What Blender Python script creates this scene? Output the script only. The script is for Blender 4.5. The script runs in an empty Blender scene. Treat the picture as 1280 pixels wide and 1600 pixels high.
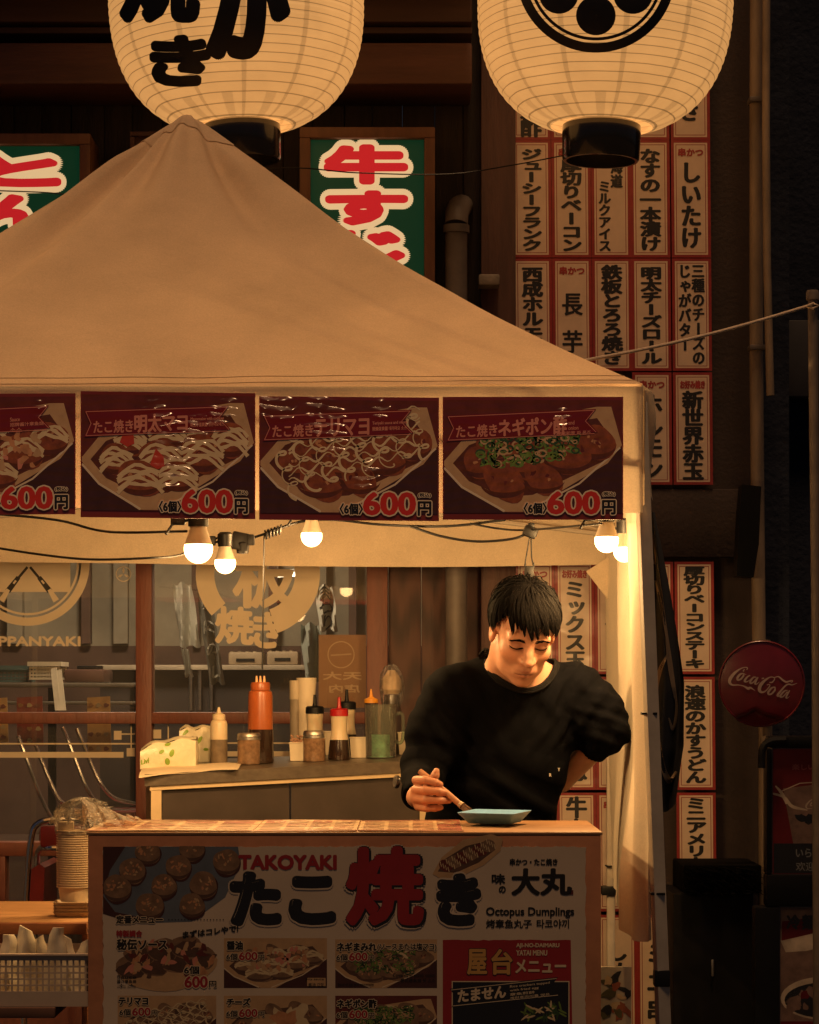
import bpy, bmesh, math, random
import numpy as np
from mathutils import Vector, Matrix
rnd = random.Random(7)
sc = bpy.context.scene
COL = sc.collection
R = math.radians

# ------------------------------------------------------------------ camera
F, HZ, EYE = 4061.0, 1075.0, 1.42
cam_d = bpy.data.cameras.new('camera')
cam = bpy.data.objects.new('camera', cam_d)
COL.objects.link(cam)
cam.location = (0, 0, EYE)
cam.rotation_euler = (R(90), 0, 0)
cam_d.sensor_fit = 'HORIZONTAL'
cam_d.sensor_width = 24.0
cam_d.lens = 24.0 * F / 1280.0
cam_d.shift_y = (HZ - 800.0) / 1280.0
cam_d.clip_end = 500
cam_d.clip_start = 0.05
sc.camera = cam

# ------------------------------------------------------------------ night sky and street light
SUN_EL, SUN_AZ = 78.0, 8.0        # elevation; degrees to the right of straight behind the camera
w = bpy.data.worlds.new('World')
sc.world = w
w.use_nodes = True
nt = w.node_tree
sky = nt.nodes.new('ShaderNodeTexSky')
sky.sky_type = 'NISHITA'
sky.sun_disc = False
sky.sun_elevation = R(SUN_EL)
sky.sun_rotation = R(180 - SUN_AZ)
bg = nt.nodes['Background']
tint = nt.nodes.new('ShaderNodeVectorMath')      # town glow warms the night sky
tint.operation = 'MULTIPLY'
tint.inputs[1].default_value = (1.0, 0.84, 0.86)
nt.links.new(sky.outputs[0], tint.inputs[0])
nt.links.new(tint.outputs[0], bg.inputs[0])
bg.inputs[1].default_value = 0.0075
sd = bpy.data.lights.new('sun', 'SUN')
sd.energy = 1.75
sd.angle = R(8.0)
sd.color = (1.0, 0.57, 0.27)
sun = bpy.data.objects.new('sun', sd)
COL.objects.link(sun)
sdir = Vector((math.sin(R(SUN_AZ)) * math.cos(R(SUN_EL)), -math.cos(R(SUN_AZ)) * math.cos(R(SUN_EL)), math.sin(R(SUN_EL))))
sun.rotation_euler = sdir.to_track_quat('Z', 'Y').to_euler()
sun.location = (0, -5, 12)
sc.view_settings.view_transform = 'Standard'
sc.view_settings.look = 'None'
sc.view_settings.exposure = 0.0
sc.view_settings.gamma = 1.0
sc.cycles.use_denoising = True
sc.cycles.sample_clamp_indirect = 1.5
sc.cycles.sample_clamp_direct = 6
sc.cycles.max_bounces = 8
sc.cycles.transparent_max_bounces = 16
sc.cycles.caustics_reflective = False
sc.cycles.caustics_refractive = False


# ------------------------------------------------------------------ helpers
def W(px, py, d):
    """point of the place that lies at depth d on the ray of a pixel of the survey photo"""
    return np.array(((px - 640.0) * d / F, d, EYE + (HZ - py) * d / F))


def S(p, d):
    return p * d / F


def lin(h):
    h = h.lstrip('#')
    o = []
    for i in (0, 2, 4):
        c = int(h[i:i + 2], 16) / 255.0
        o.append(c / 12.92 if c <= 0.04045 else ((c + 0.055) / 1.055) ** 2.4)
    return tuple(o)


MATS = {}


def mat(name, color, rough=0.6, metal=0.0, noise=(8.0, 0.25), bump=None, coat=0.0, coat_rough=0.05, spec=0.5,
        alpha=1.0, emit=None, emit_s=0.0, stretch=None, crinkle=None, sub=0.0):
    if name in MATS:
        return MATS[name]
    m = bpy.data.materials.new(name)
    m.use_nodes = True
    t = m.node_tree
    L = t.links.new
    b = t.nodes['Principled BSDF']
    if isinstance(color, str):
        color = lin(color)
    b.inputs['Roughness'].default_value = rough
    b.inputs['Metallic'].default_value = metal
    b.inputs['Specular IOR Level'].default_value = spec
    b.inputs['Coat Weight'].default_value = coat
    b.inputs['Coat Roughness'].default_value = coat_rough
    b.inputs['Alpha'].default_value = alpha
    if sub:
        b.inputs['Subsurface Weight'].default_value = sub
        b.inputs['Subsurface Radius'].default_value = (0.012, 0.005, 0.003)
        b.inputs['Subsurface Scale'].default_value = 0.6
    if emit:
        b.inputs['Emission Color'].default_value = (*emit, 1)
        b.inputs['Emission Strength'].default_value = emit_s
    tc = t.nodes.new('ShaderNodeTexCoord')
    src = tc.outputs['Object']
    if stretch:
        mp = t.nodes.new('ShaderNodeMapping')
        mp.inputs['Scale'].default_value = stretch
        L(src, mp.inputs[0])
        src = mp.outputs[0]
    if noise:
        n = t.nodes.new('ShaderNodeTexNoise')
        n.inputs['Scale'].default_value = noise[0]
        n.inputs['Detail'].default_value = 6
        n.inputs['Roughness'].default_value = 0.62
        L(src, n.inputs['Vector'])
        mr = t.nodes.new('ShaderNodeMapRange')
        mr.inputs[1].default_value = 0.25
        mr.inputs[2].default_value = 0.75
        mr.inputs[3].default_value = 1 - noise[1]
        mr.inputs[4].default_value = 1 + noise[1]
        L(n.outputs[0], mr.inputs[0])
        mx = t.nodes.new('ShaderNodeVectorMath')
        mx.operation = 'SCALE'
        mx.inputs[0].default_value = color
        L(mr.outputs[0], mx.inputs['Scale'])
        L(mx.outputs[0], b.inputs['Base Color'])
    else:
        b.inputs['Base Color'].default_value = (*color, 1)
    nrm = None
    if bump:
        n2 = t.nodes.new('ShaderNodeTexNoise')
        n2.inputs['Scale'].default_value = bump[0]
        n2.inputs['Detail'].default_value = 5
        L(src, n2.inputs['Vector'])
        bp = t.nodes.new('ShaderNodeBump')
        bp.inputs['Strength'].default_value = bump[1]
        bp.inputs['Distance'].default_value = bump[2] if len(bump) > 2 else 0.01
        L(n2.outputs[0], bp.inputs['Height'])
        nrm = bp.outputs[0]
        L(nrm, b.inputs['Normal'])
    if crinkle:
        # creased laminate: the clear coat follows sharp wrinkles of the film
        g = t.nodes.new('ShaderNodeNewGeometry')
        if len(crinkle) > 2:      # fine cross-wrinkles of a creased film
            n3 = t.nodes.new('ShaderNodeTexWave')
            n3.wave_type = 'BANDS'
            n3.bands_direction = 'Z'
            n3.inputs['Distortion'].default_value = 5.0
            n3.inputs['Detail'].default_value = 1.5
            n3.inputs['Detail Scale'].default_value = 0.9
        else:
            n3 = t.nodes.new('ShaderNodeTexNoise')
            n3.inputs['Detail'].default_value = 0.6
            n3.inputs['Distortion'].default_value = 0.8
        n3.inputs['Scale'].default_value = crinkle[0]
        L(g.outputs['Position'], n3.inputs['Vector'])
        bp2 = t.nodes.new('ShaderNodeBump')
        bp2.inputs['Strength'].default_value = 1.0
        bp2.inputs['Distance'].default_value = crinkle[1]
        src_h = n3.outputs['Fac']
        if len(crinkle) > 2:      # creases gather round a few spots of the film
            acc = None
            for c_, rad_ in crinkle[2]:
                ds = t.nodes.new('ShaderNodeVectorMath')
                ds.operation = 'DISTANCE'
                L(g.outputs['Position'], ds.inputs[0])
                ds.inputs[1].default_value = c_
                mr_ = t.nodes.new('ShaderNodeMapRange')
                mr_.interpolation_type = 'SMOOTHSTEP'
                mr_.inputs[1].default_value = 0.0
                mr_.inputs[2].default_value = rad_
                mr_.inputs[3].default_value = 1.0
                mr_.inputs[4].default_value = 0.0
                L(ds.outputs['Value'], mr_.inputs[0])
                if acc is None:
                    acc = mr_.outputs[0]
                else:
                    ad = t.nodes.new('ShaderNodeMath')
                    ad.operation = 'MAXIMUM'
                    L(acc, ad.inputs[0])
                    L(mr_.outputs[0], ad.inputs[1])
                    acc = ad.outputs[0]
            ma = t.nodes.new('ShaderNodeMath')
            ma.operation = 'MULTIPLY_ADD'
            ma.inputs[1].default_value = 0.95
            ma.inputs[2].default_value = 0.05
            L(acc, ma.inputs[0])
            mu_ = t.nodes.new('ShaderNodeMath')
            mu_.operation = 'MULTIPLY'
            L(src_h, mu_.inputs[0])
            L(ma.outputs[0], mu_.inputs[1])
            src_h = mu_.outputs[0]
        L(src_h, bp2.inputs['Height'])
        L(bp2.outputs[0], b.inputs['Coat Normal'])
    MATS[name] = m
    return m


class MB:
    def __init__(self):
        self.v, self.f, self.m, self.n = [], [], [], 0

    def add(self, verts, faces, mi=0):
        verts = np.asarray(verts, float).reshape(-1, 3)
        self.v.append(verts)
        n = self.n
        for q in faces:
            self.f.append([int(i) + n for i in q])
        if isinstance(mi, (list, tuple, np.ndarray)):
            self.m.extend(mi)
        else:
            self.m.extend([mi] * len(faces))
        self.n += len(verts)

    def box(self, x0, x1, y0, y1, z0, z1, mi=0, bev=0.0):
        self.obox(((x0 + x1) / 2, (y0 + y1) / 2, (z0 + z1) / 2), (x1 - x0, y1 - y0, z1 - z0), None, mi, bev)

    def obox(self, c, s, rot=None, mi=0, bev=0.0):
        bm = bmesh.new()
        bmesh.ops.create_cube(bm, size=1)
        for v in bm.verts:
            v.co = Vector((v.co.x * s[0], v.co.y * s[1], v.co.z * s[2]))
        if bev:
            bmesh.ops.bevel(bm, geom=list(bm.edges), offset=min(bev, min(s) * 0.45), segments=2, profile=0.6, affect='EDGES')
        M = rot if rot is not None else Matrix.Identity(3)
        bm.verts.index_update()
        vs = [tuple((M @ v.co) + Vector(c)) for v in bm.verts]
        self.add(vs, [[v.index for v in q.verts] for q in bm.faces], mi)
        bm.free()

    def tube(self, pts, r, n=10, mi=0, caps=True):
        pts = [np.asarray(p, float) for p in pts]
        k = len(pts)
        rs = [r] * k if np.isscalar(r) else list(r)
        vs, up = [], None
        for i, p in enumerate(pts):
            a = pts[min(i + 1, k - 1)] - pts[max(i - 1, 0)]
            a = a / (np.linalg.norm(a) + 1e-12)
            if up is None:
                up = np.array((0, 0, 1.0)) if abs(a[2]) < 0.9 else np.array((1.0, 0, 0))
            s = np.cross(a, up)
            s /= np.linalg.norm(s) + 1e-12
            up = np.cross(s, a)
            for j in range(n):
                t = 2 * math.pi * j / n
                vs.append(p + rs[i] * (math.cos(t) * s + math.sin(t) * up))
        fs = []
        for i in range(k - 1):
            for j in range(n):
                fs.append((i * n + j, i * n + (j + 1) % n, (i + 1) * n + (j + 1) % n, (i + 1) * n + j))
        if caps:
            fs.append(list(range(n))[::-1])
            fs.append([(k - 1) * n + j for j in range(n)])
        self.add(vs, fs, mi)

    def lathe(self, prof, c, n=32, mi=0, M=None, sx=1.0, sy=1.0):
        vs, fs = [], []
        for r, z in prof:
            for j in range(n):
                t = 2 * math.pi * j / n
                p = Vector((r * math.cos(t) * sx, r * math.sin(t) * sy, z))
                if M is not None:
                    p = M @ p
                vs.append((p.x + c[0], p.y + c[1], p.z + c[2]))
        k = len(prof)
        for i in range(k - 1):
            for j in range(n):
                fs.append((i * n + j, i * n + (j + 1) % n, (i + 1) * n + (j + 1) % n, (i + 1) * n + j))
        if prof[0][0] > 1e-6:
            fs.append(list(range(n))[::-1])
        if prof[-1][0] > 1e-6:
            fs.append([(k - 1) * n + j for j in range(n)])
        self.add(vs, fs, mi)

    def grid(self, fn, nu, nv, mi=0, thick=None):
        vs = [fn(i / nu, j / nv) for j in range(nv + 1) for i in range(nu + 1)]
        fs = [(j * (nu + 1) + i, j * (nu + 1) + i + 1, (j + 1) * (nu + 1) + i + 1, (j + 1) * (nu + 1) + i)
              for j in range(nv) for i in range(nu)]
        if thick is not None:
            n0 = len(vs)
            t = np.asarray(thick, float)
            vs = list(vs) + [np.asarray(v) + t for v in vs]
            back = [tuple(i + n0 for i in q[::-1]) for q in fs]
            rim = [j * (nu + 1) for j in range(nv + 1)]
            bord = list(range(nu + 1)) + [j * (nu + 1) + nu for j in range(1, nv + 1)] + \
                [nv * (nu + 1) + i for i in range(nu - 1, -1, -1)] + [j * (nu + 1) for j in range(nv - 1, 0, -1)]
            side = [(bord[i], bord[(i + 1) % len(bord)], bord[(i + 1) % len(bord)] + n0, bord[i] + n0) for i in range(len(bord))]
            fs = fs + back + side
        self.add(vs, fs, mi)

    def plate(self, poly, thick, mi=0):
        """closed polygon of 3-D points pushed along the vector thick"""
        n = len(poly)
        p = [np.asarray(q, float) for q in poly]
        t = np.asarray(thick, float)
        self.add(p + [q + t for q in p], [list(range(n)), list(range(2 * n - 1, n - 1, -1))] +
                 [(i, (i + 1) % n, n + (i + 1) % n, n + i) for i in range(n)], mi)

    def build(self, name, mats, parent=None, loc=None, smooth=True, ang=35, label=None, cat=None, group=None, kind=None, fixn=True):
        if not isinstance(mats, (list, tuple)):
            mats = [mats]
        V = np.concatenate(self.v) if self.v else np.zeros((0, 3))
        if parent is not None:
            o0 = PLOC[parent.name]
        else:
            o0 = np.asarray(loc if loc is not None else ((V[:, 0].min() + V[:, 0].max()) / 2, (V[:, 1].min() + V[:, 1].max()) / 2, V[:, 2].min()), float)
        me = bpy.data.meshes.new(name)
        me.from_pydata((V - o0).tolist(), [], self.f)
        for m_ in mats:
            me.materials.append(m_)
        if len(mats) > 1:
            me.polygons.foreach_set('material_index', np.asarray(self.m, np.int32))
        if fixn:
            bm = bmesh.new()
            bm.from_mesh(me)
            bmesh.ops.recalc_face_normals(bm, faces=bm.faces)
            bm.to_mesh(me)
            bm.free()
        if smooth:
            me.polygons.foreach_set('use_smooth', np.ones(len(me.polygons), bool))
            me.set_sharp_from_angle(angle=R(ang))
        me.update()
        ob = bpy.data.objects.new(name, me)
        COL.objects.link(ob)
        PLOC[ob.name] = o0
        if parent is not None:
            ob.parent = parent
        else:
            ob.location = o0
        return tag(ob, label, cat, group, kind)


PLOC = {}


def tag(o, label=None, cat=None, group=None, kind=None):
    for k, v in (('label', label), ('category', cat), ('group', group), ('kind', kind)):
        if v:
            o[k] = v
    return o


def thing(name, loc, label, cat, group=None):
    o = bpy.data.objects.new(name, None)
    o.empty_display_size = 0.05
    COL.objects.link(o)
    o.location = loc
    PLOC[o.name] = np.asarray(loc, float)
    return tag(o, label, cat, group)


# ------------------------------------------------------------------ lettering
_G = {}


def glyph(s):
    """flat mesh of a string in Blender's built-in font: verts (n,2), polys, bbox"""
    if s not in _G:
        cu = bpy.data.curves.new('t', 'FONT')
        cu.body = s
        cu.size = 1
        cu.resolution_u = 3
        ob = bpy.data.objects.new('t', cu)
        me = bpy.data.meshes.new_from_object(ob)
        v = np.array([(p.co.x, p.co.y) for p in me.vertices]) if len(me.vertices) else np.zeros((0, 2))
        f = [list(p.vertices) for p in me.polygons]
        bpy.data.objects.remove(ob)
        bpy.data.curves.remove(cu)
        bpy.data.meshes.remove(me)
        bb = (*v.min(0), *v.max(0)) if len(v) else (0, 0, 1, 1)
        _G[s] = (v, f, bb)
    return _G[s]


def clip_poly(P, x0, y0, x1, y1):
    for ax, lim, sg in ((0, x0, 1), (0, x1, -1), (1, y0, 1), (1, y1, -1)):
        out = []
        n = len(P)
        for i in range(n):
            a, b = P[i], P[(i + 1) % n]
            da, db = sg * (a[ax] - lim), sg * (b[ax] - lim)
            if da >= 0:
                out.append(a)
            if (da >= 0) != (db >= 0):
                t = da / (da - db)
                out.append((a[0] + t * (b[0] - a[0]), a[1] + t * (b[1] - a[1])))
        P = out
        if len(P) < 3:
            return []
    return P


class Print:
    """ink shapes laid out in the survey photo's pixel units on a surface; mp(px, py, lift) gives the 3-D point"""

    def __init__(self, d=None, mp=None, eps=2e-6, lift=0.0003, clip=None, stack=False):
        self.mp = mp if mp else (lambda x, y, l: W(x, y, d) + np.array((0, -l, 0)))
        self.mb = MB()
        self.eps, self.l, self.stack = eps, lift, stack
        self.clip = clip

    def up(self):
        self.l += self.eps
        return self.l

    def poly(self, pts, mi):
        if self.clip:
            pts = clip_poly([tuple(p) for p in pts], *self.clip)
        if len(pts) < 3:
            return
        l = self.up()
        self.mb.add([self.mp(x, y, l) for x, y in pts], [list(range(len(pts)))], mi)

    def rect(self, x0, y0, x1, y1, mi):
        self.poly([(x0, y0), (x1, y0), (x1, y1), (x0, y1)], mi)

    def frame(self, x0, y0, x1, y1, t, mi):
        self.rect(x0, y0, x1, y0 + t, mi)
        self.rect(x0, y1 - t, x1, y1, mi)
        self.rect(x0, y0 + t, x0 + t, y1 - t, mi)
        self.rect(x1 - t, y0 + t, x1, y1 - t, mi)

    def ell(self, cx, cy, rx, ry, mi, n=22, rot=0.0, wob=0.0):
        c, s = math.cos(rot), math.sin(rot)
        ph = rnd.random() * 6
        pts = []
        for i in range(n):
            t = 2 * math.pi * i / n
            k = 1 + wob * math.sin(3 * t + ph) * 0.6 + wob * math.sin(5 * t + 2 * ph) * 0.4
            x, y = rx * math.cos(t) * k, ry * math.sin(t) * k
            pts.append((cx + c * x - s * y, cy + s * x + c * y))
        self.poly(pts, mi)

    def ring(self, cx, cy, r0, r1, mi, n=64, a0=0.0, a1=360.0):
        l = self.up()
        n = max(8, n)
        vs, fs = [], []
        for i in range(n + 1):
            t = R(a0 + (a1 - a0) * i / n)
            for r in (r0, r1):
                vs.append(self.mp(cx + r * math.cos(t), cy - r * math.sin(t), l))
        for i in range(n):
            fs.append((2 * i, 2 * i + 1, 2 * i + 3, 2 * i + 2))
        self.mb.add(vs, fs, mi)

    def stroke(self, pts, w, mi, clipquad=True):
        """ribbon through points, w = width(s)"""
        k = len(pts)
        ws = [w] * k if np.isscalar(w) else w
        P = np.asarray(pts, float)
        L, Rr = [], []
        for i in range(k):
            a = P[min(i + 1, k - 1)] - P[max(i - 1, 0)]
            a /= np.linalg.norm(a) + 1e-9
            nn = np.array((-a[1], a[0]))
            L.append(P[i] + nn * ws[i] / 2)
            Rr.append(P[i] - nn * ws[i] / 2)
        if self.clip:
            for i in range(k - 1):
                q = clip_poly([tuple(L[i]), tuple(L[i + 1]), tuple(Rr[i + 1]), tuple(Rr[i])], *self.clip)
                if len(q) > 2:
                    self.mb.add([self.mp(x, y, self.l + self.eps) for x, y in q], [list(range(len(q)))], mi)
            self.up()
            return
        l = self.up()
        vs = [self.mp(x, y, l) for x, y in L] + [self.mp(x, y, l) for x, y in Rr]
        self.mb.add(vs, [(i, i + 1, k + i + 1, k + i) for i in range(k - 1)], mi)

    def spline(self, ctrl, w, mi, n=8):
        """Catmull-Rom brush stroke through (x, y, width) control points"""
        C = [np.asarray(c, float) for c in ctrl]
        C = [2 * C[0] - C[1]] + C + [2 * C[-1] - C[-2]]
        pts, ws = [], []
        for i in range(1, len(C) - 2):
            for j in range(n):
                t = j / n
                p = 0.5 * ((2 * C[i]) + (-C[i - 1] + C[i + 1]) * t + (2 * C[i - 1] - 5 * C[i] + 4 * C[i + 1] - C[i + 2]) * t * t +
                           (-C[i - 1] + 3 * C[i] - 3 * C[i + 1] + C[i + 2]) * t ** 3)
                pts.append(p[:2])
                ws.append(max(0.05, p[2] * w))
        pts.append(C[-2][:2])
        ws.append(max(0.05, C[-2][2] * w))
        self.stroke(pts, ws, mi)

    def g(self, s, fx, mi, bold=(0, 0), nst=8, sub=0):
        """stamp a glyph; fx maps glyph (x,y) arrays to pixel arrays; bold = stamp radius in pixels"""
        v, f, bb = glyph(s)
        if not len(v):
            return
        X, Y = fx(v[:, 0], v[:, 1])
        offs = [(0, 0)]
        if bold[0] > 0 or bold[1] > 0:
            for q in ((1.0, 0.5) if max(bold) > 4 else (1.0,)):
                nn = nst if q == 1.0 else max(6, nst // 2)
                offs += [(q * bold[0] * math.cos(2 * math.pi * i / nn), q * bold[1] * math.sin(2 * math.pi * i / nn)) for i in range(nn)]
        for ox, oy in offs:
            l = self.up()
            vx, vy, ff = X + ox, Y + oy, f
            for _ in range(sub):
                vx, vy, ff = subdiv(vx, vy, ff)
            self.mb.add([self.mp(x, y, l) for x, y in zip(vx, vy)], ff, mi)

    def fit(self, s, x0, y0, x1, y1, mi, bold=0.0, slope=0.0, shear=0.0, sub=0, nst=8, keep=False):
        """string fitted to a pixel rectangle (y1 > y0 downwards)"""
        bb = glyph(s)[2]
        kx, ky = (x1 - x0) / (bb[2] - bb[0]), (y1 - y0) / (bb[3] - bb[1])

        def fx(x, y):
            yy = y1 - (y - bb[1]) * ky
            xx = x0 + (x - bb[0]) * kx + shear * (y1 - yy)
            return xx, yy + slope * (xx - x0)
        b = bold if not np.isscalar(bold) else (bold, bold)
        l0 = self.l
        self.g(s, fx, mi, b, nst, sub)
        if not self.stack and not keep:
            self.l = l0 + 4e-6

    def halo(self, s, x0, y0, x1, y1, mi, mh, bold, hal, slope=0.0):
        b2 = (bold, bold) if np.isscalar(bold) else bold
        l0 = self.l
        self.fit(s, x0, y0, x1, y1, mh, (b2[0] + hal, b2[1] + hal), slope, nst=14, keep=True)
        self.fit(s, x0, y0, x1, y1, mi, bold, slope, keep=True)
        self.l = l0 + 4e-6

    def vert(self, s, xc, y0, y1, em, mi, bold=(1.2, 0.9), maxk=1.15):
        """vertical Japanese text column"""
        n = len(s)
        slot = (y1 - y0) / n
        h = min(slot * 1.06, em * maxk)
        for i, ch in enumerate(s):
            yc = y0 + (i + 0.5) * slot
            if ch == ' ' or ch == '\u3000':
                continue
            small = ch in 'ャュョッゃゅょっ'
            if ch in 'ー〜':
                def fx(x, y, yc=yc):
                    return xc - (y - 0.38) * em * 1.1, yc + (x - 0.5) * h * 0.95
            elif small:
                def fx(x, y, yc=yc):
                    return xc + (x - 0.42) * em, yc - (y - 0.32) * h
            else:
                def fx(x, y, yc=yc):
                    return xc + (x - 0.5) * em, yc - (y - 0.38) * h
            l0 = self.l
            self.g(ch, fx, mi, bold, 6)
            self.l = l0


def subdiv(X, Y, f):
    X, Y = list(X), list(Y)
    mid, out = {}, []

    def m(a, b):
        k = (min(a, b), max(a, b))
        if k not in mid:
            X.append((X[a] + X[b]) / 2)
            Y.append((Y[a] + Y[b]) / 2)
            mid[k] = len(X) - 1
        return mid[k]
    for q in f:
        for i in range(1, len(q) - 1):
            a, b, c = q[0], q[i], q[i + 1]
            ab, bc, ca = m(a, b), m(b, c), m(c, a)
            out += [(a, ab, ca), (ab, b, bc), (ca, bc, c), (ab, bc, ca)]
    return np.array(X), np.array(Y), out


def smoothpath(pts, n=6):
    C = [np.asarray(c, float) for c in pts]
    C = [2 * C[0] - C[1]] + C + [2 * C[-1] - C[-2]]
    o = []
    for i in range(1, len(C) - 2):
        for j in range(n):
            t = j / n
            o.append(0.5 * ((2 * C[i]) + (-C[i - 1] + C[i + 1]) * t + (2 * C[i - 1] - 5 * C[i] + 4 * C[i + 1] - C[i + 2]) * t * t +
                            (-C[i - 1] + 3 * C[i] - 3 * C[i + 1] + C[i + 2]) * t ** 3))
    o.append(C[-2])
    return o


def glass_mat(name, tint=(1, 1, 1), refl=0.09, rough=0.01, extra=0.0, haze_dust=0.0):
    """thin window or bag film: see-through with a mirror-like surface (both faces' reflection)"""
    if name in MATS:
        return MATS[name]
    m = bpy.data.materials.new(name)
    m.use_nodes = True
    t = m.node_tree
    for n in list(t.nodes):
        if n.type != 'OUTPUT_MATERIAL':
            t.nodes.remove(n)
    out = [n for n in t.nodes if n.type == 'OUTPUT_MATERIAL'][0]
    tr = t.nodes.new('ShaderNodeBsdfTransparent')
    tr.inputs[0].default_value = (*tint, 1)
    gl = t.nodes.new('ShaderNodeBsdfGlossy')
    gl.inputs['Roughness'].default_value = rough
    lw = t.nodes.new('ShaderNodeFresnel')
    lw.inputs[0].default_value = 1.5
    mu = t.nodes.new('ShaderNodeMath')
    mu.operation = 'MULTIPLY_ADD'
    mu.inputs[1].default_value = refl / 0.04
    mu.inputs[2].default_value = extra
    mu.use_clamp = True
    t.links.new(lw.outputs[0], mu.inputs[0])
    mx = t.nodes.new('ShaderNodeMixShader')
    t.links.new(mu.outputs[0], mx.inputs[0])
    t.links.new(tr.outputs[0], mx.inputs[1])
    t.links.new(gl.outputs[0], mx.inputs[2])
    t.links.new(mx.outputs[0], out.inputs[0])
    if haze_dust:          # pale film, like grime, mixed in to give the glass haze
        df = t.nodes.new('ShaderNodeBsdfDiffuse')
        df.inputs[0].default_value = (0.62, 0.60, 0.54, 1)
        m2 = t.nodes.new('ShaderNodeMixShader')
        nz0 = t.nodes.new('ShaderNodeTexNoise')
        nz0.inputs['Scale'].default_value = 3.0
        nz0.inputs['Detail'].default_value = 6
        mr0 = t.nodes.new('ShaderNodeMapRange')
        mr0.inputs[1].default_value = 0.3
        mr0.inputs[2].default_value = 0.7
        mr0.inputs[3].default_value = haze_dust * 0.5
        mr0.inputs[4].default_value = haze_dust * 1.5
        tc0 = t.nodes.new('ShaderNodeTexCoord')
        t.links.new(tc0.outputs['Object'], nz0.inputs[0])
        t.links.new(nz0.outputs[0], mr0.inputs[0])
        t.links.new(mr0.outputs[0], m2.inputs[0])
        t.links.new(mx.outputs[0], m2.inputs[1])
        t.links.new(df.outputs[0], m2.inputs[2])
        t.links.new(m2.outputs[0], out.inputs[0])
    if extra:
        nz = t.nodes.new('ShaderNodeTexNoise')
        nz.inputs['Scale'].default_value = 22
        nz.inputs['Distortion'].default_value = 0.6
        bp = t.nodes.new('ShaderNodeBump')
        bp.inputs['Strength'].default_value = 0.9
        bp.inputs['Distance'].default_value = 0.01
        t.links.new(nz.outputs[0], bp.inputs['Height'])
        t.links.new(bp.outputs[0], gl.inputs['Normal'])
    MATS[name] = m
    return m


def cloth_mat(name, color, transl=0.35, scale=9.0, var=0.12, bump=0.25):
    if name in MATS:
        return MATS[name]
    m = mat(name, color, 0.85, noise=(scale, var), bump=(60, bump, 0.004), spec=0.15)
    t = m.node_tree
    b = t.nodes['Principled BSDF']
    # woven grain over the broad stains
    tcw = t.nodes.new('ShaderNodeTexCoord')
    nw = t.nodes.new('ShaderNodeTexNoise')
    nw.inputs['Scale'].default_value = 260
    nw.inputs['Detail'].default_value = 2
    mw = t.nodes.new('ShaderNodeMapRange')
    mw.inputs[1].default_value = 0.3
    mw.inputs[2].default_value = 0.7
    mw.inputs[3].default_value = 0.92
    mw.inputs[4].default_value = 1.06
    sw = t.nodes.new('ShaderNodeVectorMath')
    sw.operation = 'SCALE'
    t.links.new(tcw.outputs['Object'], nw.inputs[0])
    t.links.new(nw.outputs[0], mw.inputs[0])
    t.links.new(b.inputs['Base Color'].links[0].from_socket, sw.inputs[0])
    t.links.new(mw.outputs[0], sw.inputs['Scale'])
    t.links.new(sw.outputs[0], b.inputs['Base Color'])
    out = [n for n in t.nodes if n.type == 'OUTPUT_MATERIAL'][0]
    ts = t.nodes.new('ShaderNodeBsdfTranslucent')
    src = b.inputs['Base Color'].links[0].from_socket
    t.links.new(src, ts.inputs[0])
    mx = t.nodes.new('ShaderNodeMixShader')
    mx.inputs[0].default_value = transl
    t.links.new(b.outputs[0], mx.inputs[1])
    t.links.new(ts.outputs[0], mx.inputs[2])
    t.links.new(mx.outputs[0], out.inputs[0])
    return m


def emit_mat(name, color, strength):
    if name in MATS:
        return MATS[name]
    m = bpy.data.materials.new(name)
    m.use_nodes = True
    t = m.node_tree
    b = t.nodes['Principled BSDF']
    b.inputs['Base Color'].default_value = (*(min(0.7, q * 0.6) for q in color), 1) if strength < 5 else (0.8, 0.8, 0.8, 1)
    b.inputs['Emission Color'].default_value = (*color, 1)
    b.inputs['Emission Strength'].default_value = strength
    MATS[name] = m
    return m


# shared materials
M_BLACK = mat('black_plastic', (0.007, 0.007, 0.008), 0.45, spec=0.25)
M_CHROME = mat('chrome_tube', (0.75, 0.73, 0.7), 0.18, 1.0, noise=(20, 0.1))
M_STEEL = mat('brushed_steel', (0.5, 0.48, 0.45), 0.38, 1.0, noise=(14, 0.2), stretch=(1, 1, 12))
M_INK = mat('black_ink', (0.012, 0.011, 0.012), 0.55, noise=(30, 0.3))
M_INKC = mat('laminated_black_ink', (0.010, 0.009, 0.011), 0.55, noise=(30, 0.3), coat=0.2, coat_rough=0.2, crinkle=(7, 0.012))
# ================================================================== SETTING
DF = 9.3
M_ASPHALT = mat('asphalt', (0.05, 0.047, 0.045), 0.75, noise=(3, 0.35), bump=(180, 0.5, 0.01))
g = MB()
g.add([(-60, -60, 0), (60, -60, 0), (60, 60, 0), (-60, 60, 0)], [(0, 1, 2, 3)])
g.build('ground', M_ASPHALT, loc=(0, 0, 0), smooth=False, kind='structure')

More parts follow.
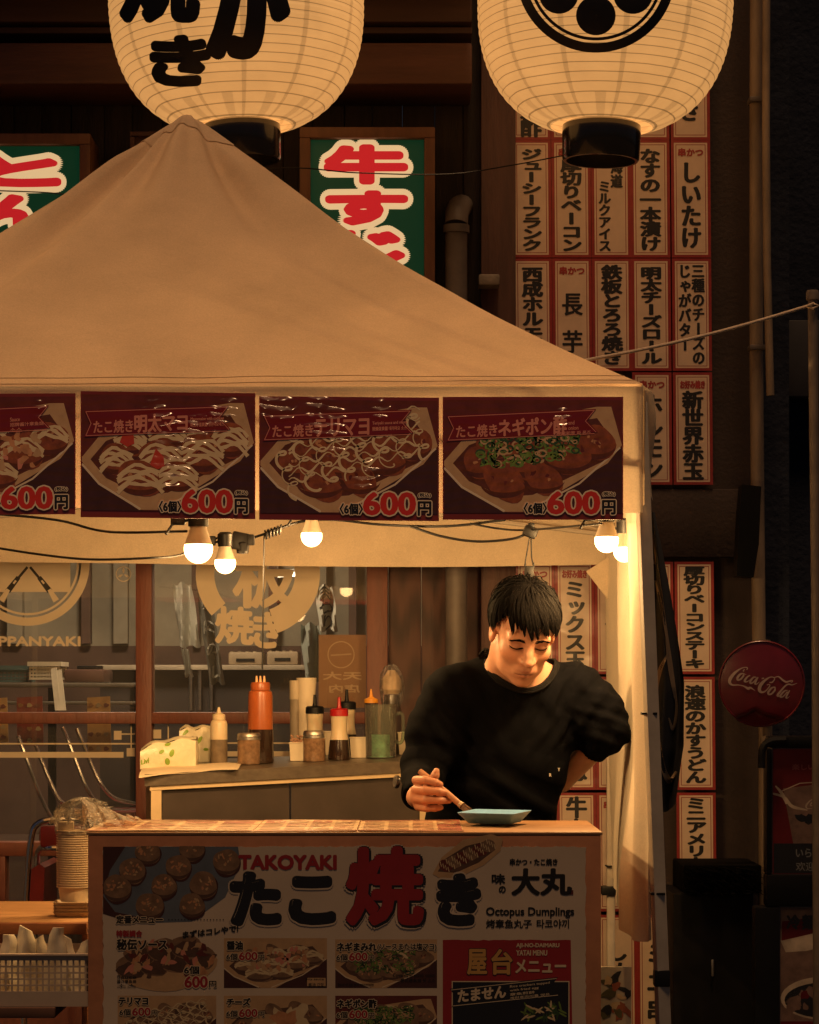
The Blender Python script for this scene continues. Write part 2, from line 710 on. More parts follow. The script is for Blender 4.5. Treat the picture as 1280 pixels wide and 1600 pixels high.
M_BOARD = mat('dark_stained_boards', (0.028, 0.017, 0.014), 0.7, noise=(5, 0.5), stretch=(6, 6, 0.6), bump=(30, 0.4, 0.01))
M_EAVE = mat('eave_timber', (0.085, 0.034, 0.022), 0.6, noise=(4, 0.35), stretch=(0.6, 5, 5), bump=(20, 0.3, 0.01))
M_FRAME = mat('red_brown_window_timber', (0.17, 0.05, 0.026), 0.5, noise=(6, 0.3), stretch=(4, 4, 0.8), bump=(25, 0.25, 0.006))
M_POSTW = mat('red_brown_post_timber', (0.075, 0.03, 0.02), 0.6, noise=(5, 0.4), stretch=(5, 5, 0.5), bump=(25, 0.4, 0.008))
M_PIPE = mat('grey_pipe_paint', (0.115, 0.095, 0.082), 0.55, noise=(9, 0.35), bump=(40, 0.2, 0.004))
M_DARKWALL = mat('dark_brown_wall', (0.042, 0.026, 0.022), 0.8, noise=(6, 0.3), bump=(70, 0.3, 0.006))


def wood_planks():
    m = mat('knotty_planks', (0.075, 0.03, 0.019), 0.6, noise=None, bump=None)
    t = m.node_tree
    b = t.nodes['Principled BSDF']
    tc = t.nodes.new('ShaderNodeTexCoord')
    mp = t.nodes.new('ShaderNodeMapping')
    mp.inputs['Scale'].default_value = (9, 9, 0.9)
    nz = t.nodes.new('ShaderNodeTexNoise')
    nz.inputs['Scale'].default_value = 1.6
    nz.inputs['Detail'].default_value = 2
    wv = t.nodes.new('ShaderNodeTexWave')
    wv.wave_type = 'RINGS'
    wv.inputs['Scale'].default_value = 1.7
    wv.inputs['Distortion'].default_value = 6
    wv.inputs['Detail'].default_value = 3
    wv.inputs['Detail Scale'].default_value = 0.8
    rp = t.nodes.new('ShaderNodeMapRange')
    rp.inputs[3].default_value = 0.55
    rp.inputs[4].default_value = 1.35
    sv = t.nodes.new('ShaderNodeVectorMath')
    sv.operation = 'SCALE'
    sv.inputs[0].default_value = (0.075, 0.03, 0.019)
    L = t.links.new
    L(tc.outputs['Object'], mp.inputs[0])
    L(mp.outputs[0], wv.inputs[0])
    L(wv.outputs['Fac'], rp.inputs[0])
    L(rp.outputs[0], sv.inputs['Scale'])
    L(sv.outputs[0], b.inputs['Base Color'])
    bp = t.nodes.new('ShaderNodeBump')
    bp.inputs['Strength'].default_value = 0.3
    bp.inputs['Distance'].default_value = 0.004
    L(wv.outputs['Fac'], bp.inputs['Height'])
    L(bp.outputs[0], b.inputs['Normal'])
    return m


M_PLANK = wood_planks()


def pbox(mb, x0, y0, x1, y1, d0, d1, mi=0, bev=0.0):
    """box whose front face covers a pixel rectangle at depth d0"""
    a, c = W(x0, y1, d0), W(x1, y0, d0)
    mb.box(a[0], c[0], d0, d1, a[2], c[2], mi, bev)


shop = thing('shop_building', (-0.5, DF, 0), 'dark timber restaurant front with red-brown window frames behind the stall', 'building')
m = MB()
x = -1150
k = 0
while x < 751:
    wd = 42 + (k * 37 % 11)
    pbox(m, x, -420, min(x + wd - 0.6, 751.5), 868, DF + 0.004 * (k % 3), DF + 0.1, 0, 0.004)
    x += wd
    k += 1
m.build('upper_wall', M_BOARD, shop)
m = MB()
pbox(m, -1200, 66, 738, 131, 8.95, 9.29, 0, 0.01)
pbox(m, -1200, -160, 738, -30, 8.80, 9.29, 0, 0.01)
m.build('eave_beam', M_EAVE, shop)
m = MB()
pbox(m, -1200, -26, 738, 34, 9.02, 9.29, 0, 0.008)
pbox(m, -1200, 42, 738, 52, 9.05, 9.29, 0, 0.004)
m.build('eave_board', mat('dark_eave_timber', (0.05, 0.02, 0.014), 0.65, noise=(4, 0.4), stretch=(0.6, 5, 5)), shop)
m = MB()
for a, b_ in ((607, 658), (659.2, 702), (703, 757)):
    pbox(m, a, 868, b_, 1800, DF, DF + 0.06, 0, 0.003)
m.build('wood_panel', M_PLANK, shop)
m = MB()
pbox(m, 752, -300, 806, 1800, DF - 0.10, DF + 0.02, 0, 0.004)
m.build('wood_post', M_POSTW, shop)
m = MB()
p = [W(722, 322, 9.32), W(720, 322, 9.2), W(717, 325, 9.12), W(714, 335, 9.075), W(713, 352, 9.06), W(713, 700, 9.06), W(714, 1800, 9.06)]
m.tube(p[:5], [0.041] * 5, 20)
m.tube(p[4:], 0.0385, 20)
m.tube([W(713, 352, 9.06), W(713, 364, 9.06)], 0.046, 20)
m.build('vent_pipe', M_PIPE, shop)
m = MB()
pbox(m, 748, 428, 781, 445, 9.1, 9.2, 0, 0.006)
m.build('junction_box', mat('weathered_grey_box', (0.2, 0.17, 0.14), 0.7, noise=(25, 0.5)), shop)
m = MB()
pbox(m, 806, -420, 1185, 1800, DF, DF + 0.1)
pbox(m, 806, 764, 1180, 871, DF - 0.05, DF, 0, 0.004)
m.build('menu_wall', M_DARKWALL, shop)

# --- interior room
M_INW = mat('interior_plaster', (0.42, 0.37, 0.28), 0.8, noise=(2.5, 0.35))
M_IND = mat('interior_dark_panel', (0.15, 0.085, 0.062), 0.7, noise=(3, 0.4))
m = MB()
xl, xr = W(-900, 0, 12)[0], W(700, 0, 12)[0]
zt = 2.75
m.box(xl, xr, 12.4, 12.5, 1.62, zt, 0)
m.box(xl, xr, 12.36, 12.5, 0.0, 1.62, 1)
m.box(xl - 0.1, xl, 9.5, 12.5, 0, zt, 1)
m.box(xr, xr + 0.1, 9.5, 12.5, 0, zt, 1)
for px, wd, mi in ((-60, 26, 1), (12, 24, 0), (128, 14, 1), (178, 22, 0), (300, 12, 1), (420, 14, 1), (470, 40, 0), (545, 12, 1)):  # upright panels standing in for the street mirrored in the glass
    a = W(px, 0, 12.3)[0]
    m.box(a, a + S(wd, 12.3), 12.28, 12.35, 1.63, zt - 0.01, mi)
m.build('interior_wall', [M_INW, M_IND], shop)
m = MB()
m.box(xl, xr, 9.42, 12.5, zt + 0.005, zt + 0.1)
m.build('interior_ceiling', M_IND, shop)
m = MB()
m.box(xl, xr, 9.42, 12.5, 0.0, 0.06)
m.build('interior_floor', mat('interior_floor_tile', (0.12, 0.09, 0.07), 0.5, noise=(4, 0.3)), shop)

# --- windows: each a frame with panes, decals and stripes
M_GLASS = glass_mat('window_glass', (0.95, 0.95, 0.93), 0.09, 0.0, 0.0, 0.055)
M_DECAL = mat('cream_window_decal', (0.80, 0.66, 0.46), 0.7, noise=(6, 0.08))
M_DECD = mat('dark_window_decal', (0.03, 0.025, 0.02), 0.6)


def window(x0, x1, lean=0):
    m = MB()
    f0, f1 = 9.26, 9.36
    pbox(m, x0, 846, x1, 872, f0, f1, 0, 0.004)
    pbox(m, x0, 1113, x1, 1131, f0 - 0.006, f1 + 0.002, 0, 0.004)
    pbox(m, x0, 1316, x1, 1338, f0, f1, 0, 0.004)
    pbox(m, x0, 1560, x1, 1800, f0, f1, 0, 0.004)
    if x0 < 0:
        pbox(m, x1, 846, x1 + 25, 1800, f0 - 0.012, f1 + 0.004, 0, 0.004)
    else:
        pbox(m, x1, 846, x1 + 33, 1800, f0 - 0.012, f1 + 0.004, 0, 0.004)
    if x0 < 0:
        pbox(m, -6, 1338, 8, 1560, f0, f1, 0, 0.004)
    w_ = m.build('window', M_FRAME, shop)
    PLOC[w_.name] = PLOC[shop.name]
    for a, b_ in ((872, 1113), (1131, 1316), (1338, 1560)):
        p_ = MB()
        q0, q1 = W(x0, b_, 9.31), W(x1, a, 9.31)
        p_.box(q0[0], q1[0], 9.309, 9.311, q0[2], q1[2])
        # one glass sheet only (two faces would double the mirror image)
        p_.v, p_.f, p_.m, p_.n = [], [], [], 0
        p_.add([(q0[0], 9.31, q0[2]), (q1[0], 9.31, q0[2]), (q1[0], 9.31, q1[2]), (q0[0], 9.31, q1[2])], [(0, 1, 2, 3)])
        o_ = p_.build('pane', M_GLASS, w_, smooth=False, fixn=False)
    return w_


win_l = window(-420, 212)
win_r = window(237, 573)
DG = 9.308
P = Print(DG, lift=0.0006)
P.ring(43, 881, 84, 97, 0)
P.ring(43, 881, 77, 80.5, 0)
P.rect(-24, 842, 110, 925, 0)
for sg in (-1, 1):
    P.stroke([(45 + sg * 2, 886), (45 + sg * 17, 904)], 4, 1)
    P.stroke([(45 + sg * 16, 902), (45 + sg * 33, 924)], [7, 9], 1)
    P.stroke([(45 + sg * 32, 921), (45 + sg * 43, 939)], [6, 10], 0)
    P.stroke([(45 + sg * 20, 907), (45 + sg * 24, 912)], 3, 0)
P.fit('TEPPANYAKI', -34, 995, 125, 1009, 0, 0.9)
P.ring(193, 897, 10.6, 12.2, 0, 28)
for a in (90, 210, 330):
    c, s_ = math.cos(R(a)), -math.sin(R(a))
    P.stroke([(193 + c * 1.5, 897 + s_ * 1.5), (193 + c * 6, 897 + s_ * 6), (193 + c * 9.5, 897 + s_ * 9.5)], [1.5, 4, 1], 0)
P.mb.build('decal', [M_DECAL, M_DECD], win_l, smooth=False, fixn=False)
P = Print(DG, lift=0.0006)
P.rect(-420, 1161, 212, 1163.4, 0)
P.rect(-420, 1175, 193, 1184, 0)
P.rect(178, 1142, 190, 1156, 0)
P.rect(198, 1169, 211, 1182, 0)
P.rect(190, 1146, 211, 1148, 0)
P.rect(204, 1131, 206, 1169, 0)
P.mb.build('frosted_stripe', M_DECAL, win_l, smooth=False, fixn=False)
P = Print(DG, lift=0.0006)
P.ring(403, 897, 68, 97, 0, 50, 150, 222)
P.ring(403, 897, 58, 97, 0, 50, -72, 22)
P.fit('板', 366, 866, 462, 948, 0, 3.0)
P.fit('鉄', 372, 770, 470, 862, 0, 3.0)
P.fit('焼', 338, 948, 395, 1003, 0, 2.4, slope=0.06)
P.fit('き', 397, 958, 437, 1011, 0, 2.4)
P.mb.build('decal', M_DECAL, win_r, smooth=False, fixn=False)
P = Print(DG, lift=0.0006)
P.rect(237, 1160, 573, 1162.4, 0)
P.rect(237, 1174, 573, 1182, 0)
P.rect(240, 1140, 252, 1154, 0)
P.rect(262, 1131, 264, 1158, 0)
P.mb.build('frosted_stripe', M_DECAL, win_r, smooth=False, fixn=False)

# --- things inside the restaurant
M_CARD = mat('tan_card', (0.45, 0.24, 0.12), 0.7, noise=(5, 0.15))
m = MB()
pbox(m, 498, 992, 572, 1106, 9.36, 9.363)
o = m.build('window_poster', M_CARD, label='tan paper poster with a ring emblem taped inside the right window pane', cat='poster')
P = Print(9.36, lift=0.0006)
P.ring(533, 1023, 19.5, 21.3, 0, 40)
P.stroke([(517, 1024), (549, 1022)], 2.2, 0)
for s_, y0, y1, x0, x1 in (('天大', 1050, 1062, 505, 565), ('店内', 1070, 1082, 515, 562)):
    bb = glyph(s_)[2]
    P.g(s_, lambda X, Y, b=bb, x0=x0, x1=x1, y0=y0, y1=y1: (x1 - (X - b[0]) * (x1 - x0) / (b[2] - b[0]), y1 - (Y - b[1]) * (y1 - y0) / (b[3] - b[1])), 0, (0.6, 0.6), 6)
P.mb.build('lettering', mat('pale_print', (0.72, 0.5, 0.3), 0.7), o, smooth=False, fixn=False)

M_SHELF = mat('interior_shelf', (0.36, 0.30, 0.22), 0.6)
t = thing('serving_counter', W(380, 1300, 11.2) * (1, 1, 0) + (0, 0, 0.06), 'long serving counter with a pale top inside the restaurant', 'counter')
m = MB()
pbox(m, 150, 1039, 478, 1047, 11.1, 11.6, 0, 0.004)
m.build('counter_top', M_SHELF, t)
m = MB()
a, b_ = W(156, 1047, 11.15), W(470, 1500, 11.15)
m.box(a[0], b_[0], 11.16, 11.58, 0.06, a[2] - 0.002)
m.build('base', mat('counter_base_dark', (0.03, 0.022, 0.02), 0.6), t)
m = MB()
for px in (298, 312, 330):
    m.tube([W(px, 1047, 11.12), W(px, 1110, 11.12)], 0.008, 8)
m.build('rail_post', M_STEEL, t)


def crate(x0, x1, y0, y1, d, label):
    m = MB()
    pbox(m, x0, y0, x1, y1, d, d + 0.28, 0, 0.01)
    for i in range(4):
        pbox(m, x0 + 3 + i * (x1 - x0 - 6) / 4, y0 - 1.5, x0 + 7 + i * (x1 - x0 - 6) / 4, y0 + 0.2, d + 0.02, d + 0.24, 0)
    o = m.build('bottle_crate', mat('crate_plastic', (0.33, 0.25, 0.16), 0.55), label=label, cat='crate', group='crates on the indoor counter')
    m = MB()
    pbox(m, x0 + 12, y0 + 10, x1 - 12, y0 + 15, d - 0.003, d - 0.0005, 0)
    m.build('handle_slot', M_BLACK, o)


crate(357, 410, 1019, 1039, 11.12, 'tan crate on the indoor counter below the left half of the 焼き decal')
crate(417, 466, 1018, 1039, 11.12, 'tan crate on the indoor counter, right neighbour of the crate like it')

M_FLAG = cloth_mat('white_banner_cloth', (0.6, 0.58, 0.5), 0.4)
M_FLAGD = mat('dark_banner_cloth', (0.05, 0.05, 0.045), 0.8)


def mirrored_flag(x0, y0, x1, y1, d, wpx, m_, label, txt=None):  # flags mirrored in the glass, built as cloth behind it
    m = MB()

    def fn(u, v):
        tw = 0.12 * math.sin(3.1 * v + 1.5 * u)
        px = x0 + (x1 - x0) * v + (u - 0.5) * wpx * (0.75 + 0.25 * v + 0.12 * math.sin(5 * v))
        return W(px, y0 + (y1 - y0) * v + 3 * math.sin(9 * u), d) + np.array((0, 0.03 * math.sin(9 * u + 4 * v) + tw * 0.05, 0))
    m.grid(fn, 10, 16, 0, (0, 0.003, 0))
    o = m.build('mirrored_banner_flag', m_, label=label, cat='flag', group='banner flags standing in for window reflections')
    if txt:
        P = Print(d, lift=0.04, mp=lambda X, Y, l: fn((X - (x0 + (x1 - x0) * (Y - y0) / (y1 - y0))) / wpx + 0.5, (Y - y0) / (y1 - y0)) - np.array((0, 0.004 + l * 0.05, 0)))
        n = len(txt)
        for i, ch in enumerate(txt):
            yy = y0 + (y1 - y0) * (i + 0.5) / n
            xx = x0 + (x1 - x0) * (i + 0.5) / n
            P.g(ch, lambda X, Y, xx=xx, yy=yy: (xx + (X - 0.5) * wpx * 0.8, yy - (Y - 0.38) * wpx * 0.8), 0, (0.4, 0.4), 6)
        P.mb.build('lettering', M_INK if m_ is M_FLAG else M_FLAG, o, smooth=False, fixn=False)


mirrored_flag(284, 912, 298, 1010, 10.6, 36, M_FLAG, 'plain white banner flag standing in for a reflection just right of the window post')
mirrored_flag(288, 1012, 296, 1056, 10.75, 14, M_FLAG, 'small white cloth strip hanging below the plain white banner flag')
mirrored_flag(318, 925, 340, 1068, 10.5, 27, mat('grey_banner_cloth', (0.17, 0.16, 0.13), 0.8, noise=(6, 0.3)), 'narrow grey banner flag with dark writing left of the 焼き decal', 'りにのし')
mirrored_flag(506, 915, 514, 985, 10.7, 32, M_FLAG, 'white banner flag with dark writing at the top right of the window', 'まつり')
mirrored_flag(484, 975, 494, 1068, 10.4, 36, cloth_mat('pale_grey_banner', (0.42, 0.45, 0.4), 0.4), 'pale grey crumpled banner flag left of the tan window poster')

# glowing tube added where the window mirrors a lit tube
t = thing('mirrored_tube', W(458, 890, 11.0), 'glowing tube standing in for a lit tube mirrored in the window', 'lamp')
m = MB()
m.tube([W(434, 899, 11.0), W(487, 897, 11.0)], 0.008, 10)
m.build('tube', emit_mat('mirrored_tube_glow', (1.0, 0.8, 0.5), 30), t)
m = MB()
pbox(m, 430, 889, 491, 894, 10.98, 11.05, 0, 0.004)
m.tube([W(434, 890, 11.02), W(434, 800, 11.02)], 0.004, 6)
m.tube([W(487, 890, 11.02), W(487, 800, 11.02)], 0.004, 6)
m.build('housing', M_STEEL, t)
# unseen lamp added above the window head to brighten the room
t = thing('room_fill_lamp', (-1.0, 10.3, 2.6), 'unseen round fill lamp added to brighten the restaurant', 'lamp')
m = MB()
m.lathe([(0.0, 0.02), (0.16, 0.02), (0.17, 0.05), (0.16, 0.1), (0.0, 0.1)], (-1.0, 10.3, 2.6), 24)
m.build('shade', emit_mat('room_fill_glow', (1.0, 0.76, 0.48), 110), t)
m = MB()
m.lathe([(0.0, 0.1), (0.06, 0.1), (0.06, 0.155), (0.0, 0.155)], (-1.0, 10.3, 2.6), 16)
m.build('fill_lamp_mount', M_STEEL, t)


def basket_in(x0, x1, y0, y1, d, m_, label):
    m = MB()
    a, c = W(x0, y1, d), W(x1, y0, d)
    n = 9
    h = c[2] - a[2]
    wd = c[0] - a[0]
    for i in range(n + 1):
        xx = a[0] + wd * i / n
        for yy in (d, d + 0.22):
            m.box(xx - 0.003, xx + 0.003, yy - 0.002, yy + 0.002, a[2], c[2] - 0.02)
    for j in range(5):
        zz = a[2] + h * j / 5
        for yy in (d, d + 0.22):
            m.box(a[0], c[0], yy - 0.0025, yy + 0.0025, zz, zz + 0.008)
    m.box(a[0] + 0.004, c[0] - 0.004, d + 0.006, d + 0.214, a[2] + 0.001, a[2] + 0.01)
    m.box(a[0] - 0.01, c[0] + 0.01, d - 0.008, d + 0.23, c[2] - 0.018, c[2])
    m.build('basket', m_, label=label, cat='basket')


basket_in(-14, 42, 1040, 1066, 10.6, mat('teal_basket', (0.05, 0.09, 0.085), 0.5), 'dark teal lattice basket inside at the left edge of the window')
basket_in(47, 92, 1034, 1062, 10.5, mat('cream_basket', (0.6, 0.52, 0.38), 0.5), 'cream plastic basket on the shelf behind the left window pane')
t = thing('storage_shelf', W(60, 1300, 10.7) * (1, 1, 0) + (0, 0, 0.06), 'low dark storage shelf carrying baskets behind the left window pane', 'shelf')
m = MB()
pbox(m, -60, 1067, 210, 1074, 10.45, 10.9, 0, 0.003)
pbox(m, -60, 1096, 210, 1101, 10.45, 10.9, 0, 0.003)
m.build('shelf_board', mat('grey_shelf_board', (0.16, 0.14, 0.11), 0.6), t)
m = MB()
for px in (-55, 75, 203):
    a = W(px, 1066.9, 10.5)
    m.box(a[0], a[0] + 0.03, 10.5, 10.53, 0.06, a[2] - 0.02)
m.build('shelf_leg', M_BLACK, t)
m = MB()
pbox(m, 100, 1046, 163, 1066.5, 10.55, 10.85, 0, 0.01)
o = m.build('brown_case', mat('brown_leather_case', (0.09, 0.04, 0.028), 0.5), label='dark brown case lying on the shelf behind the left window pane', cat='case')
m = MB()
pbox(m, 120, 1040, 160, 1046, 10.6, 10.64, 0, 0.004)
m.build('handle', M_BLACK, o)
m = MB()
for i, (xa, xb) in enumerate(((79, 88), (86, 96))):
    pl = [W(xa, 1045 + i * 3, 10.35), W(xb, 1043 + i * 3, 10.35), W(xb + 7, 1110, 10.3), W(xa + 7, 1110, 10.3)]
    m.plate(pl, (0, 0.01, 0))
m.build('folded_board', mat('white_folded_board', (0.55, 0.48, 0.36), 0.7), label='white folded boards standing upright beside the cream basket', cat='board')


def table_menu(x0, x1, y0, y1, d, label, tone):
    m = MB()
    pl = [W(x0, y0, d + 0.03), W(x1, y0 - 2, d + 0.03), W(x1 + 2, y1, d), W(x0 + 1, y1, d)]
    m.plate(pl, (0, 0.006, 0))
    o = m.build('table_menu', mat('menu_card_' + tone, lin('#8a3a2a') if tone == 'red' else lin('#c9a26a'), 0.45, noise=(30, 0.2)), label=label, cat='menu', group='menu cards standing inside the left window')
    P = Print(d - 0.002, lift=0.001)
    for j in range(4):
        for i in range(3):
            P.ell(x0 + 6 + i * (x1 - x0 - 12) / 2, y0 + 12 + j * (y1 - y0 - 20) / 3, 4.2, 3.4, (i + j) % 3, 12, 0, 0.25)
    P.mb.build('printed_picture', [mat('menu_print_a', (0.35, 0.17, 0.06), 0.5), mat('menu_print_b', (0.5, 0.4, 0.25), 0.5), mat('menu_print_c', (0.2, 0.05, 0.03), 0.5)], o, smooth=False, fixn=False)


table_menu(26, 66, 1090, 1165, 9.75, 'red menu card standing inside the left window, middle of three', 'red')
table_menu(-20, 11, 1092, 1160, 9.75, 'tan menu card cut off by the left edge of the photo', 'tan')
table_menu(136, 172, 1090, 1178, 9.75, 'tan menu card standing inside the window near the post', 'tan')


# --- chairs stacked upside down inside the window
def stacked_chair(tubes, loc, label, seat=None):
    t = thing('stacked_chair', loc, label, 'chair', 'chrome chairs stacked upside down inside the window')
    for i, tb in enumerate(tubes):
        m = MB()
        pts = smoothpath([W(a, b, c) for a, b, c in tb], 6)
        m.tube(pts, 0.0085, 10)
        m.build('leg', M_CHROME, t)
    if seat:
        m = MB()
        pbox(m, *seat, 0, 0.012)
        m.build('seat', mat('dark_red_vinyl', (0.16, 0.012, 0.012), 0.3, coat=0.3), t)
    return t


stacked_chair([[(28, 1150, 9.6), (44, 1192, 9.6), (66, 1250, 9.62), (90, 1288, 9.66), (130, 1300, 9.8)],
               [(45, 1138, 9.9), (58, 1170, 9.9), (80, 1225, 9.9), (98, 1255, 9.9), (135, 1270, 9.95)]], W(60, 1320, 9.7),
              'chrome legs of the left upturned chair behind the lower window pane', (60, 1296, 128, 1318, 9.62, 9.95))
stacked_chair([[(98, 1136, 9.6), (112, 1172, 9.6), (134, 1228, 9.6), (152, 1254, 9.62), (176, 1266, 9.66), (212, 1267, 9.75)],
               [(120, 1138, 9.9), (136, 1178, 9.9), (156, 1222, 9.9), (178, 1247, 9.92), (212, 1257, 9.95)]], W(160, 1320, 9.7),
              'chrome legs of the right upturned chair behind the lower window pane', (140, 1268, 212, 1296, 9.62, 9.95))
t = thing('dining_table', W(60, 1400, 9.8) * (1, 1, 0) + (0, 0, 0.06), 'dark dining table inside that carries the upturned chairs', 'table')
m = MB()
pbox(m, -300, 1319, 330, 1327, 9.55, 10.2, 0, 0.004)
m.build('tabletop', mat('dark_table', (0.05, 0.025, 0.018), 0.4), t)
m = MB()
for px in (-250, 270):
    a = W(px, 1327, 9.8)
    m.box(a[0], a[0] + 0.05, 9.8, 9.85, 0.06, a[2])
m.build('leg', M_BLACK, t)

# --- red chair outside at the lower left
t = thing('red_chair', W(60, 1430, 8.7) * (1, 1, 0), 'red vinyl chair with a dark chrome frame behind the paper cups', 'chair')
m = MB()
m.tube(smoothpath([W(38, 1480, 8.7), W(43, 1370, 8.7), (W(50, 1305, 8.7)), W(60, 1287, 8.7), W(80, 1281, 8.7), W(118, 1281, 8.72), W(135, 1290, 8.72), W(140, 1400, 8.72)]), 0.011, 10)
m.tube(smoothpath([W(54, 1480, 8.9), W(58, 1350, 8.85), W(62, 1327, 8.8), W(74, 1325, 8.7), W(110, 1326, 8.7)]), 0.010, 10)
m.tube([W(38, 1480, 8.7), (W(38, 1480, 8.7)[0], 8.68, 0.0)], 0.011, 10)
m.tube([W(140, 1400, 8.72), (W(140, 1480, 8.72)[0], 8.7, 0.0)], 0.011, 10)
m.build('frame', M_CHROME, t)
m = MB()
pbox(m, 62, 1290, 128, 1325, 8.69, 8.72, 0, 0.012)
m.build('backrest', mat('red_vinyl', (0.14, 0.012, 0.010), 0.35, noise=(8, 0.3), coat=0.25), t)
m = MB()
m.plate([W(49, 1358, 8.68), W(62, 1350, 8.68), W(70, 1356, 8.68), W(66, 1440, 8.68), W(44, 1440, 8.68)], (0, 0.35, 0))
m.build('seat', MATS['red_vinyl'], t)

# ------------------------------------------------------------------ menu strips on the wall
M_RED = mat('strip_red_border', (0.30, 0.026, 0.024), 0.5, noise=(18, 0.25), coat=0.25, coat_rough=0.2, crinkle=(7, 0.012))
M_PAPER = mat('strip_cream_paper', (0.70, 0.53, 0.39), 0.6, noise=(7, 0.16), coat=0.25, coat_rough=0.2, crinkle=(7, 0.012))
M_REDINK = mat('strip_red_ink', (0.34, 0.035, 0.03), 0.5, noise=(25, 0.3), coat=0.2, coat_rough=0.2, crinkle=(7, 0.012))
COLX = [807, 869, 931, 992.5, 1056]
ROWY = [(40, 214), (223, 398), (408, 575), (586, 753), (882, 1049), (1062, 1230), (1243, 1420), (1434, 1606)]
DW = 9.245


def LX(x, y):
    return x + (y - 560) * 0.0085


def strip(col, row, label, big=None, head=None, cols=None, fit=None):
    x0, (y0, y1) = COLX[col], ROWY[row]
    x1 = x0 + 52
    mp = lambda x, y, l: W(LX(x, y), y, DW) + np.array((0, -l, 0))
    P = Print(mp=mp, lift=0.0)
    q = [mp(x0 - 4.7, y0 - 4.3, 0), mp(x1 + 4.7, y0 - 4.3, 0), mp(x1 + 4.7, y1 + 4.3, 0), mp(x0 - 4.7, y1 + 4.3, 0)]
    P.mb.plate(q, (0, 0.003, 0), 0)
    P.rect(x0, y0, x1, y1, 1)
    P.frame(x0 + 2.6, y0 + 2.6, x1 - 2.6, y1 - 2.6, 1.1, 0)
    o = P.mb.build('menu_strip', [M_RED, M_PAPER], smooth=False, fixn=False, label=label, cat='menu strip', group='red-bordered menu strips on the wall')
    P = Print(mp=mp, lift=0.0007)
    xc = (x0 + x1) / 2
    t0 = y0 + 9
    if head:
        P.fit(head, x0 + 7, y0 + 9, x1 - 7, y0 + 21, 1, 0.7)
        t0 = y0 + 30
    if big:
        a, b_ = fit if fit else (t0, y1 - 6)
        P.vert(big, xc, a, b_, 33, 0, (1.9, 1.15))
    if cols:
        for s_, cx, em, a, b_ in cols:
            P.vert(s_, x0 + cx, a, b_, em, 0, (1.2, 0.8))
    if P.mb.n:
        P.mb.build('lettering', [M_INKC, M_REDINK], o, smooth=False, fixn=False)
    return o


strip(0, 0, 'menu strip ending in 酢, behind the left side of the crest lantern', 'もずく酢', fit=(80, 214))
strip(1, 0, 'top row menu strip mostly hidden behind the crest lantern, beside the 酢 strip', None)
strip(2, 0, 'top row menu strip hidden behind the black ring of the crest lantern', None)
strip(3, 0, 'top row menu strip peeping out right of the lantern ring, beside the ぎ strip', None)
strip(4, 0, 'menu strip ending in ぎ at the right end of the top row', 'うなぎ', fit=(70, 192))
strip(0, 1, 'red-bordered wall menu strip reading ジューシーフランク', 'ジューシーフランク')
strip(1, 1, 'red-bordered wall menu strip reading 厚切りベーコン, without ステーキ', '厚切りベーコン', '串かつ', fit=(248, 393))
strip(2, 1, 'red-bordered wall menu strip reading 北海道ミルクアイス in two columns', cols=(('北海道', 35, 19, 228, 294), ('ミルクアイス', 16, 20, 282, 393)))
strip(3, 1, 'red-bordered wall menu strip reading なすの一本漬け', 'なすの一本漬け')
strip(4, 1, 'red-bordered wall menu strip reading しいたけ', 'しいたけ', '串かつ', fit=(252, 388))
strip(0, 2, 'red-bordered wall menu strip reading 西成ホルモン, its foot hidden by the tent roof', '西成ホルモン', fit=(417, 556))
strip(1, 2, 'red-bordered wall menu strip reading 長芋, its foot hidden by the tent roof', cols=(('長', 26, 33, 456, 494), ('芋', 26, 33, 516, 552)), head='串かつ')
strip(2, 2, 'red-bordered wall menu strip reading 鉄板とろろ焼き', '鉄板とろろ焼き', fit=(414, 570))
strip(3, 2, 'red-bordered wall menu strip reading 明太チーズロール', '明太チーズロール')
strip(4, 2, 'red-bordered wall menu strip reading 三種のチーズのじゃがバター in two columns', cols=(('三種のチーズの', 36, 20, 412, 570), ('じゃがバター', 15, 20, 412, 550)))
strip(3, 3, 'red-bordered wall menu strip reading ホルモン, right beside the tent corner', 'ホルモン', '串かつ', fit=(615, 750))
strip(4, 3, 'red-bordered wall menu strip reading 新世界赤玉', '新世界赤玉', 'お好み焼き', fit=(611, 750))
strip(0, 4, 'menu strip whose red heading shows just above the cook\'s head', None, '串かつ')
strip(1, 4, 'red-bordered wall menu strip reading ミックス玉 beside the cook\'s head', 'ミックス玉', 'お好み焼き', fit=(907, 1044))
strip(2, 4, 'menu strip half hidden by the white curtain, right of ミックス玉', 'トマト', fit=(930, 1040))
strip(3, 4, 'menu strip behind the dark flag with only its red heading showing', None, '串かつ')
strip(4, 4, 'red-bordered wall menu strip reading 厚切りベーコンステーキ', '厚切りベーコンステーキ', fit=(885, 1044))
strip(1, 5, 'menu strip behind the cook\'s elbow, above the 牛タン strip', 'つくね', '串かつ', fit=(1100, 1226))
strip(2, 5, 'menu strip beside the curtain below the one right of ミックス玉', None, '串かつ')
strip(4, 5, 'red-bordered wall menu strip reading 浪速のかすうどん', '浪速のかすうどん')
strip(1, 6, 'red-bordered wall menu strip reading 牛タン just above the counter end', '牛タン', fit=(1245, 1345))
strip(2, 6, 'menu strip right of 牛タン, between the counter and the thin pole', None, '串かつ')
strip(4, 6, 'red-bordered wall menu strip reading ミニアメリカン above the black cabinet', 'ミニアメリカン', fit=(1246, 1376))
strip(2, 7, 'menu strip starting with し below the curtain hem', 'しめさば', fit=(1470, 1600))
strip(3, 7, 'menu strip below the curtain hem beside the front tent leg', 'ミニ串', fit=(1470, 1600))

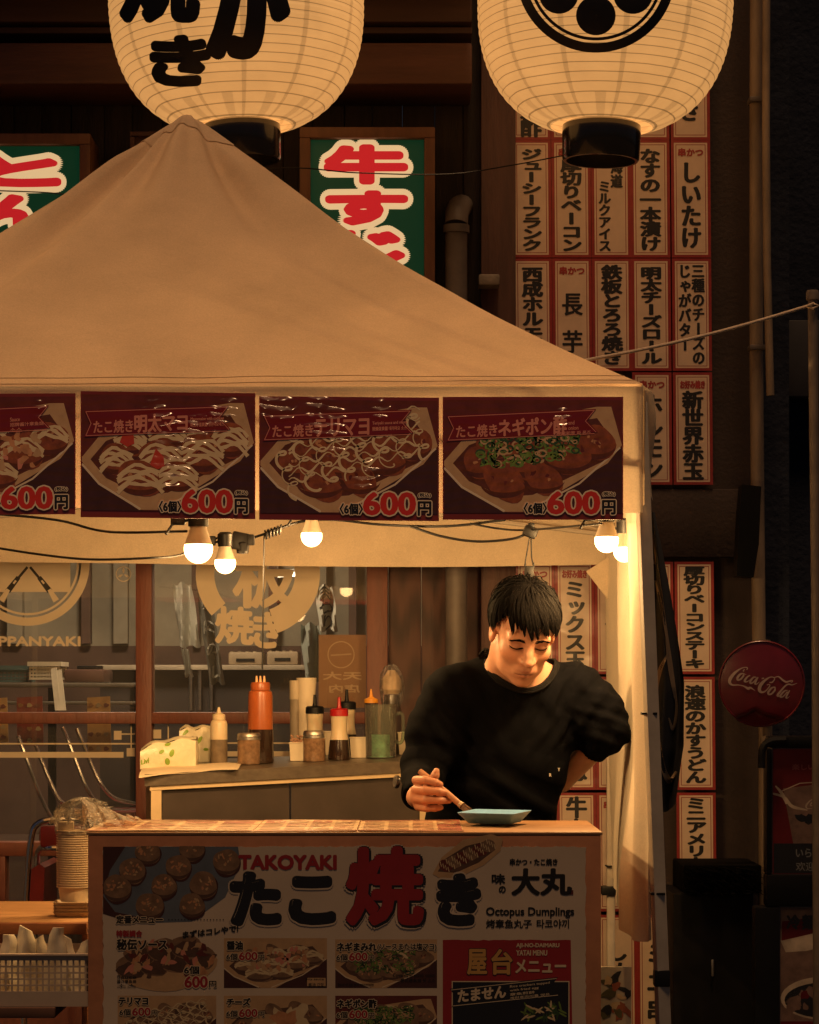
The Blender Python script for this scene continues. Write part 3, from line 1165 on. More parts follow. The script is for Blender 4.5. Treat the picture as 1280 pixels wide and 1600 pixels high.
# ------------------------------------------------------------------ backlit green signs
M_SGREEN = emit_mat('backlit_green_panel', lin('#0e3d24'), 0.42)
M_SRED = emit_mat('backlit_red_letter', lin('#c42024'), 0.8)
M_SCREAM = emit_mat('backlit_cream_outline', lin('#e3c08c'), 0.85)
M_SFRAME = mat('sign_frame_timber', (0.16, 0.07, 0.035), 0.5, noise=(6, 0.3), stretch=(4, 4, 1))


def green_sign(x0, x1, y0, y1, t, letters, label):
    d = 9.02
    th = thing('backlit_sign', W((x0 + x1) / 2, y1, d), label, 'sign', 'backlit green signs above the tent')
    m = MB()
    pbox(m, x0, y0, x1, y0 + t, d, d + 0.25, 0, 0.005)
    pbox(m, x0, y0 + t, x0 + t, y1, d, d + 0.25, 0, 0.005)
    pbox(m, x1 - t, y0 + t, x1, y1, d, d + 0.25, 0, 0.005)
    pbox(m, x0, y1, x1, y1 + t, d, d + 0.25, 0, 0.005)
    m.build('frame', M_SFRAME, th)
    m = MB()
    pbox(m, x0 + t + 0.5, y0 + t + 0.5, x1 - t - 0.5, y1 - 0.5, d + 0.035, d + 0.2)
    m.build('panel', M_SGREEN, th)
    P = Print(d + 0.034, lift=0.001, stack=True, eps=1e-5)
    for ch, a, b_, c, e in letters:
        P.fit(ch, a + 13, b_ + 12, c - 13, e - 12, 0, (15, 14), nst=28)
    for ch, a, b_, c, e in letters:
        P.fit(ch, a + 13, b_ + 12, c - 13, e - 12, 1, (7, 4.6), nst=22)
    P.mb.build('lettering', [M_SCREAM, M_SRED], th, smooth=False, fixn=False)


green_sign(468, 680, 198, 560, 17, [('牛', 500, 218, 644, 296), ('す', 502, 290, 644, 360), ('じ', 522, 352, 640, 424)],
           'green backlit sign with red 牛すじ lettering in a wooden frame')
green_sign(-90, 141, 208, 560, 17, [('と', -40, 234, 102, 300), ('ん', -50, 296, 102, 372)],
           'green backlit sign with red とん lettering at the left edge')
t = thing('wooden_sign', W(236, 400, 9.1), 'plain dark wooden sign board half hidden behind the tent peak', 'sign')
m = MB()
pbox(m, 203, 205, 270, 420, 9.1, 9.2, 0, 0.006)
m.build('board', mat('dark_red_board', (0.05, 0.02, 0.015), 0.6), t)
m = MB()
pbox(m, 203, 205, 270, 212, 9.08, 9.099, 0, 0.003)
pbox(m, 203, 213, 210, 420, 9.08, 9.099, 0, 0.003)
pbox(m, 263, 213, 270, 420, 9.08, 9.099, 0, 0.003)
m.build('trim', M_POSTW, t)

# ------------------------------------------------------------------ lanterns


def lantern_mat():
    m = bpy.data.materials.new('lantern_paper')
    m.use_nodes = True
    t = m.node_tree
    L = t.links.new
    b = t.nodes['Principled BSDF']
    b.inputs['Roughness'].default_value = 0.7
    b.inputs['Base Color'].default_value = (0.45, 0.36, 0.24, 1)
    tc = t.nodes.new('ShaderNodeTexCoord')
    sx = t.nodes.new('ShaderNodeSeparateXYZ')
    L(tc.outputs['Object'], sx.inputs[0])

    def math_(op, a, b_=None, c=None):
        n = t.nodes.new('ShaderNodeMath')
        n.operation = op
        for i, q in enumerate((a, b_, c)):
            if q is None:
                continue
            if isinstance(q, (int, float)):
                n.inputs[i].default_value = q
            else:
                L(q, n.inputs[i])
        return n.outputs[0]
    # wire ribs every RIB metres
    nw = t.nodes.new('ShaderNodeTexNoise')
    nw.inputs['Scale'].default_value = 5
    nw.inputs['Detail'].default_value = 3
    L(tc.outputs['Object'], nw.inputs[0])
    zz = math_('ADD', sx.outputs[2], math_('MULTIPLY_ADD', nw.outputs[0], 0.007, -0.0035))
    fr = math_('FRACT', math_('DIVIDE', math_('ADD', zz, 10 * RIB), RIB))
    rib = math_('LESS_THAN', math_('ABSOLUTE', math_('SUBTRACT', fr, 0.5)), 0.055)
    # overlapped paper seams, 12 around
    an = math_('ARCTAN2', sx.outputs[1], sx.outputs[0])
    fa = math_('FRACT', math_('ADD', math_('MULTIPLY', an, 12 / (2 * math.pi)), 10.3))
    seam = math_('LESS_THAN', math_('ABSOLUTE', math_('SUBTRACT', fa, 0.5)), 0.045)
    # short doubled patches near the bottom ring
    pt = math_('MULTIPLY', math_('LESS_THAN', math_('ABSOLUTE', math_('SUBTRACT', fa, 0.12)), 0.13),
               math_('LESS_THAN', sx.outputs[2], -0.37))
    seam = math_('MAXIMUM', seam, math_('MULTIPLY', pt, 0.8))
    nz = t.nodes.new('ShaderNodeTexNoise')
    nz.inputs['Scale'].default_value = 7
    nz.inputs['Detail'].default_value = 6
    L(tc.outputs['Object'], nz.inputs[0])
    nzv = math_('MULTIPLY_ADD', nz.outputs[0], 0.5, 0.76)
    v = math_('MULTIPLY', math_('MULTIPLY', nzv, math_('SUBTRACT', 1.0, math_('MULTIPLY', rib, 0.55))), math_('SUBTRACT', 1.0, math_('MULTIPLY', seam, 0.27)))
    b.inputs['Emission Color'].default_value = (*lin('#cc9152'), 1)
    L(math_('MULTIPLY', v, 1.0), b.inputs['Emission Strength'])
    return m


RIB = 0.0255
M_LANT = lantern_mat()


def lantern(cx, tilt, collar_dx, label, marks):
    d = 8.4
    Rm, Hb, nexp = S(199, d), S(214, d), 2.5
    c = W(cx, -6, d)
    th = thing('paper_lantern', c, label, 'lantern', 'big paper lanterns above the stall')
    zc = S(205, d)

    def rad(z):
        return Rm * max(0.02, 1 - (abs(z) / Hb) ** nexp) ** (1 / nexp)
    M = Matrix.Rotation(R(tilt), 3, 'Y')
    nz = int(2 * zc / RIB * 6)
    prof = []
    for i in range(nz + 1):
        z = -zc + 2 * zc * i / nz
        s_ = abs(math.sin(math.pi * ((z / RIB + 0.5) % 1.0)))
        prof.append((rad(z) + 0.0035 * (s_ - 0.6), z))
    m = MB()
    m.lathe(prof, c, 96)
    # open ends: drop the two caps
    m.f = m.f[:-2]
    m.m = m.m[:-2]
    o = m.build('paper_shade', M_LANT, th, ang=80)
    o.rotation_euler = (0, R(tilt), 0)
    rc = S(61, d)
    m = MB()
    m.lathe([(rc * 0.9, -zc + 0.012), (rc, -zc + 0.004), (rc * 1.01, -zc - 0.02), (rc * 0.985, -zc - S(50, d)), (rc * 0.95, -zc - S(53, d)), (rc * 0.88, -zc - S(53, d)), (rc * 0.86, -zc + 0.012)], c, 48)
    m.f = m.f[:-2] + [(i, (i + 1) % 48, 6 * 48 + (i + 1) % 48, 6 * 48 + i) for i in range(48)]
    m.m = [0] * len(m.f)
    o = m.build('bottom_ring', mat('black_lacquer', (0.008, 0.007, 0.007), 0.22, coat=0.5), th)
    o.rotation_euler = (0, R(tilt), 0)
    m = MB()
    m.lathe([(rc * 0.9, zc - 0.01), (rc, zc), (rc, zc + S(50, d)), (rc * 0.9, zc + S(52, d)), (0.0, zc + S(52, d))], c, 48)
    m.f = [q for q in m.f if len(q) < 20]
    m.m = [0] * len(m.f)
    m.build('top_ring', MATS['black_lacquer'], th).rotation_euler = (0, R(tilt), 0)
    m = MB()
    m.tube([c + (0, 0, zc + S(50, d)), c + (0, 0.05, zc + 0.6)], 0.006, 8)
    m.build('hanging_cord', M_BLACK, th)
    Mi = M

    def mp(x, y, l):
        dd = d - Rm * 0.8
        for _ in range(5):          # walk along the sight line to the paper
            X, Z = (x - 640) * dd / F - c[0], EYE + (HZ - y) * dd / F - c[2]
            X = max(-Rm * 0.985, min(Rm * 0.985, X))
            r_ = rad(Z)
            dd = d - math.sqrt(max(1e-4, r_ * r_ - min(abs(X), r_ * 0.98) ** 2))
        q = Mi.transposed() @ Vector((X, 0, Z))
        r_ = rad(q.z) + 0.0065 + l * 0.4
        yy = -math.sqrt(max(1e-6, r_ * r_ - min(abs(q.x), r_ * 0.99) ** 2))
        q2 = Mi @ Vector((q.x, yy, q.z))
        return np.array((c[0] + q2.x, c[1] + q2.y, c[2] + q2.z))
    P = Print(mp=mp, lift=0.0, eps=1e-5)
    marks(P)
    P.mb.build('lettering', mat('lantern_ink', (0.010, 0.009, 0.012), 0.5, noise=(25, 0.3)), th, smooth=False, fixn=False)


def marks_l(P):
    P.fit('か', 330, -70, 444, 84, 0, (10.5, 10.5), sub=2, nst=24)
    P.fit('い', 330, -210, 446, -95, 0, (13, 13), sub=2, nst=14)
    P.fit('き', 240, 60, 324, 131, 0, (6.5, 5.5), sub=2, nst=20)
    P.fit('焼', 194, -110, 306, 30, 0, (7.5, 7.5), sub=2, nst=20)


def marks_r(P):
    P.ring(931, -42, 110, 125, 0, 90)
    P.ring(931, -42, 101, 106, 0, 90)
    for i in range(6):
        a = R(60 * i + 30)
        P.g('O', lambda X, Y: (X, Y), 0) if False else None
        cx, cy = 931 + 67 * math.cos(a), -42 + 67 * math.sin(a)
        for r0, r1 in ((0.1, 11), (11, 22), (22, 31)):
            P.ring(cx, cy, r0, r1, 0, 30)
    for r0, r1 in ((0.1, 11), (11, 22), (22, 31)):
        P.ring(931, -42, r0, r1, 0, 30)


lantern(369, -2.2, 12, 'glowing paper lantern with black いか焼き brush letters, above the tent peak', marks_l)
lantern(946, 1.6, -10, 'glowing paper lantern with a black ringed crest of dots, above the menu strips', marks_r)

# wire between the lanterns
m = MB()
m.tube(smoothpath([W(-60, 296, 8.5), W(60, 300, 8.5), W(200, 306, 8.6), W(420, 264, 8.4), W(560, 270, 8.5), W(700, 272, 8.5), W(800, 258, 8.5), W(880, 243, 8.42)], 8), 0.0022, 6)
m.build('electric_wire', M_BLACK, label='thin black wire strung between the two lanterns', cat='wire')

# ------------------------------------------------------------------ dark alley side on the right
nb = thing('neighbour_building', W(1300, 1075, 10.2) * (1, 1, 0), 'black unlit neighbouring building at the right edge', 'building')
m = MB()
a, b_ = W(1188, 0, 10.2), W(2100, 0, 10.2)
for i in range(12):
    xx = a[0] + i * 0.26
    m.box(xx, xx + 0.257, 10.2 + 0.006 * (i % 2), 10.4, 0, 6)
m.box(a[0] - 0.12, a[0], 9.42, 10.4, 0, 6)
m.build('wall', mat('black_wall', (0.022, 0.026, 0.042), 0.9, spec=0.1, noise=(4, 0.4), bump=(40, 0.4, 0.01)), nb)
m = MB()
pbox(m, 1230, 500, 1290, 620, 10.12, 10.19, 0, 0.006)
pbox(m, 1215, 530, 1226, 620, 10.12, 10.19, 0, 0.006)
m.build('shutter_box', mat('dim_grey_metal', (0.05, 0.045, 0.045), 0.5), nb)

M_COND = mat('weathered_conduit', (0.26, 0.19, 0.125), 0.6, noise=(12, 0.4), stretch=(1, 1, 0.3), bump=(50, 0.4, 0.004))
t = thing('drain_pipe', W(1188, 1075, 9.1) * (1, 1, 0), 'tall weathered drain pipe running down the right wall corner', 'pipe')
m = MB()
m.tube([W(1184, -300, 9.15), W(1182, 160, 9.15), W(1182, 560, 9.15), W(1186, 1000, 9.15), W(1196, 1075, 9.15), W(1196, 1800, 9.15)], 0.024, 14)
m.build('pipe', M_COND, t)
m = MB()
m.tube([W(1199, -300, 9.05), W(1197, 200, 9.05), W(1199, 420, 9.05), W(1204, 618, 9.05)], 0.014, 12)
m.build('conduit', M_COND, t)
for by in (538, 150):
    m = MB()
    pbox(m, 1172, by, 1196, by + 8, 9.11, 9.19, 0, 0.004)
    m.build('bracket', M_PIPE, t)

t = thing('wall_speaker', W(1170, 905, 8.95), 'narrow black box tilted on the wall left of the drain pipe', 'speaker')
m = MB()
m.plate([W(1160, 757, 8.95), W(1190, 760, 8.95), W(1186, 850, 8.95), W(1178, 902, 8.95), W(1151, 900, 8.95), W(1156, 800, 8.95)], (0, 0.1, 0))
m.build('case', mat('matte_black', (0.005, 0.005, 0.006), 0.7, spec=0.15), t)
m = MB()
pbox(m, 1165, 790, 1180, 820, 9.051, 9.24, 0, 0.004)
m.build('bracket', M_BLACK, t)

# round cola sign
t = thing('round_sign', W(1191, 1135, 8.8), 'round red metal sign with white script, dented at its lower edge', 'sign')
m = MB()
cx, cy, rr = 1190.5, 1068.5, 66.3


def disc(u, v):
    r_ = u
    a = 2 * math.pi * v
    px, py = cx + rr * r_ * math.cos(a), cy + rr * r_ * math.sin(a)
    # a crumple along the lower left rim
    dl = px - cx
    ridge = (py - (cy + 48 - 7 * math.exp(-((dl + 10) / 9) ** 2) + 0.006 * (dl + 10) ** 2))
    dent = 0.032 / (1 + math.exp(-ridge * 1.6)) if dl < 22 else 0.032 / (1 + math.exp(-ridge * 1.6)) * max(0, 1 - (dl - 22) / 20)
    bow = 0.012 * (1 - r_ * r_)
    return W(px, py, 8.8) + np.array((0, dent - bow, 0))


m.grid(disc, 30, 96, 0)
m.tube([W(cx + rr * math.cos(2 * math.pi * i / 64), cy + rr * math.sin(2 * math.pi * i / 64), 8.8) + np.array((0, disc(1, i / 64)[1] - 8.8, 0)) for i in range(65)], 0.004, 6)
m.build('disc', mat('red_enamel', (0.16, 0.013, 0.02), 0.3, noise=(10, 0.25), coat=0.5), t, ang=60)
m = MB()
m.tube([W(1197, 1000, 8.87), W(1199, 1150, 8.87)], 0.016, 10)
m.tube([W(1197, 1030, 8.87), W(1190, 1030, 9.12)], 0.01, 8)
m.build('post', M_COND, t)


def cola(P, ox, oy, k, sl, mi):
    """white script reading Coca-Cola, drawn as brush strokes; units of the zoomed survey (7.53 per pixel)"""
    def T(c):
        return [(ox + (x - 215) * k, oy + (y - 660) * k, w_) for x, y, w_ in c]

    def st(c):
        P.spline(T(c), k, mi, 10)
    st([(425, 505, 10), (432, 480, 12), (400, 475, 10), (345, 495, 16), (280, 545, 30), (232, 610, 38), (228, 655, 32), (262, 682, 18), (330, 682, 12), (390, 695, 14), (440, 722, 30), (470, 715, 22), (525, 750, 2)])
    st([(400, 495, 8), (385, 515, 14), (395, 520, 6)])
    st([(392, 545, 10), (350, 555, 22), (318, 595, 26), (320, 622, 20), (355, 612, 20), (385, 575, 20), (392, 548, 10)])
    st([(395, 548, 8), (418, 560, 5)])
    st([(465, 570, 12), (440, 580, 16), (408, 615, 24), (402, 640, 22), (430, 642, 12), (462, 622, 6)])
    st([(540, 590, 8), (505, 592, 18), (470, 630, 24), (468, 660, 20), (500, 650, 16), (545, 600, 14)])
    st([(556, 590, 14), (530, 640, 20), (522, 668, 18), (545, 668, 10), (572, 645, 6)])
    st([(600, 606, 16), (628, 602, 14)])
    st([(690, 650, 10), (720, 650, 14), (748, 620, 12), (745, 595, 10), (700, 590, 12), (640, 625, 26), (588, 680, 38), (572, 735, 38), (595, 765, 26), (640, 755, 16), (690, 700, 12), (690, 676, 8), (660, 680, 10)])
    st([(745, 595, 8), (800, 585, 14), (850, 625, 22), (890, 645, 20), (935, 635, 16), (965, 632, 10), (955, 650, 8), (940, 645, 4)])
    st([(760, 705, 12), (715, 718, 22), (678, 765, 26), (682, 790, 20), (715, 785, 20), (752, 745, 20), (758, 708, 10)])
    st([(1020, 660, 4), (960, 680, 12), (920, 672, 16), (880, 690, 18), (830, 745, 22), (790, 795, 26), (792, 812, 20), (815, 805, 10), (845, 780, 6)])
    st([(905, 745, 8), (870, 752, 18), (828, 795, 24), (822, 822, 20), (855, 815, 16), (905, 760, 14)])
    st([(930, 745, 14), (900, 800, 20), (888, 830, 18), (905, 835, 10), (930, 815, 5)])


P = Print(8.78, lift=0.0)
P.mp = lambda x, y, l: disc(min(1, math.hypot(x - cx, y - cy) / rr), math.atan2(y - cy, x - cx) / (2 * math.pi)) + np.array((0, -0.0025 - l, 0))
cola(P, 1138.5, 1067.5, 1 / 7.53, 0, 0)
P.mb.build('lettering', mat('white_enamel_script', (0.50, 0.36, 0.30), 0.4), t, smooth=False, fixn=False)

# poster stand at the lower right
t = thing('poster_stand', W(1250, 1700, 8.3) * (1, 1, 0), 'black display stand with two framed drink posters at the right edge', 'stand')
m = MB()
dd = 8.3
pbox(m, 1200, 1150, 1420, 1169, dd, dd + 0.08, 0, 0.012)
pbox(m, 1198, 1169.5, 1207, 1366, dd, dd + 0.08, 0, 0.006)
pbox(m, 1380, 1169.5, 1420, 1366, dd, dd + 0.08, 0, 0.006)
pbox(m, 1198, 1366.5, 1420, 1417, dd, dd + 0.08, 0, 0.006)
pbox(m, 1180, 1417.5, 1219, 1800, dd, dd + 0.08, 0, 0.006)
pbox(m, 1380, 1417.5, 1420, 1800, dd, dd + 0.08, 0, 0.006)
pbox(m, 1180, 1800.5, 1420, 1840, dd, dd + 0.4, 0, 0.006)
m.build('frame', mat('stand_black', (0.005, 0.005, 0.0065), 0.5, spec=0.15), t)
m = MB()
m.tube(smoothpath([W(1190, 1200, 8.28), W(1192, 1170, 8.28), W(1205, 1158, 8.28), W(1228, 1156, 8.28)]), 0.012, 8)
m.build('cable', M_BLACK, t)
mm = [mat('cola_poster_red', (0.11, 0.012, 0.015), 0.4, noise=(6, 0.3), spec=0.2), mat('cola_poster_black', (0.012, 0.012, 0.015), 0.3),
      mat('cola_glass_print', (0.15, 0.09, 0.07), 0.4, noise=(20, 0.5)), mat('poster_pink_ink', (0.22, 0.05, 0.05), 0.4), mat('poster_grey_ink', (0.16, 0.16, 0.16), 0.4),
      mat('cola_print_pale', (0.45, 0.36, 0.27), 0.4, noise=(14, 0.5))]
P = Print(dd + 0.02, lift=0.0)
P.rect(1207.5, 1169.8, 1379.5, 1366, 0)
P.poly([(1209, 1318), (1379, 1318), (1379, 1365), (1209, 1365)], 1)
P.clip = (1208, 1170, 1379, 1318)
P.poly([(1224, 1232), (1310, 1222), (1372, 1235), (1352, 1320), (1240, 1320)], 2)
for i in range(12):
    P.ell(1250 + rnd.random() * 90, 1250 + rnd.random() * 60, 8 + 8 * rnd.random(), 6 + 5 * rnd.random(), 1 if i % 2 else 2, 9, rnd.random() * 3, 0.3)
P.stroke([(1222, 1236), (1250, 1224), (1310, 1220), (1372, 1234)], 1.5, 5)
P.spline([(1208, 1240, 3), (1226, 1246, 4), (1238, 1260, 5), (1262, 1266, 2)], 1, 5)
P.spline([(1212, 1228, 2), (1222, 1240, 5), (1230, 1256, 4)], 1, 5)
P.clip = None
P.fit('楽しい飲み物', 1238, 1194, 1310, 1203, 3, 0.3)
cola(P, 1259, 1262, 0.075, 0, 5)
P.fit('いらっしゃいませ', 1244, 1326, 1352, 1340, 4, 0.3)
P.fit('欢迎光临', 1244, 1347, 1304, 1361, 4, 0.1)
P.mb.build('drink_poster', mm, t, smooth=False, fixn=False)
P = Print(dd + 0.02, lift=0.0)
P.rect(1219.5, 1418, 1379.5, 1800, 2)
P.clip = (1220, 1418, 1379, 1800)
P.poly([(1220, 1470), (1260, 1452), (1330, 1440), (1330, 1470), (1260, 1486), (1228, 1488)], 5)
P.poly([(1222, 1440), (1300, 1430), (1300, 1452), (1222, 1470)], 0)
P.ell(1290, 1560, 70, 34, 5, 30)
P.ell(1290, 1563, 64, 28, 1, 30)
for i in range(22):
    P.ell(1235 + rnd.random() * 90, 1545 + rnd.random() * 34, 5 + 8 * rnd.random(), 4 + 5 * rnd.random(), rnd.choice((2, 0, 2)), 9, rnd.random() * 3, 0.3)
P.rect(1220, 1596, 1379, 1620, 0)
for i, ch in enumerate('冷麺'):
    P.fit(ch, 1230 + i * 24, 1430, 1250 + i * 24, 1452, 1, 1.2)
P.mb.build('food_poster', mm, t, smooth=False, fixn=False)

# black cabinet under the strips, right of the tent leg
t = thing('black_cabinet', W(1110, 1700, 8.8) * (1, 1, 0), 'black cabinet with a ragged dark reed top beside the poster stand', 'cabinet')
m = MB()
a = W(1052, 1396, 8.8)
b_ = W(1178, 1396, 8.8)
m.box(a[0], b_[0], 8.8, 9.2, 0, a[2], 0, 0.008)
m.build('body', mat('cabinet_black', (0.0055, 0.005, 0.006), 0.55, noise=(6, 0.4), spec=0.15), t)
m = MB()
pbox(m, 1068, 1352, 1190, 1396, 8.82, 9.18, 0, 0.006)
for i in range(260):
    x0 = 1066 + rnd.random() * 110
    y0 = 1354 + rnd.random() * 40
    p0 = W(x0, y0, 8.80 - rnd.random() * 0.02)
    p1 = W(x0 + 8 + 18 * rnd.random(), y0 + 4 + 10 * rnd.random(), 8.79 - rnd.random() * 0.02)
    m.tube([p0, (p0 + p1) / 2 + (0, -0.008, 0.004), p1], [0.0016, 0.002, 0.0005], 4)
m.build('reed_top', mat('dark_reed', (0.003, 0.0026, 0.0026), 0.9, spec=0.05, noise=(30, 0.5)), t)
m = MB()
pbox(m, 1112, 1500, 1116, 1526, 8.785, 8.799, 0, 0.003)
m.build('handle', M_STEEL, t)
# ================================================================== THE STALL
M_TENT = cloth_mat('tent_canvas', (0.60, 0.435, 0.285), 0.22, 3.2, 0.16)
M_VAL = cloth_mat('valance_canvas', (0.68, 0.57, 0.43), 0.30, 7.0, 0.12)
M_POLE = mat('tent_pole_paint', (0.42, 0.37, 0.31), 0.45, noise=(12, 0.2))
PEAK = np.array((-0.625, 7.35, 3.03))
ZE = 2.127
CR = [np.array((-1.80, 6.2, ZE)), np.array((0.557, 6.2, ZE + 0.02)), np.array((0.655, 8.5, ZE)), np.array((-1.85, 8.5, ZE))]
tent = thing('stall_tent', (-0.625, 7.35, 0), 'cream canvas pop-up tent with a pointed roof over the food stall', 'tent')


def wob(x, y, z=0.0):
    return math.sin(3.1 * x + 1.3 * math.sin(2.2 * y + z)) * 0.5 + math.sin(7.3 * y + 2.0 * math.sin(3.7 * x) + z) * 0.3 + math.sin(13 * x - 5 * y) * 0.2


def roof(s, t, lift=0.0):
    s = s % 4.0
    k = int(s) % 4
    u = s - int(s)
    e = CR[k] * (1 - u) + CR[(k + 1) % 4] * u
    # canvas pulls in slightly between two corners
    e = e + np.array((PEAK[0] - e[0], PEAK[1] - e[1], 0)) * 0.012 * math.sin(math.pi * u)
    tt = math.sqrt(t * t + 0.034 ** 2) - 0.034
    tz = tt / (math.sqrt(1.0 + 0.034 ** 2) - 0.034)
    p = PEAK + (e - PEAK) * np.array((t, t, tz))
    z = -0.068 * 4 * t * (1 - t) - 0.035 * math.sin(math.pi * u) * math.sin(math.pi * min(1, t * 1.1)) ** 1.2
    fold = math.exp(-((t - 0.22) / 0.22) ** 2) * (0.034 * math.sin(2 * math.pi * u * 2.3 + k + 0.6) + 0.016 * math.sin(2 * math.pi * u * 5.1 + 2 * k)) * min(1, 12 * u, 12 * (1 - u)) * min(1, (t / 0.18) ** 1.4)
    fold += 0.009 * wob(p[0] * 1.7, p[1] * 1.9) * t * (1.25 - t)
    if k == 0:       # the middle of the front panel stands proud between two drag folds
        sl_ = min(1, max(0, (u - 0.15) / 0.13))
        sr_ = min(1, max(0, (0.88 - u) / 0.22))
        fold += 0.085 * sl_ * sl_ * (3 - 2 * sl_) * sr_ * sr_ * (3 - 2 * sr_) * math.sin(math.pi * min(1, t) ** 0.75)
    # soft diagonal drag folds running from the peak to the eave, and puckers along the hem
    fold += 0.010 * math.exp(-((u - 0.40 + 0.25 * t) / 0.07) ** 2) * math.sin(math.pi * min(1, t)) - 0.008 * math.exp(-((u - 0.62 - 0.2 * t) / 0.09) ** 2) * math.sin(math.pi * min(1, t))
    fold += 0.004 * math.sin(46 * u + 2 * math.sin(9 * u)) * max(0, t - 0.8) / 0.2 * (1.02 - t) * 4
    p = p + np.array((0, 0, z + fold + lift))
    return p


def lerp_s(u, n=4):
    return u * n


NS, NT = 144, 46
m = MB()
vs = [roof(4 * i / NS, (j / NT) ** 1.15) for j in range(NT + 1) for i in range(NS)]
fs = [(j * NS + i, j * NS + (i + 1) % NS, (j + 1) * NS + (i + 1) % NS, (j + 1) * NS + i) for j in range(NT) for i in range(NS)]
m.add(vs, fs)
m.build('roof', M_TENT, tent, ang=70)
m = MB()
n1 = 10
vs = [roof(4 * i / NS, 0.105 * (1 + 0.10 * math.cos(8 * math.pi * i / NS)) * j / n1, 0.0035) for j in range(n1 + 1) for i in range(NS)]
fs = [(j * NS + i, j * NS + (i + 1) % NS, (j + 1) * NS + (i + 1) % NS, (j + 1) * NS + i) for j in range(n1) for i in range(NS)]
m.add(vs, fs)
m.build('peak_cap', M_TENT, tent, ang=70)


# stitched seams over the four corner ribs and a hem line near the eave
m = MB()
for tt_ in (0.965, 0.985):
    m.tube([roof(4 * i / 160, tt_, 0.0012) for i in range(161)], 0.0009, 5)
m.build('seam', M_TENT, tent)


def hem(a, b, zt, zb, bow=0.012, seed=0.0, out=(0, -1, 0)):
    out = np.asarray(out, float)

    def fn(u, v):
        p = a + (b - a) * u
        z = zt + (zb - zt) * v
        q = np.array((p[0], p[1], z)) + out * (0.004 + bow * v * math.sin(9 * u + seed) + 0.008 * v * math.sin(23 * u + 2 * seed))
        q[2] += 0.008 * math.sin(5 * u + seed) * v
        return q
    return fn


m = MB()
m.grid(hem(CR[0], CR[1], ZE + 0.012, 1.845, 0.004, 0.3), 50, 8)
m.grid(hem(CR[3], CR[2], ZE + 0.006, 1.825, 0.02, 1.1, (0, 1, 0)), 60, 8)
m.grid(hem(CR[1], CR[2], ZE + 0.006, 1.85, 0.006, 2.0, (1, 0, 0)), 40, 8)
m.grid(hem(CR[0], CR[3], ZE + 0.006, 1.83, 0.015, 2.7, (-1, 0, 0)), 40, 8)
# pointed corner flap past the front leg
m.grid(lambda u, v: W(1003 + 18 * u + 4 * math.sin(6 * v) * u, 600 + 14 * u + (168 - 30 * (1 - u)) * v, 6.195 + 0.14 * u), 6, 14)
m.build('valance', M_VAL, tent, ang=70)


def leg(a, b, w_=0.03):
    mb = MB()
    d = Vector(b) - Vector(a)
    q = Vector((0, 0, 1)).rotation_difference(d.normalized()).to_matrix()
    mb.obox((Vector(a) + Vector(b)) / 2, (w_, w_, d.length), q, 0, 0.004)
    return mb


fl_b = W(1052, 1996, 6.26)
legs = [((0.553, 6.25, ZE - 0.02), (fl_b[0], 6.26, 0.0)), ((0.652, 8.44, ZE - 0.02), (0.655, 8.44, 0.0)),
        ((-1.78, 6.25, ZE - 0.02), (-1.80, 6.25, 0)), ((-1.83, 8.44, ZE - 0.02), (-1.84, 8.44, 0))]
leg_obs = []
for i, (a, b_) in enumerate(legs):
    mb = leg(a, b_, 0.031 if i == 0 else 0.026)
    leg_obs.append(mb.build('leg', M_POLE, tent, ang=30))
m = MB()
for a, b_ in ((0, 1), (1, 2), (2, 3), (3, 0)):
    pa, pb_ = CR[a] + (0, 0.05 if a in (0, 1) else -0.05, -0.03), CR[b_] + (0, 0.05 if b_ in (0, 1) else -0.05, -0.03)
    m.tube([pa, pb_], 0.010, 8)
    mid = (pa + pb_) / 2
    m.tube([pa + (0, 0, -0.18), mid + (0, 0, -0.03)], 0.008, 8)
    m.tube([pb_ + (0, 0, -0.18), mid + (0, 0, -0.03)], 0.008, 8)
m.tube([PEAK + (0, 0, -0.06), PEAK + (0, 0, -0.75)], 0.016, 10)
for c in CR:
    m.tube([PEAK + (0, 0, -0.72), np.array((c[0], c[1], ZE - 0.12)) * 0.97 + PEAK * (1, 1, 0) * 0.03 + (0, 0, 0.03 * 0)], 0.009, 8)
m.build('roof_truss', M_POLE, tent)
# clamps and straps on the right legs
for px, py, hw, hh in ((1034, 1528, .019, .02), (1027, 1396, .0175, .003), (1014, 1115, .0185, .003)):
    m = MB()
    c = W(px, py, 6.26)
    m.box(c[0] - hw, c[0] + hw, 6.238, 6.282, c[2] - hh, c[2] + hh, 0, min(0.004, hh * 0.5))
    m.build('leg_clamp', M_BLACK, leg_obs[0])
for py, h0, h1, wl, wr in ((1390, .018, .012, .03, .022), (1353, .002, .002, .016, .016)):
    m = MB()
    c = W(954, py, 8.44)
    m.box(c[0] - wl, c[0] + wr, 8.415, 8.465, c[2] - h0, c[2] + h1, 0, h0 * 0.3)
    m.build('leg_clamp', M_BLACK, leg_obs[1])

# side curtain
M_CURT = cloth_mat('white_sheet', (0.74, 0.66, 0.54), 0.25, 6.0, 0.07, 0.15)


def FL(v):          # the hem flares towards the counter
    q = min(1, max(0, (v - 0.62) / 0.3))
    return q * q * (3 - 2 * q)


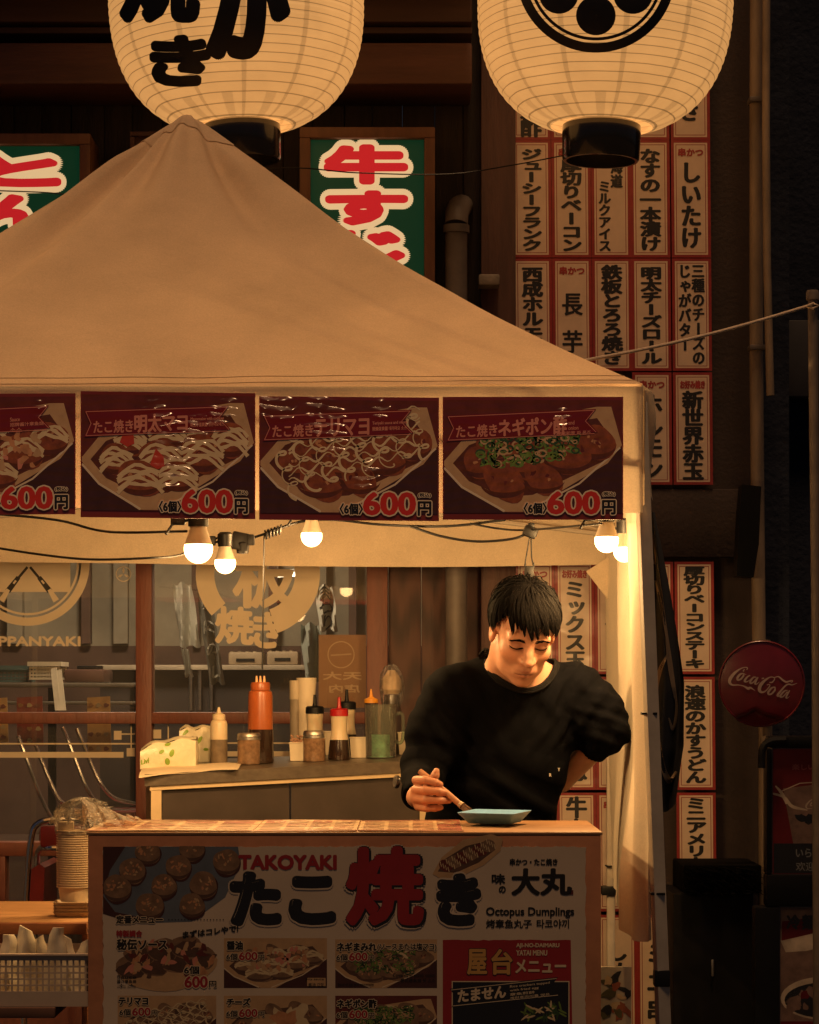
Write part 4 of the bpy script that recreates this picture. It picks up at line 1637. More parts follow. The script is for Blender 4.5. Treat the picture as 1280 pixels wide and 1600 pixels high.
def curtain(u, v):
    if u < 0.4:
        k = u / 0.4
        px, d = 1021 - (26 + 24 * FL(v)) * k, 6.29 + 0.30 * k * k
    else:
        k = (u - 0.4) / 0.6
        px, d = 995 - 24 * FL(v) - (37 - 24 * FL(v)) * k, 6.59 + 1.85 * k
    top = np.array((CR[1][0] * (1 - u) + CR[2][0] * u - 0.01, 6.29 * (1 - u) + 8.44 * u, ZE - 0.05))
    zb = EYE + (HZ - 1462) * 6.4 / F - 0.01 * math.sin(7 * u)
    b_ = np.array(((px - 640) * d / F, d, zb))
    t2 = np.array(((990 - 38 * u - 640) * (6.29 + 2.15 * u) / F, 6.29 + 2.15 * u, ZE - 0.05))
    v2 = v ** 0.8
    p = t2 * (1 - v2) + b_ * v2
    p = np.array((p[0], p[1], t2[2] * (1 - v) + b_[2] * v))
    p[0] += 0.012 * math.sin(17 * u + 1.5 * v) * math.sin(math.pi * min(1, v + 0.1)) + 0.006 * math.sin(31 * u - 2 * v)
    return p


m = MB()
m.grid(curtain, 60, 30, 0, (0.0015, 0, 0))
m.build('side_curtain', M_CURT, label='white sheet curtain tied to the right tent legs beside the cook', cat='curtain', ang=70)
m = MB()
m.plate([W(916, 893, 8.3), W(964, 862, 8.3), W(962, 952, 8.34)], (0, 0.002, 0))
m.build('corner_gusset', M_VAL, tent)

# dark patterned banner rolled on the outside of the front leg


t = thing('rolled_banner', W(1035, 1300, 6.5), 'black cloth banner with gold curves hanging twisted outside the right tent leg', 'banner')
m = MB()


def rolled(u, v):
    y = 800 + 455 * v + 14 * math.sin(math.pi * u) * v
    xl = 1013 + 10 * v + 3 * math.sin(5 * v)
    wd = 10 + 40 * min(1, 1.7 * v) * (1 - 0.35 * max(0, v - 0.8) / 0.2)
    px = xl + wd * u
    dd = 6.42 + 0.06 * math.sin(2.2 * math.pi * u + 3.2 * v) + 0.05 * u
    return W(px, y, dd)


m.grid(rolled, 26, 60, 0, (0, 0.002, 0))
m.build('cloth', mat('black_flag_cloth', (0.010, 0.009, 0.010), 0.8, noise=(20, 0.3)), t, ang=80)


def on_flag(x, y, l):
    v = (y - 800) / 455.0
    xl = 1013 + 10 * v + 3 * math.sin(5 * v)
    wd = 10 + 40 * min(1, 1.7 * v) * (1 - 0.35 * max(0, v - 0.8) / 0.2)
    return rolled(max(0.0, min(1.0, (x - xl) / wd)), v) - np.array((0, 0.003 + l, 0))


P = Print(mp=on_flag, lift=0.0)
for c_ in ([(1017, 822, 2), (1024, 870, 3.5), (1033, 925, 4), (1041, 985, 4), (1046, 1035, 4.5), (1055, 1085, 3)],
           [(1024, 905, 3), (1036, 955, 5), (1044, 1000, 4), (1052, 1050, 3), (1057, 1100, 4), (1052, 1130, 5), (1045, 1112, 2)],
           [(1046, 1010, 2), (1032, 1040, 6), (1024, 1080, 8), (1026, 1130, 7), (1034, 1180, 8), (1046, 1208, 9), (1057, 1200, 6)],
           [(1015, 842, 4), (1016, 868, 6), (1022, 880, 5)]):
    P.spline(c_, 1.0, 0, 10)
P.mb.build('printed_curve', mat('dull_gold_print', (0.36, 0.24, 0.13), 0.7, noise=(30, 0.2)), t, smooth=False, fixn=False)
m = MB()
m.tube(smoothpath([W(1012, 782, 6.40), W(1016, 800, 6.41), W(1014, 812, 6.41), W(1017, 830, 6.42)]), 0.003, 6)
m.build('tie', M_BLACK, t)

# guy rope and the pole it runs to
M_GUY = mat('dull_grey_pole', (0.17, 0.13, 0.10), 0.6, noise=(12, 0.35))
t = thing('guy_pole', W(1271, 1075, 7.2) * (1, 1, 0), 'thin grey metal pole with a cap at the right edge holding the rope', 'pole')
m = MB()
m.tube([(W(1271, 470, 7.2)[0] + 0.015, 7.2, 0), W(1276, 1000, 7.2), W(1270, 456, 7.2)], 0.0135, 14)
m.build('post', M_GUY, t)
m = MB()
c = W(1270, 456, 7.2)
m.lathe([(0.0, 0.006), (0.016, 0.004), (0.018, -0.004), (0.018, -0.022), (0.0, -0.022)], c, 16)
m.build('cap', M_GUY, t)
m = MB()
pa, pb_ = W(893, 567, 6.4), W(1262, 478, 7.2)
m.tube([pa + (pb_ - pa) * i / 12 + (0, 0, -0.012 * math.sin(math.pi * i / 12)) for i in range(13)], 0.0042, 8)
m.tube([W(1262, 478, 7.18), W(1271, 474, 7.18), W(1279, 477, 7.19), W(1271, 482, 7.18), W(1262, 479, 7.19)], 0.004, 8)
m.build('guy_rope', mat('grey_rope', (0.55, 0.42, 0.30), 0.8, noise=(90, 0.3)), label='taut rope from the tent roof corner to the thin pole', cat='rope')

# ------------------------------------------------------------------ light bulbs
GLOW = (1.0, 0.57, 0.21)
BULB_W = 34.0
M_GLOBE = emit_mat('lit_bulb_globe', GLOW, 30)
_t = M_GLOBE.node_tree          # frosted glass: the lamp inside shines through it
_tr = _t.nodes.new('ShaderNodeBsdfTransparent')
_mx = _t.nodes.new('ShaderNodeMixShader')
_mx.inputs[0].default_value = 0.85
_out = [n for n in _t.nodes if n.type == 'OUTPUT_MATERIAL'][0]
_t.links.new(_t.nodes['Principled BSDF'].outputs[0], _mx.inputs[1])
_t.links.new(_tr.outputs[0], _mx.inputs[2])
_t.links.new(_mx.outputs[0], _out.inputs[0])
M_NECK = mat('bulb_neck_plastic', (0.7, 0.62, 0.5), 0.4)


def bulb(px, py, d, label, r=0.030, socket=True):
    c = W(px, py, d)
    t = thing('light_bulb', c, label, 'lamp', 'lit bulbs strung under the tent')
    m = MB()
    m.lathe([(0.0, -r * 1.0)] + [(r * math.sin(R(a)), -r * math.cos(R(a))) for a in range(15, 105, 15)] + [(r * 0.97, r * 0.3), (0, r * 0.3)], c, 24)
    m.build('globe', M_GLOBE, t, ang=60)
    ld = bpy.data.lights.new('bulb_light', 'POINT')
    ld.energy = BULB_W
    ld.color = GLOW
    ld.shadow_soft_size = r * 0.8
    lo = bpy.data.objects.new('bulb_light', ld)
    COL.objects.link(lo)
    lo.parent = t
    lo.location = (0, 0, -r * 0.1)
    m = MB()
    m.lathe([(0, r * 0.32), (r * 0.96, r * 0.32), (r * 0.82, r * 0.7), (r * 0.62, r * 1.3), (r * 0.56, r * 1.55), (0, r * 1.55)], c, 20)
    m.build('neck', M_NECK, t)
    if socket:
        m = MB()
        m.lathe([(0, r * 1.56), (r * 0.70, r * 1.56), (r * 0.74, r * 2.7), (r * 0.5, r * 2.9), (0, r * 2.9)], c, 16)
        m.obox(c + (-r * 1.4, 0, r * 2.1), (r * 1.0, r * 0.5, r * 0.9), None, 0, 0.003)
        m.tube([c + (-r * 0.7, 0, r * 2.0), c + (-r * 1.8, 0, r * 1.7), c + (-r * 2.2, -0.01, r * 1.0)], 0.004, 6)
        m.build('socket', M_BLACK, t)
    return t


bulb(310, 858, 6.45, 'lit bulb hanging lowest left below the 明太マヨ banner, biggest of the pair', 0.036)
bulb(352, 880, 7.3, 'lit bulb just right of the big left bulb, hanging in front of the window', 0.030)
bulb(487, 838, 7.3, 'lit bulb alone in the middle below the banner edge', 0.030)
bulb(948, 845, 6.68, 'lit bulb under the right banner end, left one of the pair', 0.031)
bulb(976, 861, 6.92, 'lit bulb touching the white curtain, right one of the pair', 0.030)

CAB = [
    (0.0035, [W(-40, 800, 6.8), W(85, 812, 6.8), W(150, 828, 6.8), W(200, 832, 6.6), W(292, 830, 6.46)], 'upper black cable sagging left of the biggest bulb'),
    (0.0035, [W(-30, 852, 7.2), W(60, 866, 7.2), W(140, 874, 7.2), W(230, 872, 7.2), W(285, 866, 7.3), W(345, 838, 7.32)], 'lower black cable sagging along the valance hem at the left'),
    (0.0038, [W(372, 848, 7.32), W(420, 832, 7.32), W(470, 815, 7.32), W(520, 812, 7.32), W(600, 820, 7.4), W(700, 822, 7.3), W(790, 812, 7.2)], 'black cable with a coil running right from the clamp box'),
    (0.0038, [W(640, 822, 7.35), W(690, 838, 7.3), W(745, 846, 7.25), W(800, 842, 7.2), W(828, 832, 7.2)], 'lowest black cable sagging to the plug knot'),
    (0.0030, [W(735, 818, 7.25), W(780, 826, 7.2), W(826, 828, 7.2), W(940, 818, 6.52)], 'thin black cable passing the plug knot towards the right bulbs'),
    (0.0024, [W(413, 836, 7.32), W(412, 900, 7.3), W(410, 1046, 7.28)], 'thin black drop wire hanging down in front of the window decal')]
for r_, pts, lab in CAB:
    m = MB()
    m.tube(smoothpath(pts, 6), r_, 7)
    o = m.build('lamp_cable', M_BLACK, label=lab, cat='cable', group='black cables under the tent')
    if 'coil' in lab:
        m = MB()
        m.tube([W(414 + 26 * k / 40, 836 - 9 * k / 40, 7.32) + np.array((0, 0.012 * math.sin(k * 0.8), 0.012 * math.cos(k * 0.8))) for k in range(41)], 0.003, 6)
        m.build('coil', M_BLACK, o)
m = MB()
c = W(829, 831, 7.18)
m.obox(c, (0.04, 0.03, 0.032), Matrix.Rotation(0.4, 3, 'Y'), 0, 0.008)
m.obox(c + (0.002, 0, 0.018), (0.018, 0.02, 0.014), None, 0, 0.004)
m.tube(smoothpath([c + (-0.002, 0, -0.014), W(822, 872, 7.18), W(820, 886, 7.18)]), 0.0022, 6)
m.tube(smoothpath([c + (0.002, 0, -0.014), W(831, 870, 7.18), W(834, 886, 7.18)]), 0.0022, 6)
m.obox(W(827, 894, 7.18), (0.026, 0.02, 0.034), None, 0, 0.004)
for px in (821, 834):
    m.obox(W(px, 884, 7.18), (0.004, 0.014, 0.018), None, 0, 0.001)
m.build('plug_connector', M_BLACK, label='black plug knot hanging on two thin wires above the cook\'s head', cat='plug')
m = MB()
c = W(376, 846, 7.32)
m.obox(c, (0.05, 0.045, 0.05), Matrix.Rotation(0.2, 3, 'Y'), 0, 0.006)
m.obox(c + (0.03, -0.01, 0.004), (0.02, 0.03, 0.03), None, 0, 0.004)
m.lathe([(0.0, -0.03), (0.016, -0.028), (0.02, 0.0), (0.012, 0.012), (0, 0.012)], c + np.array((0.006, -0.006, -0.006)), 12)
m.build('clamp_box', M_BLACK, label='black clamp box on the cable right of the two left bulbs', cat='clamp')

# ------------------------------------------------------------------ printed food pictures
CK = (15.0, 0.016, [(tuple(W(a, b, 6.176)), r_ * 2.4) for a, b, r_ in [(240, 648, 0.02), (250, 664, 0.022), (262, 680, 0.026), (282, 690, 0.026), (305, 676, 0.022), (322, 664, 0.018), (336, 652, 0.016), (272, 706, 0.03), (268, 724, 0.03), (266, 742, 0.022), (358, 634, 0.014), (356, 648, 0.012), (420, 632, 0.022), (440, 640, 0.022), (498, 640, 0.022), (508, 656, 0.03), (520, 690, 0.022), (572, 738, 0.02), (566, 752, 0.016), (596, 640, 0.014), (60, 640, 0.012), (880, 652, 0.012)]])


def pm(name, c, coat=0.75, noise=(22, 0.25), ck=True, rough=0.45):
    return mat(name, lin(c) if isinstance(c, str) else c, rough, noise=noise, coat=coat, coat_rough=0.16, crinkle=CK if ck else None)


def food_mats(pre, k, coat, ck, ball='#8f4a2c', sauce='#62301f'):
    def c(h):
        return tuple(x * k for x in lin(h))
    return [pm(pre + '_print_red', c('#7e2a28'), coat, (9, 0.15), ck), pm(pre + '_print_brown', c('#6a2a20'), coat, (14, 0.4), ck),
            pm(pre + '_print_tray', c('#c9a277'), coat, (30, 0.18), ck), pm(pre + '_print_ball', c(ball), coat, (38, 0.5), ck),
            pm(pre + '_print_sauce', c(sauce), coat, (30, 0.4), ck), pm(pre + '_print_mayo', c('#e0c69a'), coat, (30, 0.12), ck),
            pm(pre + '_print_green', c('#6f8a3c'), coat, (60, 0.5), ck), pm(pre + '_print_dark', c('#48241f'), coat, (20, 0.3), ck),
            pm(pre + '_print_flake', c('#c98d62'), coat, (40, 0.35), ck), pm(pre + '_print_roe', c('#c8412e'), coat, (50, 0.2), ck),
            pm(pre + '_print_halo', c('#e6cfae'), coat, (20, 0.06), ck), pm(pre + '_print_price', c('#d03024'), coat, (20, 0.08), ck),
            pm(pre + '_print_ribbon', c('#7a1519'), coat, (14, 0.12), ck), pm(pre + '_print_deepgreen', c('#33502a'), coat, (60, 0.5), ck),
            pm(pre + '_print_ink', c('#16110f'), coat, (20, 0.2), ck), pm(pre + '_print_pink', c('#d98a74'), coat, (20, 0.1), ck)]


RED, BROWN, TRAY, BALL, SAUCE, MAYO, GREEN, DARK, FLAKE, ROE, HALO, PRICE, RIBB, DGREEN, INK, PINK = range(16)


def food(P, x0, y0, x1, y1, kind, seed, bg=BROWN, corner=True):
    r = random.Random(seed)
    w_, h = x1 - x0, y1 - y0
    old = P.clip
    P.clip = (x0, y0, x1, y1)

    def u(a, b_):
        return (x0 + a * w_, y0 + b_ * h)
    P.rect(x0, y0, x1, y1, bg)
    if corner:
        P.poly([u(0.5, 1.0), u(1.0, 0.42), u(1, 1)], DARK)
        P.poly([u(0.0, 0.62), u(0.36, 1.0), u(0, 1)], DARK)
    P.poly([u(-0.01, 0.56), u(0.1, 0.36), u(0.3, 0.22), u(0.86, 0.06), u(0.94, 0.06), u(1.0, 0.40), u(0.92, 0.56), u(0.46, 0.99), u(0.33, 0.99), u(0.08, 0.74)], TRAY)
    P.poly([u(0.05, 0.56), u(0.14, 0.40), u(0.34, 0.28), u(0.86, 0.16), u(0.97, 0.40), u(0.9, 0.54), u(0.50, 0.84), u(0.34, 0.86), u(0.14, 0.72)], SAUCE)
    P.stroke([u(0.0, 0.60), u(0.1, 0.77), u(0.34, 0.985)], 0.012 * w_, HALO)
    P.stroke([u(0.46, 0.985), u(0.76, 0.74), u(0.99, 0.42)], 0.010 * w_, HALO)
    balls = [(0.28, 0.40, .10, .12), (0.50, 0.32, .12, .13), (0.72, 0.26, .11, .13), (0.20, 0.56, .10, .13), (0.86, 0.38, .11, .15),
             (0.46, 0.54, .13, .15), (0.70, 0.50, .13, .16), (0.34, 0.72, .14, .15), (0.56, 0.70, .12, .13)]
    for a, b_, ra, rb in balls:
        cx, cy = u(a, b_)
        P.ell(cx, cy, ra * w_, rb * h, BALL, 22, r.random(), 0.05)
        n_ = 14
        P.poly([(cx + ra * w_ * math.cos(math.pi * q / n_), cy + rb * h * math.sin(math.pi * q / n_)) for q in range(n_ + 1)] +
               [(cx + ra * w_ * math.cos(math.pi * q / n_), cy + rb * h * (0.05 + 0.62 * math.sin(math.pi * q / n_))) for q in range(n_ - 1, 0, -1)], SAUCE)
        for q in range(7):
            P.ell(cx + ra * w_ * 1.2 * (r.random() - .5), cy - rb * h * (0.55 * r.random() - 0.1), 0.014 * w_ * (0.5 + r.random()), 0.014 * h, r.choice((FLAKE, BROWN, BALL)), 7, r.random() * 3, 0.3)
        if kind in ('mayo', 'sauce'):
            for j in range(5 if kind == 'mayo' else 3):
                o_ = (j - 2) * 0.33
                pts = []
                for q in range(9):
                    tt = -1 + 2 * q / 8
                    pts.append((cx + ra * w_ * 0.95 * tt, cy + rb * h * (o_ * 0.75 - 0.55 * (1 - tt * tt) + 0.32 + 0.10 * math.sin(5 * tt + j * 2 + cx))))
                P.stroke(pts, [0.012 * w_ + 0.012 * w_ * abs(math.sin(q * 1.3 + j)) for q in range(9)], MAYO)
    if kind == 'teri':
        for j in range(8):
            pts, ws = [], []
            for q in range(61):
                tt = q / 60
                a_ = 0.10 + 0.105 * j + 0.10 * tt + 0.035 * math.sin(19 * tt + 1.7 * j)
                b__ = 0.60 - 0.05 * j - 0.16 + 0.40 * tt + 0.045 * math.cos(19 * tt + 1.7 * j)
                pts.append(u(a_, b__))
                ws.append(w_ * (0.011 + 0.005 * math.sin(7 * tt + j)))
            P.stroke(pts, ws, MAYO)
        for j in range(6):
            pts = [u(0.16 + 0.74 * q / 48, 0.50 - 0.006 * q + 0.075 * j - 0.15 + 0.03 * math.sin(q * 0.8 + 2 * j)) for q in range(49)]
            P.stroke(pts, [w_ * (0.009 + 0.004 * math.sin(q * 0.5 + j)) for q in range(49)], MAYO)
    if kind == 'sauce':
        lb = P.l
        for j in range(46):
            P.l = lb + (j % 8) * 3e-6
            cx, cy = u(0.25 + 0.55 * r.random(), 0.22 + 0.42 * r.random())
            P.ell(cx, cy, 0.03 * w_ * (0.5 + r.random()), 0.022 * w_ * (0.4 + r.random()), r.choice((FLAKE, FLAKE, PINK, TRAY)), 7, r.random() * 3, 0.35)
    if kind == 'mayo':
        for a, b_ in ((0.265, 0.36), (0.44, 0.55)):
            cx, cy = u(a, b_)
            P.poly([(cx - 0.045 * w_, cy + 0.05 * h), (cx - 0.01 * w_, cy - 0.09 * h), (cx + 0.035 * w_, cy - 0.02 * h), (cx + 0.04 * w_, cy + 0.06 * h), (cx, cy + 0.09 * h)], ROE)
    if kind in ('negi', 'negi2'):
        lb = P.l
        for j in range(330 if kind == 'negi' else 150):
            if kind == 'negi':
                a, b_ = 0.20 + 0.56 * r.random(), 0.22 + 0.36 * r.random() ** 1.2
                if b_ > 0.62 - 0.35 * abs(a - 0.35):
                    continue
            else:
                a, b_ = 0.2 + 0.6 * r.random(), 0.2 + 0.5 * r.random()
            cx, cy = u(a, b_)
            mi = r.choice((GREEN, DGREEN, DGREEN, GREEN, TRAY))
            P.l = lb + (j % 8) * 3e-6
            if r.random() < 0.5:
                rr_ = 0.016 * w_ * (0.7 + r.random())
                n = 10
                P.stroke([(cx + rr_ * math.cos(2 * math.pi * i / n), cy + rr_ * 0.7 * math.sin(2 * math.pi * i / n)) for i in range(n + 1)], rr_ * 0.45, mi)
            else:
                P.ell(cx, cy, 0.022 * w_ * (0.5 + r.random()), 0.008 * w_, mi, 7, r.random() * 3, 0.2)
        for a, b_, ro in ((0.62, 0.27, .4), (0.68, 0.33, .7), (0.72, 0.22, -.5), (0.55, 0.2, .2)):
            cx, cy = u(a, b_)
            P.ell(cx, cy, 0.05 * w_, 0.013 * w_, MAYO, 8, ro, 0.15)
    if kind == 'cheese':
        for j in range(9):
            cx, cy = u(0.35 + 0.4 * r.random(), 0.25 + 0.35 * r.random())
            P.ell(cx, cy, 0.13 * w_, 0.13 * h, r.choice((MAYO, TRAY, FLAKE)), 14, r.random() * 3, 0.25)
    P.clip = old


BM = food_mats('banner', 1.9, 1.0, True)


def banner(x0, y0, x1, y1, kind, seed, title, small, label, cut=0.0, tilt=0.0):
    d = 6.178
    w_, h = x1 - x0, y1 - y0
    mp = lambda x, y, l: W(x, y + tilt * (x - x0), d) + np.array((0, -l, 0))
    m = MB()
    n = 12
    m.grid(lambda u, v: mp(x0 + w_ * u, y0 + h * v, 0), n, 4, 0, (0, 0.0022, 0))
    o = m.build('menu_banner', [BM[RED]], smooth=False, label=label, cat='banner', group='laminated price banners on the tent front')
    P = Print(mp=mp, lift=0.0006)
    X = lambda a: x0 + a * w_
    Y = lambda b_: y0 + b_ * h
    food(P, x0 + 2, y0 + 5, x1 - 2, y0 + 0.945 * h, kind, seed)
    P.mb.build('printed_food', BM, o, smooth=False, fixn=False)
    P = Print(mp=mp, lift=0.0004 + P.l)
    sl = -0.045
    rt = lambda x, y: (X(x), Y(y) + sl * (X(x) - x0))
    P.poly([rt(0.02, 0.155), rt(0.85, 0.155), rt(0.80, 0.25), rt(0.86, 0.345), rt(0.02, 0.365), rt(0.055, 0.26)], RIBB)
    for yy in (0.165, 0.355):
        P.stroke([rt(0.03, yy), rt(0.84, yy)], 1.0, PINK)
    P.stroke([rt(0.03, 0.165), rt(0.06, 0.26), rt(0.03, 0.355)], 1.0, PINK)
    P.stroke([rt(0.84, 0.165), rt(0.79, 0.25), rt(0.85, 0.345)], 1.0, PINK)
    P.mb.build('ribbon', BM, o, smooth=False, fixn=False)
    P = Print(mp=mp, lift=P.l + 0.0002)
    P.fit('たこ焼き', X(0.075), Y(0.235), X(0.30), Y(0.335), PINK, 0.5, sl)
    P.fit(title, X(0.31), Y(0.185), X(0.31 + 0.075 * len(title)), Y(0.325), PINK, 0.9, sl)
    for i, s_ in enumerate(small):
        P.fit(s_, X(0.63), Y(0.20 + 0.043 * i), X(0.63 + min(0.19, 0.011 * len(s_.encode()) ** 1.0)), Y(0.232 + 0.043 * i), PINK, 0.15, sl)
    P.halo('600', X(0.585), Y(0.775), X(0.865), Y(0.95), PRICE, HALO, (2.3, 1.6), 2.2)
    P.halo('円', X(0.885), Y(0.845), X(0.955), Y(0.955), INK, HALO, 1.0, 1.6)
    P.halo('(税込)', X(0.885), Y(0.775), X(0.955), Y(0.81), INK, HALO, 0.3, 0.9)
    P.halo('〈6個〉', X(0.45), Y(0.865), X(0.575), Y(0.95), INK, HALO, 0.8, 1.4)
    P.mb.build('lettering', BM, o, smooth=False, fixn=False)


banner(-158, 616, 118, 805, 'sauce', 3, 'ソース', ['Sauce', '招牌酱汁章鱼烧', '소스'], 'laminated price banner cut by the left edge, topped with pale bonito flakes', tilt=-0.006)
banner(126, 611, 399, 808, 'mayo', 5, '明太マヨ', ['Mayonnaise with cod roe', '明太子蛋黄醤 명란마요네즈'], 'laminated price banner titled 明太マヨ with red roe on the dumplings', tilt=0.012)
banner(405, 619, 686, 812, 'teri', 8, 'テリマヨ', ['Teriyaki sauce and mayo', '照燒蛋黄醤 데리마요 소스'], 'laminated price banner titled テリマヨ with zigzag mayonnaise', tilt=0.008)
banner(692, 620, 974, 812, 'negi', 13, 'ネギポン酢', ['Ponzu and', 'welsh onion', '橙醋和葱 파 폰즈'], 'laminated price banner titled ネギポン酢 with chopped green onion, at the right end')

# ------------------------------------------------------------------ counter
M_CWOOD = mat('orange_counter_wood', (0.36, 0.15, 0.07), 0.5, noise=(6, 0.3), stretch=(1, 5, 1), bump=(30, 0.2, 0.004), coat=0.2)
M_CTOP = mat('counter_top_wood', (0.32, 0.17, 0.08), 0.42, noise=(5, 0.3), stretch=(1.2, 8, 6), bump=(30, 0.2, 0.003), coat=0.25)
t = thing('serving_counter', W(540, 1075, 6.45) * (1, 1, 0), 'orange-brown wooden stall counter carrying the big takoyaki menu', 'counter')
ZT = EYE + (HZ - 1300) * 6.2 / F
lx0, lx1 = W(138, 0, 6.2)[0], W(939, 0, 6.2)[0]
m = MB()
m.box(lx0, lx1, 6.1942, 6.22, 0.02, ZT - 0.008, 0, 0.002)
m.build('front_panel', M_CWOOD, t)
m = MB()
m.box(lx0 - 0.004, lx1 + 0.004, 6.1936, 6.735, ZT - 0.0075, ZT, 0, 0.002)
m.build('counter_top', M_CTOP, t)
for x in (lx0, lx1 - 0.018):
    m = MB()
    m.box(x, x + 0.018, 6.2205, 6.72, 0.02, ZT - 0.008, 0, 0.003)
    m.build('side_panel', M_CWOOD, t)
m = MB()
for x in (lx0 + 0.05, lx1 - 0.05):
    for y in (6.27, 6.66):
        m.tube([(x, y, 0), (x, y, 0.0199)], 0.02, 10)
m.build('foot', M_BLACK, t)

# laminated sheets lying on the counter
SM = [mat('sheet_print_tan', (0.62, 0.42, 0.24), 0.45, noise=(40, 0.3), coat=0.8, coat_rough=0.12, crinkle=(7, 0.02)),
      mat('sheet_print_red', (0.38, 0.11, 0.07), 0.45, noise=(40, 0.3), coat=0.8, coat_rough=0.12, crinkle=(7, 0.02)),
      mat('sheet_print_cream', (0.74, 0.58, 0.38), 0.45, noise=(40, 0.15), coat=0.8, coat_rough=0.12, crinkle=(7, 0.02)),
      mat('sheet_print_brown', (0.40, 0.22, 0.12), 0.45, noise=(40, 0.4), coat=0.8, coat_rough=0.12, crinkle=(7, 0.02))]


def top_sheet(px0, px1, seed, label, edge_red=False):
    r = random.Random(seed)
    xa, xb = W(px0, 0, 6.42)[0], W(px1, 0, 6.42)[0]
    ya, yb = 6.205, 6.70

    def mp(x, y, l):
        X, Yy = xa + (xb - xa) * x, ya + (yb - ya) * y
        return np.array((X, Yy, ZT + 0.0016 + l + 0.0012 * (1 + math.sin(9 * X + 5 * Yy + seed))))
    m = MB()
    m.grid(lambda u, v: mp(u, v, 0), 16, 8, 0, (0, 0, -0.0012))
    o = m.build('menu_sheet', SM, label=label, cat='menu', group='laminated menu sheets on the counter')
    P = Print(mp=mp, lift=0.0004)
    P.rect(0, 0, 1, 0.05, 1)
    P.rect(0, 0.95, 1, 1, 1)
    if edge_red:
        P.rect(0.93, 0.05, 0.99, 0.95, 1)
    for i in range(4):
        for j in range(3):
            a, b_ = 0.04 + i * 0.24, 0.10 + j * 0.29
            P.rect(a, b_, a + 0.2, b_ + 0.20, r.choice((3, 3, 1)))
            for q in range(6):
                P.ell(a + 0.03 + 0.14 * r.random(), b_ + 0.05 + 0.1 * r.random(), 0.03, 0.035, r.choice((0, 3, 2, 1)), 8, 0, 0.2)
            P.rect(a, b_ + 0.215, a + 0.16, b_ + 0.235, 1)
            P.rect(a, b_ + 0.245, a + 0.11, b_ + 0.262, 3)
    P.mb.build('printed_picture', SM, o, smooth=False, fixn=False)


top_sheet(150, 402, 1, 'laminated menu sheet at the left end of the counter top')
top_sheet(404, 560, 2, 'laminated menu sheet in the middle of the counter top')
top_sheet(562, 722, 4, 'laminated menu sheet under the brush hand beside the blue tray', True)

# ------------------------------------------------------------------ the big menu poster on the counter
PM = food_mats('poster', 0.72, 0.12, False, '#8a6a50', '#5c4032')
PM += [pm('poster_paper', (0.50, 0.40, 0.30), 0.1, (5, 0.10), False, 0.6), pm('poster_slate', lin('#59606a'), 0.1, (7, 0.35), False), pm('poster_navy', lin('#12141d'), 0.1, (7, 0.2), False),
       pm('poster_bigred', lin('#8c1f24'), 0.1, (10, 0.12), False), pm('poster_gold', lin('#b98c4c'), 0.1, (10, 0.12), False)]
PAPER, SLATE, NAVY, BIGRED, GOLD = 16, 17, 18, 19, 20
DP = 6.1930
m = MB()
edge = []
r = random.Random(5)
for x in range(161, 916, 6):
    edge.append((x, 1322 + r.random() * 2.2))
for y in range(1324, 1760, 7):
    edge.append((915 + r.random() * 2.5 - 1, y))
for x in range(914, 160, -6):
    edge.append((x, 1760 + r.random() * 2))
for y in range(1758, 1322, -7):
    edge.append((160 + r.random() * 2.5, y))
m.plate([W(x, y, DP) for x, y in edge], (0, 0.0008, 0))
po = m.build('menu_poster', [PM[PAPER]], smooth=False, label='large cream takoyaki menu poster with たこ焼き title on the counter front', cat='poster')
P = Print(DP, lift=0.0002)
P.clip = (161, 1322, 915, 1700)
P.poly([(161, 1323), (372, 1323), (376, 1350), (352, 1402), (300, 1440), (240, 1442), (190, 1436), (161, 1426)], SLATE)
P.poly([(161, 1323), (196, 1323), (172, 1360), (161, 1400)], DARK)
P.poly([(161, 1400), (180, 1425), (240, 1438), (200, 1440), (161, 1428)], DARK)
for cx, cy, rr_ in ((231, 1332, 20), (300, 1327, 20), (207, 1361, 21), (279, 1355, 20), (354, 1347, 21), (183, 1388, 22), (256, 1385, 20), (234, 1416, 22), (318, 1383, 22), (300, 1415, 20)):
    P.ell(cx + 1, cy + 3, rr_ * 1.02, rr_, DARK, 24, 0, 0.04)
    P.ell(cx, cy, rr_, rr_ * 0.95, BALL, 26, rnd.random(), 0.05)
    P.poly([(cx + rr_ * math.cos(math.pi * q / 14), cy + rr_ * 0.95 * math.sin(math.pi * q / 14)) for q in range(15)] +
           [(cx + rr_ * math.cos(math.pi * q / 14), cy + rr_ * (0.02 + 0.68 * math.sin(math.pi * q / 14))) for q in range(13, 0, -1)], SAUCE)
    for q in range(16):
        a_, q_ = 6.28 * rnd.random(), rr_ * 0.75 * rnd.random() ** 0.5
        P.ell(cx - 2 + q_ * math.cos(a_), cy - 4 + 0.7 * q_ * math.sin(a_), 1.8 + 2.2 * rnd.random(), 1.2 + rnd.random(), rnd.choice((FLAKE, FLAKE, TRAY, BALL)), 7, rnd.random() * 3, 0.3)
P.mb.build('pan_picture', PM, po, smooth=False, fixn=False)


def poster_food(x0, y0, x1, y1, kind, seed, bg=BROWN):
    P = Print(DP, lift=0.0001)
    P.clip = (161, 1322, 915, 1700)
    food(P, x0, y0, x1, y1, kind, seed, bg)
    P.mb.build('dish_picture', PM, po, smooth=False, fixn=False)


